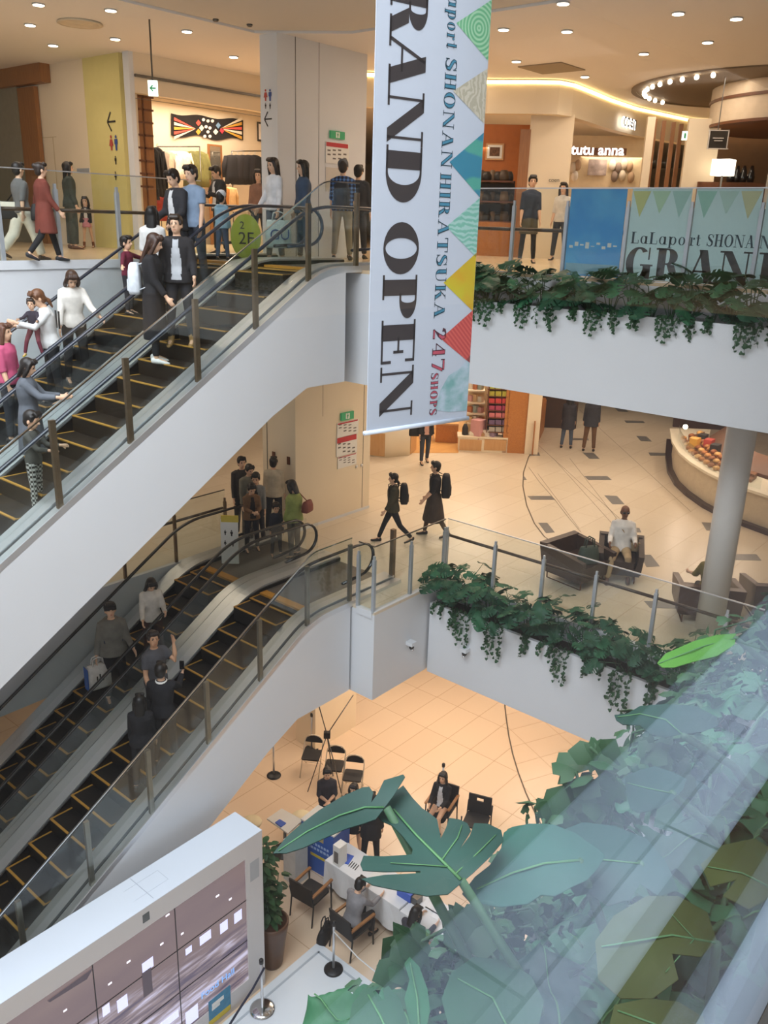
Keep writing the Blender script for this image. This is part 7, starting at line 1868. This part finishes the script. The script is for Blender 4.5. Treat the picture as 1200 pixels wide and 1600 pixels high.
handbag('tote_bag', 'black tote bag on the floor beside the grey clad person', CH[1] + Vector((-.25, .42, 0)), .36, .3, .14, '1b1a1c', .3)
bpy.data.scenes.remove(PSC)
# ------------------------------------------------------------------ plants
def leaf_mat(name, hx, hx2, rough=.5):
    if name in MATS: return MATS[name]
    m = bpy.data.materials.new(name); n, l = nodes(m); b = n['Principled BSDF']
    tc = n.new('ShaderNodeTexCoord'); nz = n.new('ShaderNodeTexNoise'); nz.inputs['Scale'].default_value = 5; nz.inputs['Detail'].default_value = 4
    rp = n.new('ShaderNodeValToRGB'); rp.color_ramp.elements[0].position = .3; rp.color_ramp.elements[1].position = .75
    rp.color_ramp.elements[0].color = lin(hexc(hx)) + (1,); rp.color_ramp.elements[1].color = lin(hexc(hx2)) + (1,)
    l.new(tc.outputs['Object'], nz.inputs['Vector']); l.new(nz.outputs['Fac'], rp.inputs['Fac']); l.new(rp.outputs['Color'], b.inputs['Base Color'])
    b.inputs['Roughness'].default_value = rough; b.inputs['Specular IOR Level'].default_value = .3
    MATS[name] = m; return m
L_deep = leaf_mat('leaf_deep', '1b3f2c', '2f6045'); L_mid = leaf_mat('leaf_mid', '245639', '3d7552'); L_bright = leaf_mat('leaf_bright', '3f7a2e', '5d9a3c')
L_ivy = leaf_mat('leaf_ivy', '1c3f26', '365f3a'); L_rib = leaf_mat('leaf_rib', '3f7048', '5a8a5a'); L_stem = leaf_mat('stem_green', '33533a', '46694a')
L_teal = leaf_mat('leaf_teal', '10302a', '1f4a41')
def leafM(base, d, nrm):
    y = Vector(d).normalized(); z = Vector(nrm); z = (z - y * z.dot(y)).normalized(); x = y.cross(z)
    return Matrix(((x.x, y.x, z.x, base[0]), (x.y, y.y, z.y, base[1]), (x.z, y.z, z.z, base[2]), (0, 0, 0, 1)))
def monstera(b, M, L, W, slits=5, droop=.18, fold=.12, rib=1, seed=0, n=26, mcols=6, holes=True):
    """split heart-shaped leaf: base at the origin, along +Y"""
    rr = random.Random(seed); P = []
    for i in range(n + 1):
        t = i / n; w = W / 2 * (math.sin(PI * min(1, (t * .93 + .07)) ** .78)) ** .75 if t < 1 else .002
        y0 = t
        row = []
        for j in range(-mcols, mcols + 1):
            s = j / mcols; a = abs(s)
            y = L * (y0 + .16 * a * (1 - t) * (1 if t > .15 else .2) - (.2 * a ** 1.5 * (1 - t) ** 3))
            x = s * w
            z = fold * abs(x) - droop * L * (t ** 2) * .6 - (.55 * x * x / max(W, .01)) + .012 * math.sin(9 * t + 3 * s)
            row.append(M @ Vector((x, y, z)))
        P.append(row)
    cut = set()
    for side in (-1, 1):
        for k in range(slits):
            c = .24 + .62 * (k + .5 * (side > 0) * .6) / max(1, slits) + rr.uniform(-.02, .02); i = int(c * n)
            depth = rr.choice((.34, .42, .5))
            for j in range(mcols):
                a0 = (j + .5) / mcols
                if a0 > depth: cut.add((i, side * j if side > 0 else -j - 1))
            if holes and k % 2 == 0:
                pass
    o = len(b.v); w2 = 2 * mcols + 1
    b.v += [tuple(p) for r_ in P for p in r_]
    for i in range(n):
        for j in range(-mcols, mcols):
            if (i, j) in cut: continue
            q = i * w2 + j + mcols + o
            b.f.append([q, q + 1, q + 1 + w2, q + w2]); b.mi.append(b.cur); b.smooth.append(True)
    if rib:
        c = b.cur; b.cur = 1
        mid = [P[i][mcols] + (M.to_3x3() @ Vector((0, 0, .0035))) for i in range(0, n, 2)]
        b.tube(mid, [max(.0012, L * .012 * (1 - i / len(mid))) for i in range(len(mid))], 5, flat=.6); b.cur = c
def simple_leaf(b, M, L, W, droop=.15, n=6):
    rows = []
    for i in range(n + 1):
        t = i / n; w = W / 2 * math.sin(PI * (t * .92 + .06)) ** .8 if t < 1 else .001; z = -droop * L * t * t
        rows.append([M @ Vector((-w, L * t, z + .12 * w)), M @ Vector((0, L * t, z)), M @ Vector((w, L * t, z + .12 * w))])
    o = len(b.v); b.v += [tuple(p) for r_ in rows for p in r_]
    for i in range(n):
        for j in (0, 1): q = o + i * 3 + j; b.f.append([q, q + 1, q + 4, q + 3]); b.mi.append(b.cur); b.smooth.append(True)
def ivy_leaf(b, M, s):
    pts = [(0, 0), (.35, -.1), (.62, .18), (.38, .34), (.42, .62), (.0, 1.0), (-.42, .62), (-.38, .34), (-.62, .18), (-.35, -.1)]
    o = len(b.v); b.v += [tuple(M @ Vector((x * s, y * s, -.18 * s * (x * x * 2 + y * y)))) for x, y in pts] + [tuple(M @ Vector((0, .35 * s, .04 * s)))]
    for k in range(10): b.f.append([o + k, o + (k + 1) % 10, o + 10]); b.mi.append(b.cur); b.smooth.append(True)
def monstera_plant(name, label, loc, group, seed, h=.5, nl=7, size=.2, cat='plant', mats=None, toward=None):
    rr = random.Random(seed); t = thing(name, label, cat, loc, group); lv = MB(); st = MB(); st.sm = True
    for k in range(nl):
        a = 2 * PI * k / nl + rr.uniform(-.5, .5); hh = h * rr.uniform(.35, 1.0); out = h * rr.uniform(.25, .7) * (1.2 - hh / h * .5)
        tip = Vector((math.cos(a) * out, math.sin(a) * out, hh)); midp = Vector((tip.x * .35, tip.y * .35, hh * .75))
        st.tube([Vector((0, 0, -.05)), midp, tip], [.009, .007, .005], 5)
        d = Vector((math.cos(a), math.sin(a), rr.uniform(-.7, .15))); nn = Vector((math.cos(a) * .5 + (toward[0] if toward else 0), math.sin(a) * .5 + (toward[1] if toward else 0), 1))
        s = size * rr.uniform(.75, 1.25); lv.cur = 0
        monstera(lv, leafM(tip, d, nn), s * 1.15, s * 1.1, 4, .25, .1, 1, seed * 31 + k, 18, 5)
    st.build('stems', L_stem, t, world=False); lv.build('leaves', [mats or L_deep, L_rib], t, world=False, fixn=False)
    return t
def ivy_plant(name, label, loc, group, seed, front, nv=4, length=.45, leaf=.05, spread=.16, up=.08, mats=None):
    """trailing vine: climbs over the rim towards 'front' and hangs down"""
    rr = random.Random(seed); t = thing(name, label, 'plant', loc, group); lv = MB(); st = MB(); f = Vector((front[0], front[1], 0)).normalized(); s = Vector((-f.y, f.x, 0))
    for k in range(nv):
        x = rr.uniform(-spread, spread); L = length * rr.uniform(.4, 1.1); pts = [s * x * .4 - f * .05 + Z_ * -.03, s * x * .8 + f * .06 + Z_ * up, s * x + f * .15 + Z_ * (up * .2)]
        m_ = max(2, int(L / .07)); c = Vector(pts[-1])
        for q in range(m_): c = c + Z_ * -.07 + s * rr.uniform(-.03, .03) + f * rr.uniform(-.008, .014); pts.append(c.copy())
        st.tube(pts, .0032, 4)
        for q in range(len(pts) - 1):
            dens = 5 if q < 3 else (3 if q < len(pts) * .7 else 2)
            for _ in range(dens):
                p = pts[q].lerp(pts[q + 1], rr.random()) + Vector((rr.uniform(-.03, .03), rr.uniform(-.03, .03), rr.uniform(-.02, .03)))
                d = Vector((rr.uniform(-1, 1), rr.uniform(-1, 1), rr.uniform(-1.2, .3))); nn = f * rr.uniform(.4, 1.2) + Z_ * rr.uniform(.3, 1) + s * rr.uniform(-.5, .5)
                ivy_leaf(lv, leafM(p, d, nn), leaf * rr.uniform(.7, 1.25))
    st.build('vines', L_stem, t, world=False); lv.build('leaves', mats or L_ivy, t, world=False, fixn=False)
    return t
FRONT = Vector((-1, 0, 0))
def fill_planter(zr, lab, ys, seed, hh):
    gm = f'monstera plants of the {lab} gallery planter'; gi = f'trailing ivy of the {lab} gallery planter'; gb = f'low leafy plants of the {lab} gallery planter'
    lm = f'dark green split-leaf plant standing in the {lab} gallery planter'; li = f'small-leaved ivy trailing over the rim of the {lab} gallery planter'
    protos = [monstera_plant('monstera_plant', lm, (11.85, ys[0] - .25 * k, zr - .05), gm, seed + k, hh * (1 + .15 * k), 9, .27, mats=(L_deep, L_mid, L_deep)[k], toward=(-.5, 0)) for k in range(3)]
    rr = random.Random(seed); y = ys[0] - .75; k = 0
    while y > ys[1]:
        copy_tree(protos[k % 3], (11.75 + rr.uniform(-.08, .08), y, zr - .06), rr.uniform(0, 6.28), scale=rr.uniform(.8, 1.15)); y -= rr.uniform(.24, .36); k += 1
    ip = [ivy_plant('ivy_plant', li, (11.62, ys[0] - .1 - .3 * k, zr - .02), gi, seed + 50 + k, FRONT, 4, (.22, .4, .62)[k], .05) for k in range(3)]
    y = ys[0] - 1.0; k = 0
    while y > ys[1]:
        copy_tree(ip[(k * 2) % 3], (11.62 + rr.uniform(-.02, .02), y, zr - .02), rr.uniform(-.25, .25), scale=rr.uniform(.8, 1.15)); y -= rr.uniform(.26, .5); k += 1
fill_planter(-.33, 'top', (8.35, 2.4), 11, .55)
fill_planter(MID - .3, 'middle', (8.35, 3.2), 23, .66)

# ---- near planter
NEAR = Vector((0, 1, 0))
def hero(label, base, tip, W, root, seed, m=None, slits=4, nrm=None, droop=.05, fold=.1, group=None, name='monstera_leaf_plant', simple=False, stem_r=.008):
    """one large leaf with its own stalk rising from the trough"""
    base = Vector(base); tip = Vector(tip); t = thing('monstera_plant' if not simple else 'broad_leaf_plant', label, 'plant', root, group)
    d = tip - base; nn = Vector(nrm) if nrm else (CAM - base).normalized() * .5 + Z_
    lv = MB()
    if simple: simple_leaf(lv, leafM(base, d, nn), d.length, W, droop, 14)
    else: monstera(lv, leafM(base, d, nn), d.length, W, slits, droop, fold, 1, seed, 40, 10)
    lv.build('leaf', [m or L_teal, L_rib], t, fixn=False)
    st = MB(); r0 = Vector(root); st.tube([r0, r0.lerp(base, .5) + Z_ * .04, base], [stem_r * 1.3, stem_r, stem_r * .8], 8); st.build('stalk', L_stem, t)
    return t
def rootp(x, y=.32): return (x, y, -.4)
def traced(label, pts, z0, root, base, m, ribs=(), tilt=0.0, droop=.25, seed=0):
    """big leaf cut from its real outline: points on a sloping, drooping blade, with ribs and a stalk"""
    t = thing('monstera_plant', label, 'plant', root); P = [pz(u, v, z0) for u, v in pts]; B = pz(base[0], base[1], z0)
    q = random.Random(seed); ph = q.uniform(0, 6)
    def shape(p):
        d = p - B; r = math.hypot(d.x, d.y); out = Vector((p.x, p.y, p.z + tilt * r - droop * r * r + .006 * math.sin(28 * d.x + ph) * math.cos(24 * d.y)))
        # slide along the viewing ray's ground point so the outline keeps its size as it droops
        k = (out.z - CAM.z) / (p.z - CAM.z); return Vector((CAM.x + (p.x - CAM.x) * k, CAM.y + (p.y - CAM.y) * k, out.z))
    bm = bmesh.new(); vs = [bm.verts.new(p) for p in P]; bm.faces.new(vs)
    bmesh.ops.triangulate(bm, faces=bm.faces[:], ngon_method='EAR_CLIP')
    for _ in range(3):
        bmesh.ops.subdivide_edges(bm, edges=[e for e in bm.edges if e.calc_length() > .018], cuts=1); bmesh.ops.triangulate(bm, faces=bm.faces[:])
    lv = MB(); lv.sm = True; bm.verts.index_update()
    bm.normal_update()
    for v in bm.verts: v.co = shape(v.co)
    lv.add([v.co.copy() for v in bm.verts], [[v.index for v in f.verts] for f in bm.faces], True)
    o = len(lv.v); lv.add([v.co - Z_ * .0012 for v in bm.verts], [[v.index for v in reversed(f.verts)] for f in bm.faces], True); bm.free()
    lv.cur = 1
    for rb, w in ribs:
        pp = [shape(pz(u, v, z0)) + Z_ * .001 for u, v in rb]; lv.tube(pp, [w * (1 - .6 * i / len(pp)) for i in range(len(pp))], 5, flat=.5)
    lv.build('leaf', [m, L_rib], t, fixn=False)
    st = MB(); r0 = Vector(root); st.tube([r0, r0.lerp(B, .5) + Z_ * .03, shape(B)], [.011, .008, .006], 8); st.build('stalk', L_stem, t); return t
traced('largest dark green split leaf hanging over the tables in the middle of the near planter',
       [(630, 1227), (645, 1247), (660, 1263), (672, 1271), (683, 1280), (689, 1310), (697, 1293), (702, 1278), (717, 1280), (730, 1286), (736, 1298), (716, 1330), (734, 1306), (741, 1286), (763, 1287), (783, 1297), (787, 1313), (767, 1337), (740, 1363), (722, 1378), (700, 1397), (667, 1400), (617, 1390), (583, 1383), (565, 1373), (600, 1367), (657, 1364), (657, 1361), (600, 1362), (567, 1360), (563, 1350), (568, 1337), (600, 1338), (643, 1335), (645, 1327), (630, 1307), (613, 1290), (597, 1283), (590, 1275), (590, 1257), (600, 1247), (617, 1237)],
       .0, rootp(.86, .3), (721, 1376), L_teal, [([(720, 1375), (690, 1345), (650, 1305), (615, 1265)], .0028), ([(700, 1355), (660, 1352), (610, 1349)], .0012), ([(690, 1345), (715, 1310), (722, 1290)], .0012), ([(712, 1366), (750, 1330), (775, 1305)], .0012)], .12, .5, 1)
traced('long folded dark leaf whose tip points at the video wall',
       [(427, 1333), (447, 1308), (467, 1290), (500, 1265), (533, 1245), (567, 1230), (577, 1229), (583, 1238), (580, 1254), (590, 1240), (600, 1219), (630, 1210), (633, 1214), (623, 1230), (615, 1243), (600, 1263), (587, 1280), (567, 1287), (540, 1295), (510, 1308), (473, 1325), (447, 1333)],
       .02, rootp(.80, .34), (604, 1262), L_teal, [([(600, 1262), (570, 1262), (530, 1275), (480, 1300), (435, 1330)], .002)], .05, .4, 2)
traced('pale green leaf right of the largest leaf in the near planter',
       [(787, 1301), (800, 1292), (827, 1287), (853, 1287), (867, 1289), (900, 1302), (917, 1315), (933, 1325), (946, 1337), (933, 1358), (917, 1375), (895, 1385), (867, 1400), (845, 1398), (825, 1412), (783, 1417), (755, 1412), (733, 1408), (722, 1396), (742, 1370), (765, 1352), (783, 1325)],
       -.03, rootp(1.0, .3), (905, 1345), leaf_mat('leaf_pale', '1a443a', '2a5c50'), [([(905, 1345), (850, 1350), (800, 1365), (745, 1390)], .0025)], .05, .3, 3)
traced('leaf behind the pale leaf with its stalk toward the right edge', [(870, 1300), (910, 1285), (960, 1290), (1010, 1310), (1040, 1345), (1060, 1390), (1030, 1400), (1000, 1380), (985, 1405), (950, 1415), (920, 1395), (900, 1400), (880, 1370)], -.06, rootp(1.15, .28), (1000, 1350), L_teal, [([(1000, 1350), (950, 1345), (890, 1340)], .002)], .0, .3, 4)
traced('broad leaf before the ivy sprays at the right of the near planter', [(977, 1213), (1000, 1203), (1023, 1197), (1050, 1206), (1073, 1217), (1067, 1233), (1050, 1250), (1033, 1260), (1013, 1267), (997, 1270), (985, 1263), (977, 1233)], -.04, rootp(1.5, .32), (1050, 1240), L_teal, [([(1050, 1240), (1010, 1232), (980, 1224)], .0018)], .0, .2, 5)
traced('leaf with a pointed lobe in front of the white middle planter', [(960, 1117), (980, 1115), (1000, 1103), (1040, 1100), (1087, 1103), (1120, 1120), (1123, 1133), (1097, 1143), (1063, 1147), (1040, 1152), (1017, 1147), (1000, 1133), (973, 1132), (963, 1125)], .0, rootp(1.75, .34), (1068, 1150), L_teal, [([(1066, 1148), (1040, 1125), (1000, 1116), (965, 1121)], .002)], .0, .15, 6)
traced('bright green smooth leaf near the right edge of the near planter', [(1027, 1036), (1040, 1021), (1063, 1011), (1083, 1002), (1120, 992), (1150, 990), (1148, 1007), (1120, 1025), (1083, 1034), (1053, 1043), (1035, 1043)], .05, rootp(2.2, .36), (1150, 998), L_bright, [([(1150, 998), (1100, 1010), (1030, 1037)], .002)], .0, .1, 7)
traced('dark leaf with holes at the bottom edge beside the white platform', [(550, 1569), (568, 1545), (595, 1539), (583, 1550), (590, 1565), (602, 1562), (598, 1545), (607, 1540), (613, 1548), (625, 1560), (634, 1590), (640, 1640), (560, 1640), (545, 1600)], -.1, rootp(.6, .3), (610, 1625), L_deep, [([(610, 1625), (595, 1590), (575, 1555)], .002)], .0, .3, 8)
traced('narrow upright leaf beside the white platform at the bottom', [(640, 1600), (632, 1560), (640, 1530), (632, 1505), (640, 1495), (655, 1510), (668, 1545), (672, 1580), (665, 1610)], -.12, rootp(.66, .3), (655, 1610), L_mid, [([(655, 1608), (652, 1560), (641, 1505)], .0018)], .0, .2, 9)
traced('large grey green leaf low in the middle of the near planter', [(700, 1600), (690, 1560), (705, 1520), (740, 1495), (790, 1500), (830, 1525), (850, 1565), (840, 1610), (790, 1640), (730, 1640)], -.12, rootp(.78, .26), (800, 1620), L_deep, [([(800, 1620), (770, 1560), (715, 1530)], .002)], .0, .3, 10)
OL = leaf_mat('leaf_olive', '2c3916', '45531f')
traced('wide olive leaf in the lower right corner crossing the dark strip', [(930, 1470), (960, 1430), (1010, 1400), (1060, 1400), (1105, 1425), (1120, 1470), (1095, 1495), (1050, 1490), (1060, 1530), (1020, 1560), (970, 1560), (935, 1530)], -.05, rootp(.98, .2), (1120, 1475), OL, [([(1118, 1474), (1050, 1462), (940, 1480)], .0022), ([(1085, 1468), (1050, 1430)], .001), ([(1085, 1468), (1040, 1520)], .001)], .0, .3, 11)
traced('second olive leaf at the bottom right below the wide olive one', [(960, 1570), (1010, 1560), (1060, 1565), (1100, 1590), (1110, 1640), (980, 1640), (950, 1610)], -.05, rootp(.88, .2), (1080, 1630), OL, [([(1080, 1630), (1020, 1600), (965, 1580)], .002)], .0, .3, 12)
traced('olive leaf by the right edge above the wide olive one', [(1095, 1350), (1130, 1320), (1180, 1310), (1210, 1330), (1210, 1400), (1170, 1420), (1130, 1400), (1150, 1375), (1110, 1385)], -.02, rootp(1.15, .2), (1205, 1390), OL, [([(1205, 1388), (1160, 1365), (1105, 1355)], .002)], .0, .2, 13)
rr = random.Random(5)
lab_n = 'dark split-leaf plant in the near planter behind the glass'
pr = [monstera_plant('monstera_plant', lab_n, (.75 + .3 * k, .3, -.36), 'split-leaf plants of the near planter', 71 + k, .2, 11, .13, mats=(L_teal, L_mid, L_deep)[k]) for k in range(3)]
for k in range(34): copy_tree(pr[k % 3], (.5 + .11 * k, rr.uniform(.2, .42), -.38), rr.uniform(0, 6.28), scale=rr.uniform(.75, 1.1))
lab_v = 'small-leaved ivy spilling over the outer rim of the near planter'
iv = [ivy_plant('ivy_plant', lab_v, (.7 + .2 * k, .44, -.31), 'ivy of the near planter', 91 + k, NEAR, 6, .22, .032, .16, .08) for k in range(3)]
for k in range(26): copy_tree(iv[k % 3], (.6 + .15 * k, rr.uniform(.4, .48), -.31), rr.uniform(-.4, .4), scale=rr.uniform(.8, 1.2))
# climbing ivy sprays standing up against the tiled floor far below
def spray(label, pts, seed, leaf=.045):
    t = thing('ivy_plant', label, 'plant', pts[0]); st = MB(); st.tube(pts, .003, 5); st.build('vines', L_stem, t); q = random.Random(seed); lv = MB()
    for a, c in zip(pts, pts[1:]):
        for k in range(5):
            p = a.lerp(c, q.random()); d = Vector((q.uniform(-1, 1), q.uniform(-1, 1), q.uniform(-.6, .8))); ivy_leaf(lv, leafM(p, d, (CAM - p).normalized() + Vector((q.uniform(-.6, .6), q.uniform(-.6, .6), q.uniform(-.2, .8)))), leaf * q.uniform(.6, 1.3))
    lv.build('leaves', L_ivy, t, fixn=False); return t
spray('ivy spray rising before the bare floor, upper one', [Vector((1.02, .42, -.38)), pz(950, 1290, -.12), pz(965, 1225, -.04), pz(940, 1185, .0), pz(922, 1168, .02)], 3)
spray('ivy spray rising before the bare floor, middle one', [Vector((.98, .44, -.38)), pz(930, 1300, -.14), pz(925, 1250, -.08), pz(905, 1225, -.05), pz(900, 1205, -.03)], 4)
spray('ivy spray rising before the bare floor, lowest one at left', [Vector((.95, .44, -.38)), pz(900, 1310, -.16), pz(880, 1288, -.12), pz(860, 1275, -.1), pz(848, 1268, -.1)], 6)
spray('ivy spray in front of the white planter wall at the right', [Vector((1.4, .44, -.38)), pz(1060, 1190, -.1), pz(1030, 1165, -.06), pz(1010, 1175, -.06)], 8)
spray('ivy spray under the stalks of the largest leaf', [Vector((.75, .44, -.38)), pz(760, 1440, -.15), pz(700, 1450, -.14), pz(640, 1480, -.16), pz(630, 1530, -.18)], 9, .05)
# ---- tall potted plant on the ground floor
lv = MB(); st = MB(); rr = random.Random(17); base = Vector(POT.location)
for k in range(9):
    a = rr.uniform(0, 6.28); top = Vector((math.cos(a) * .22, math.sin(a) * .22, rr.uniform(1.45, 2.4))); pts = [base + Vector((0, 0, .82)), base + Vector((top.x * .4, top.y * .4, 1.15)), base + top]; st.tube(pts, [.014, .01, .006], 6)
    for q in range(20):
        p = pts[1].lerp(pts[2], rr.random()) if rr.random() < .8 else pts[0].lerp(pts[1], rr.uniform(.4, 1)); an = rr.uniform(0, 6.28); d = Vector((math.cos(an), math.sin(an), rr.uniform(-.5, .5)))
        simple_leaf(lv, leafM(p + d * .05, d, Vector((math.cos(an) * .4, math.sin(an) * .4, 1))), rr.uniform(.14, .22), rr.uniform(.09, .13), .3, 5)
st.build('stems', L_stem, POT); lv.build('foliage', leaf_mat('leaf_fiddle', '1f3f22', '3a5f36'), POT, fixn=False)
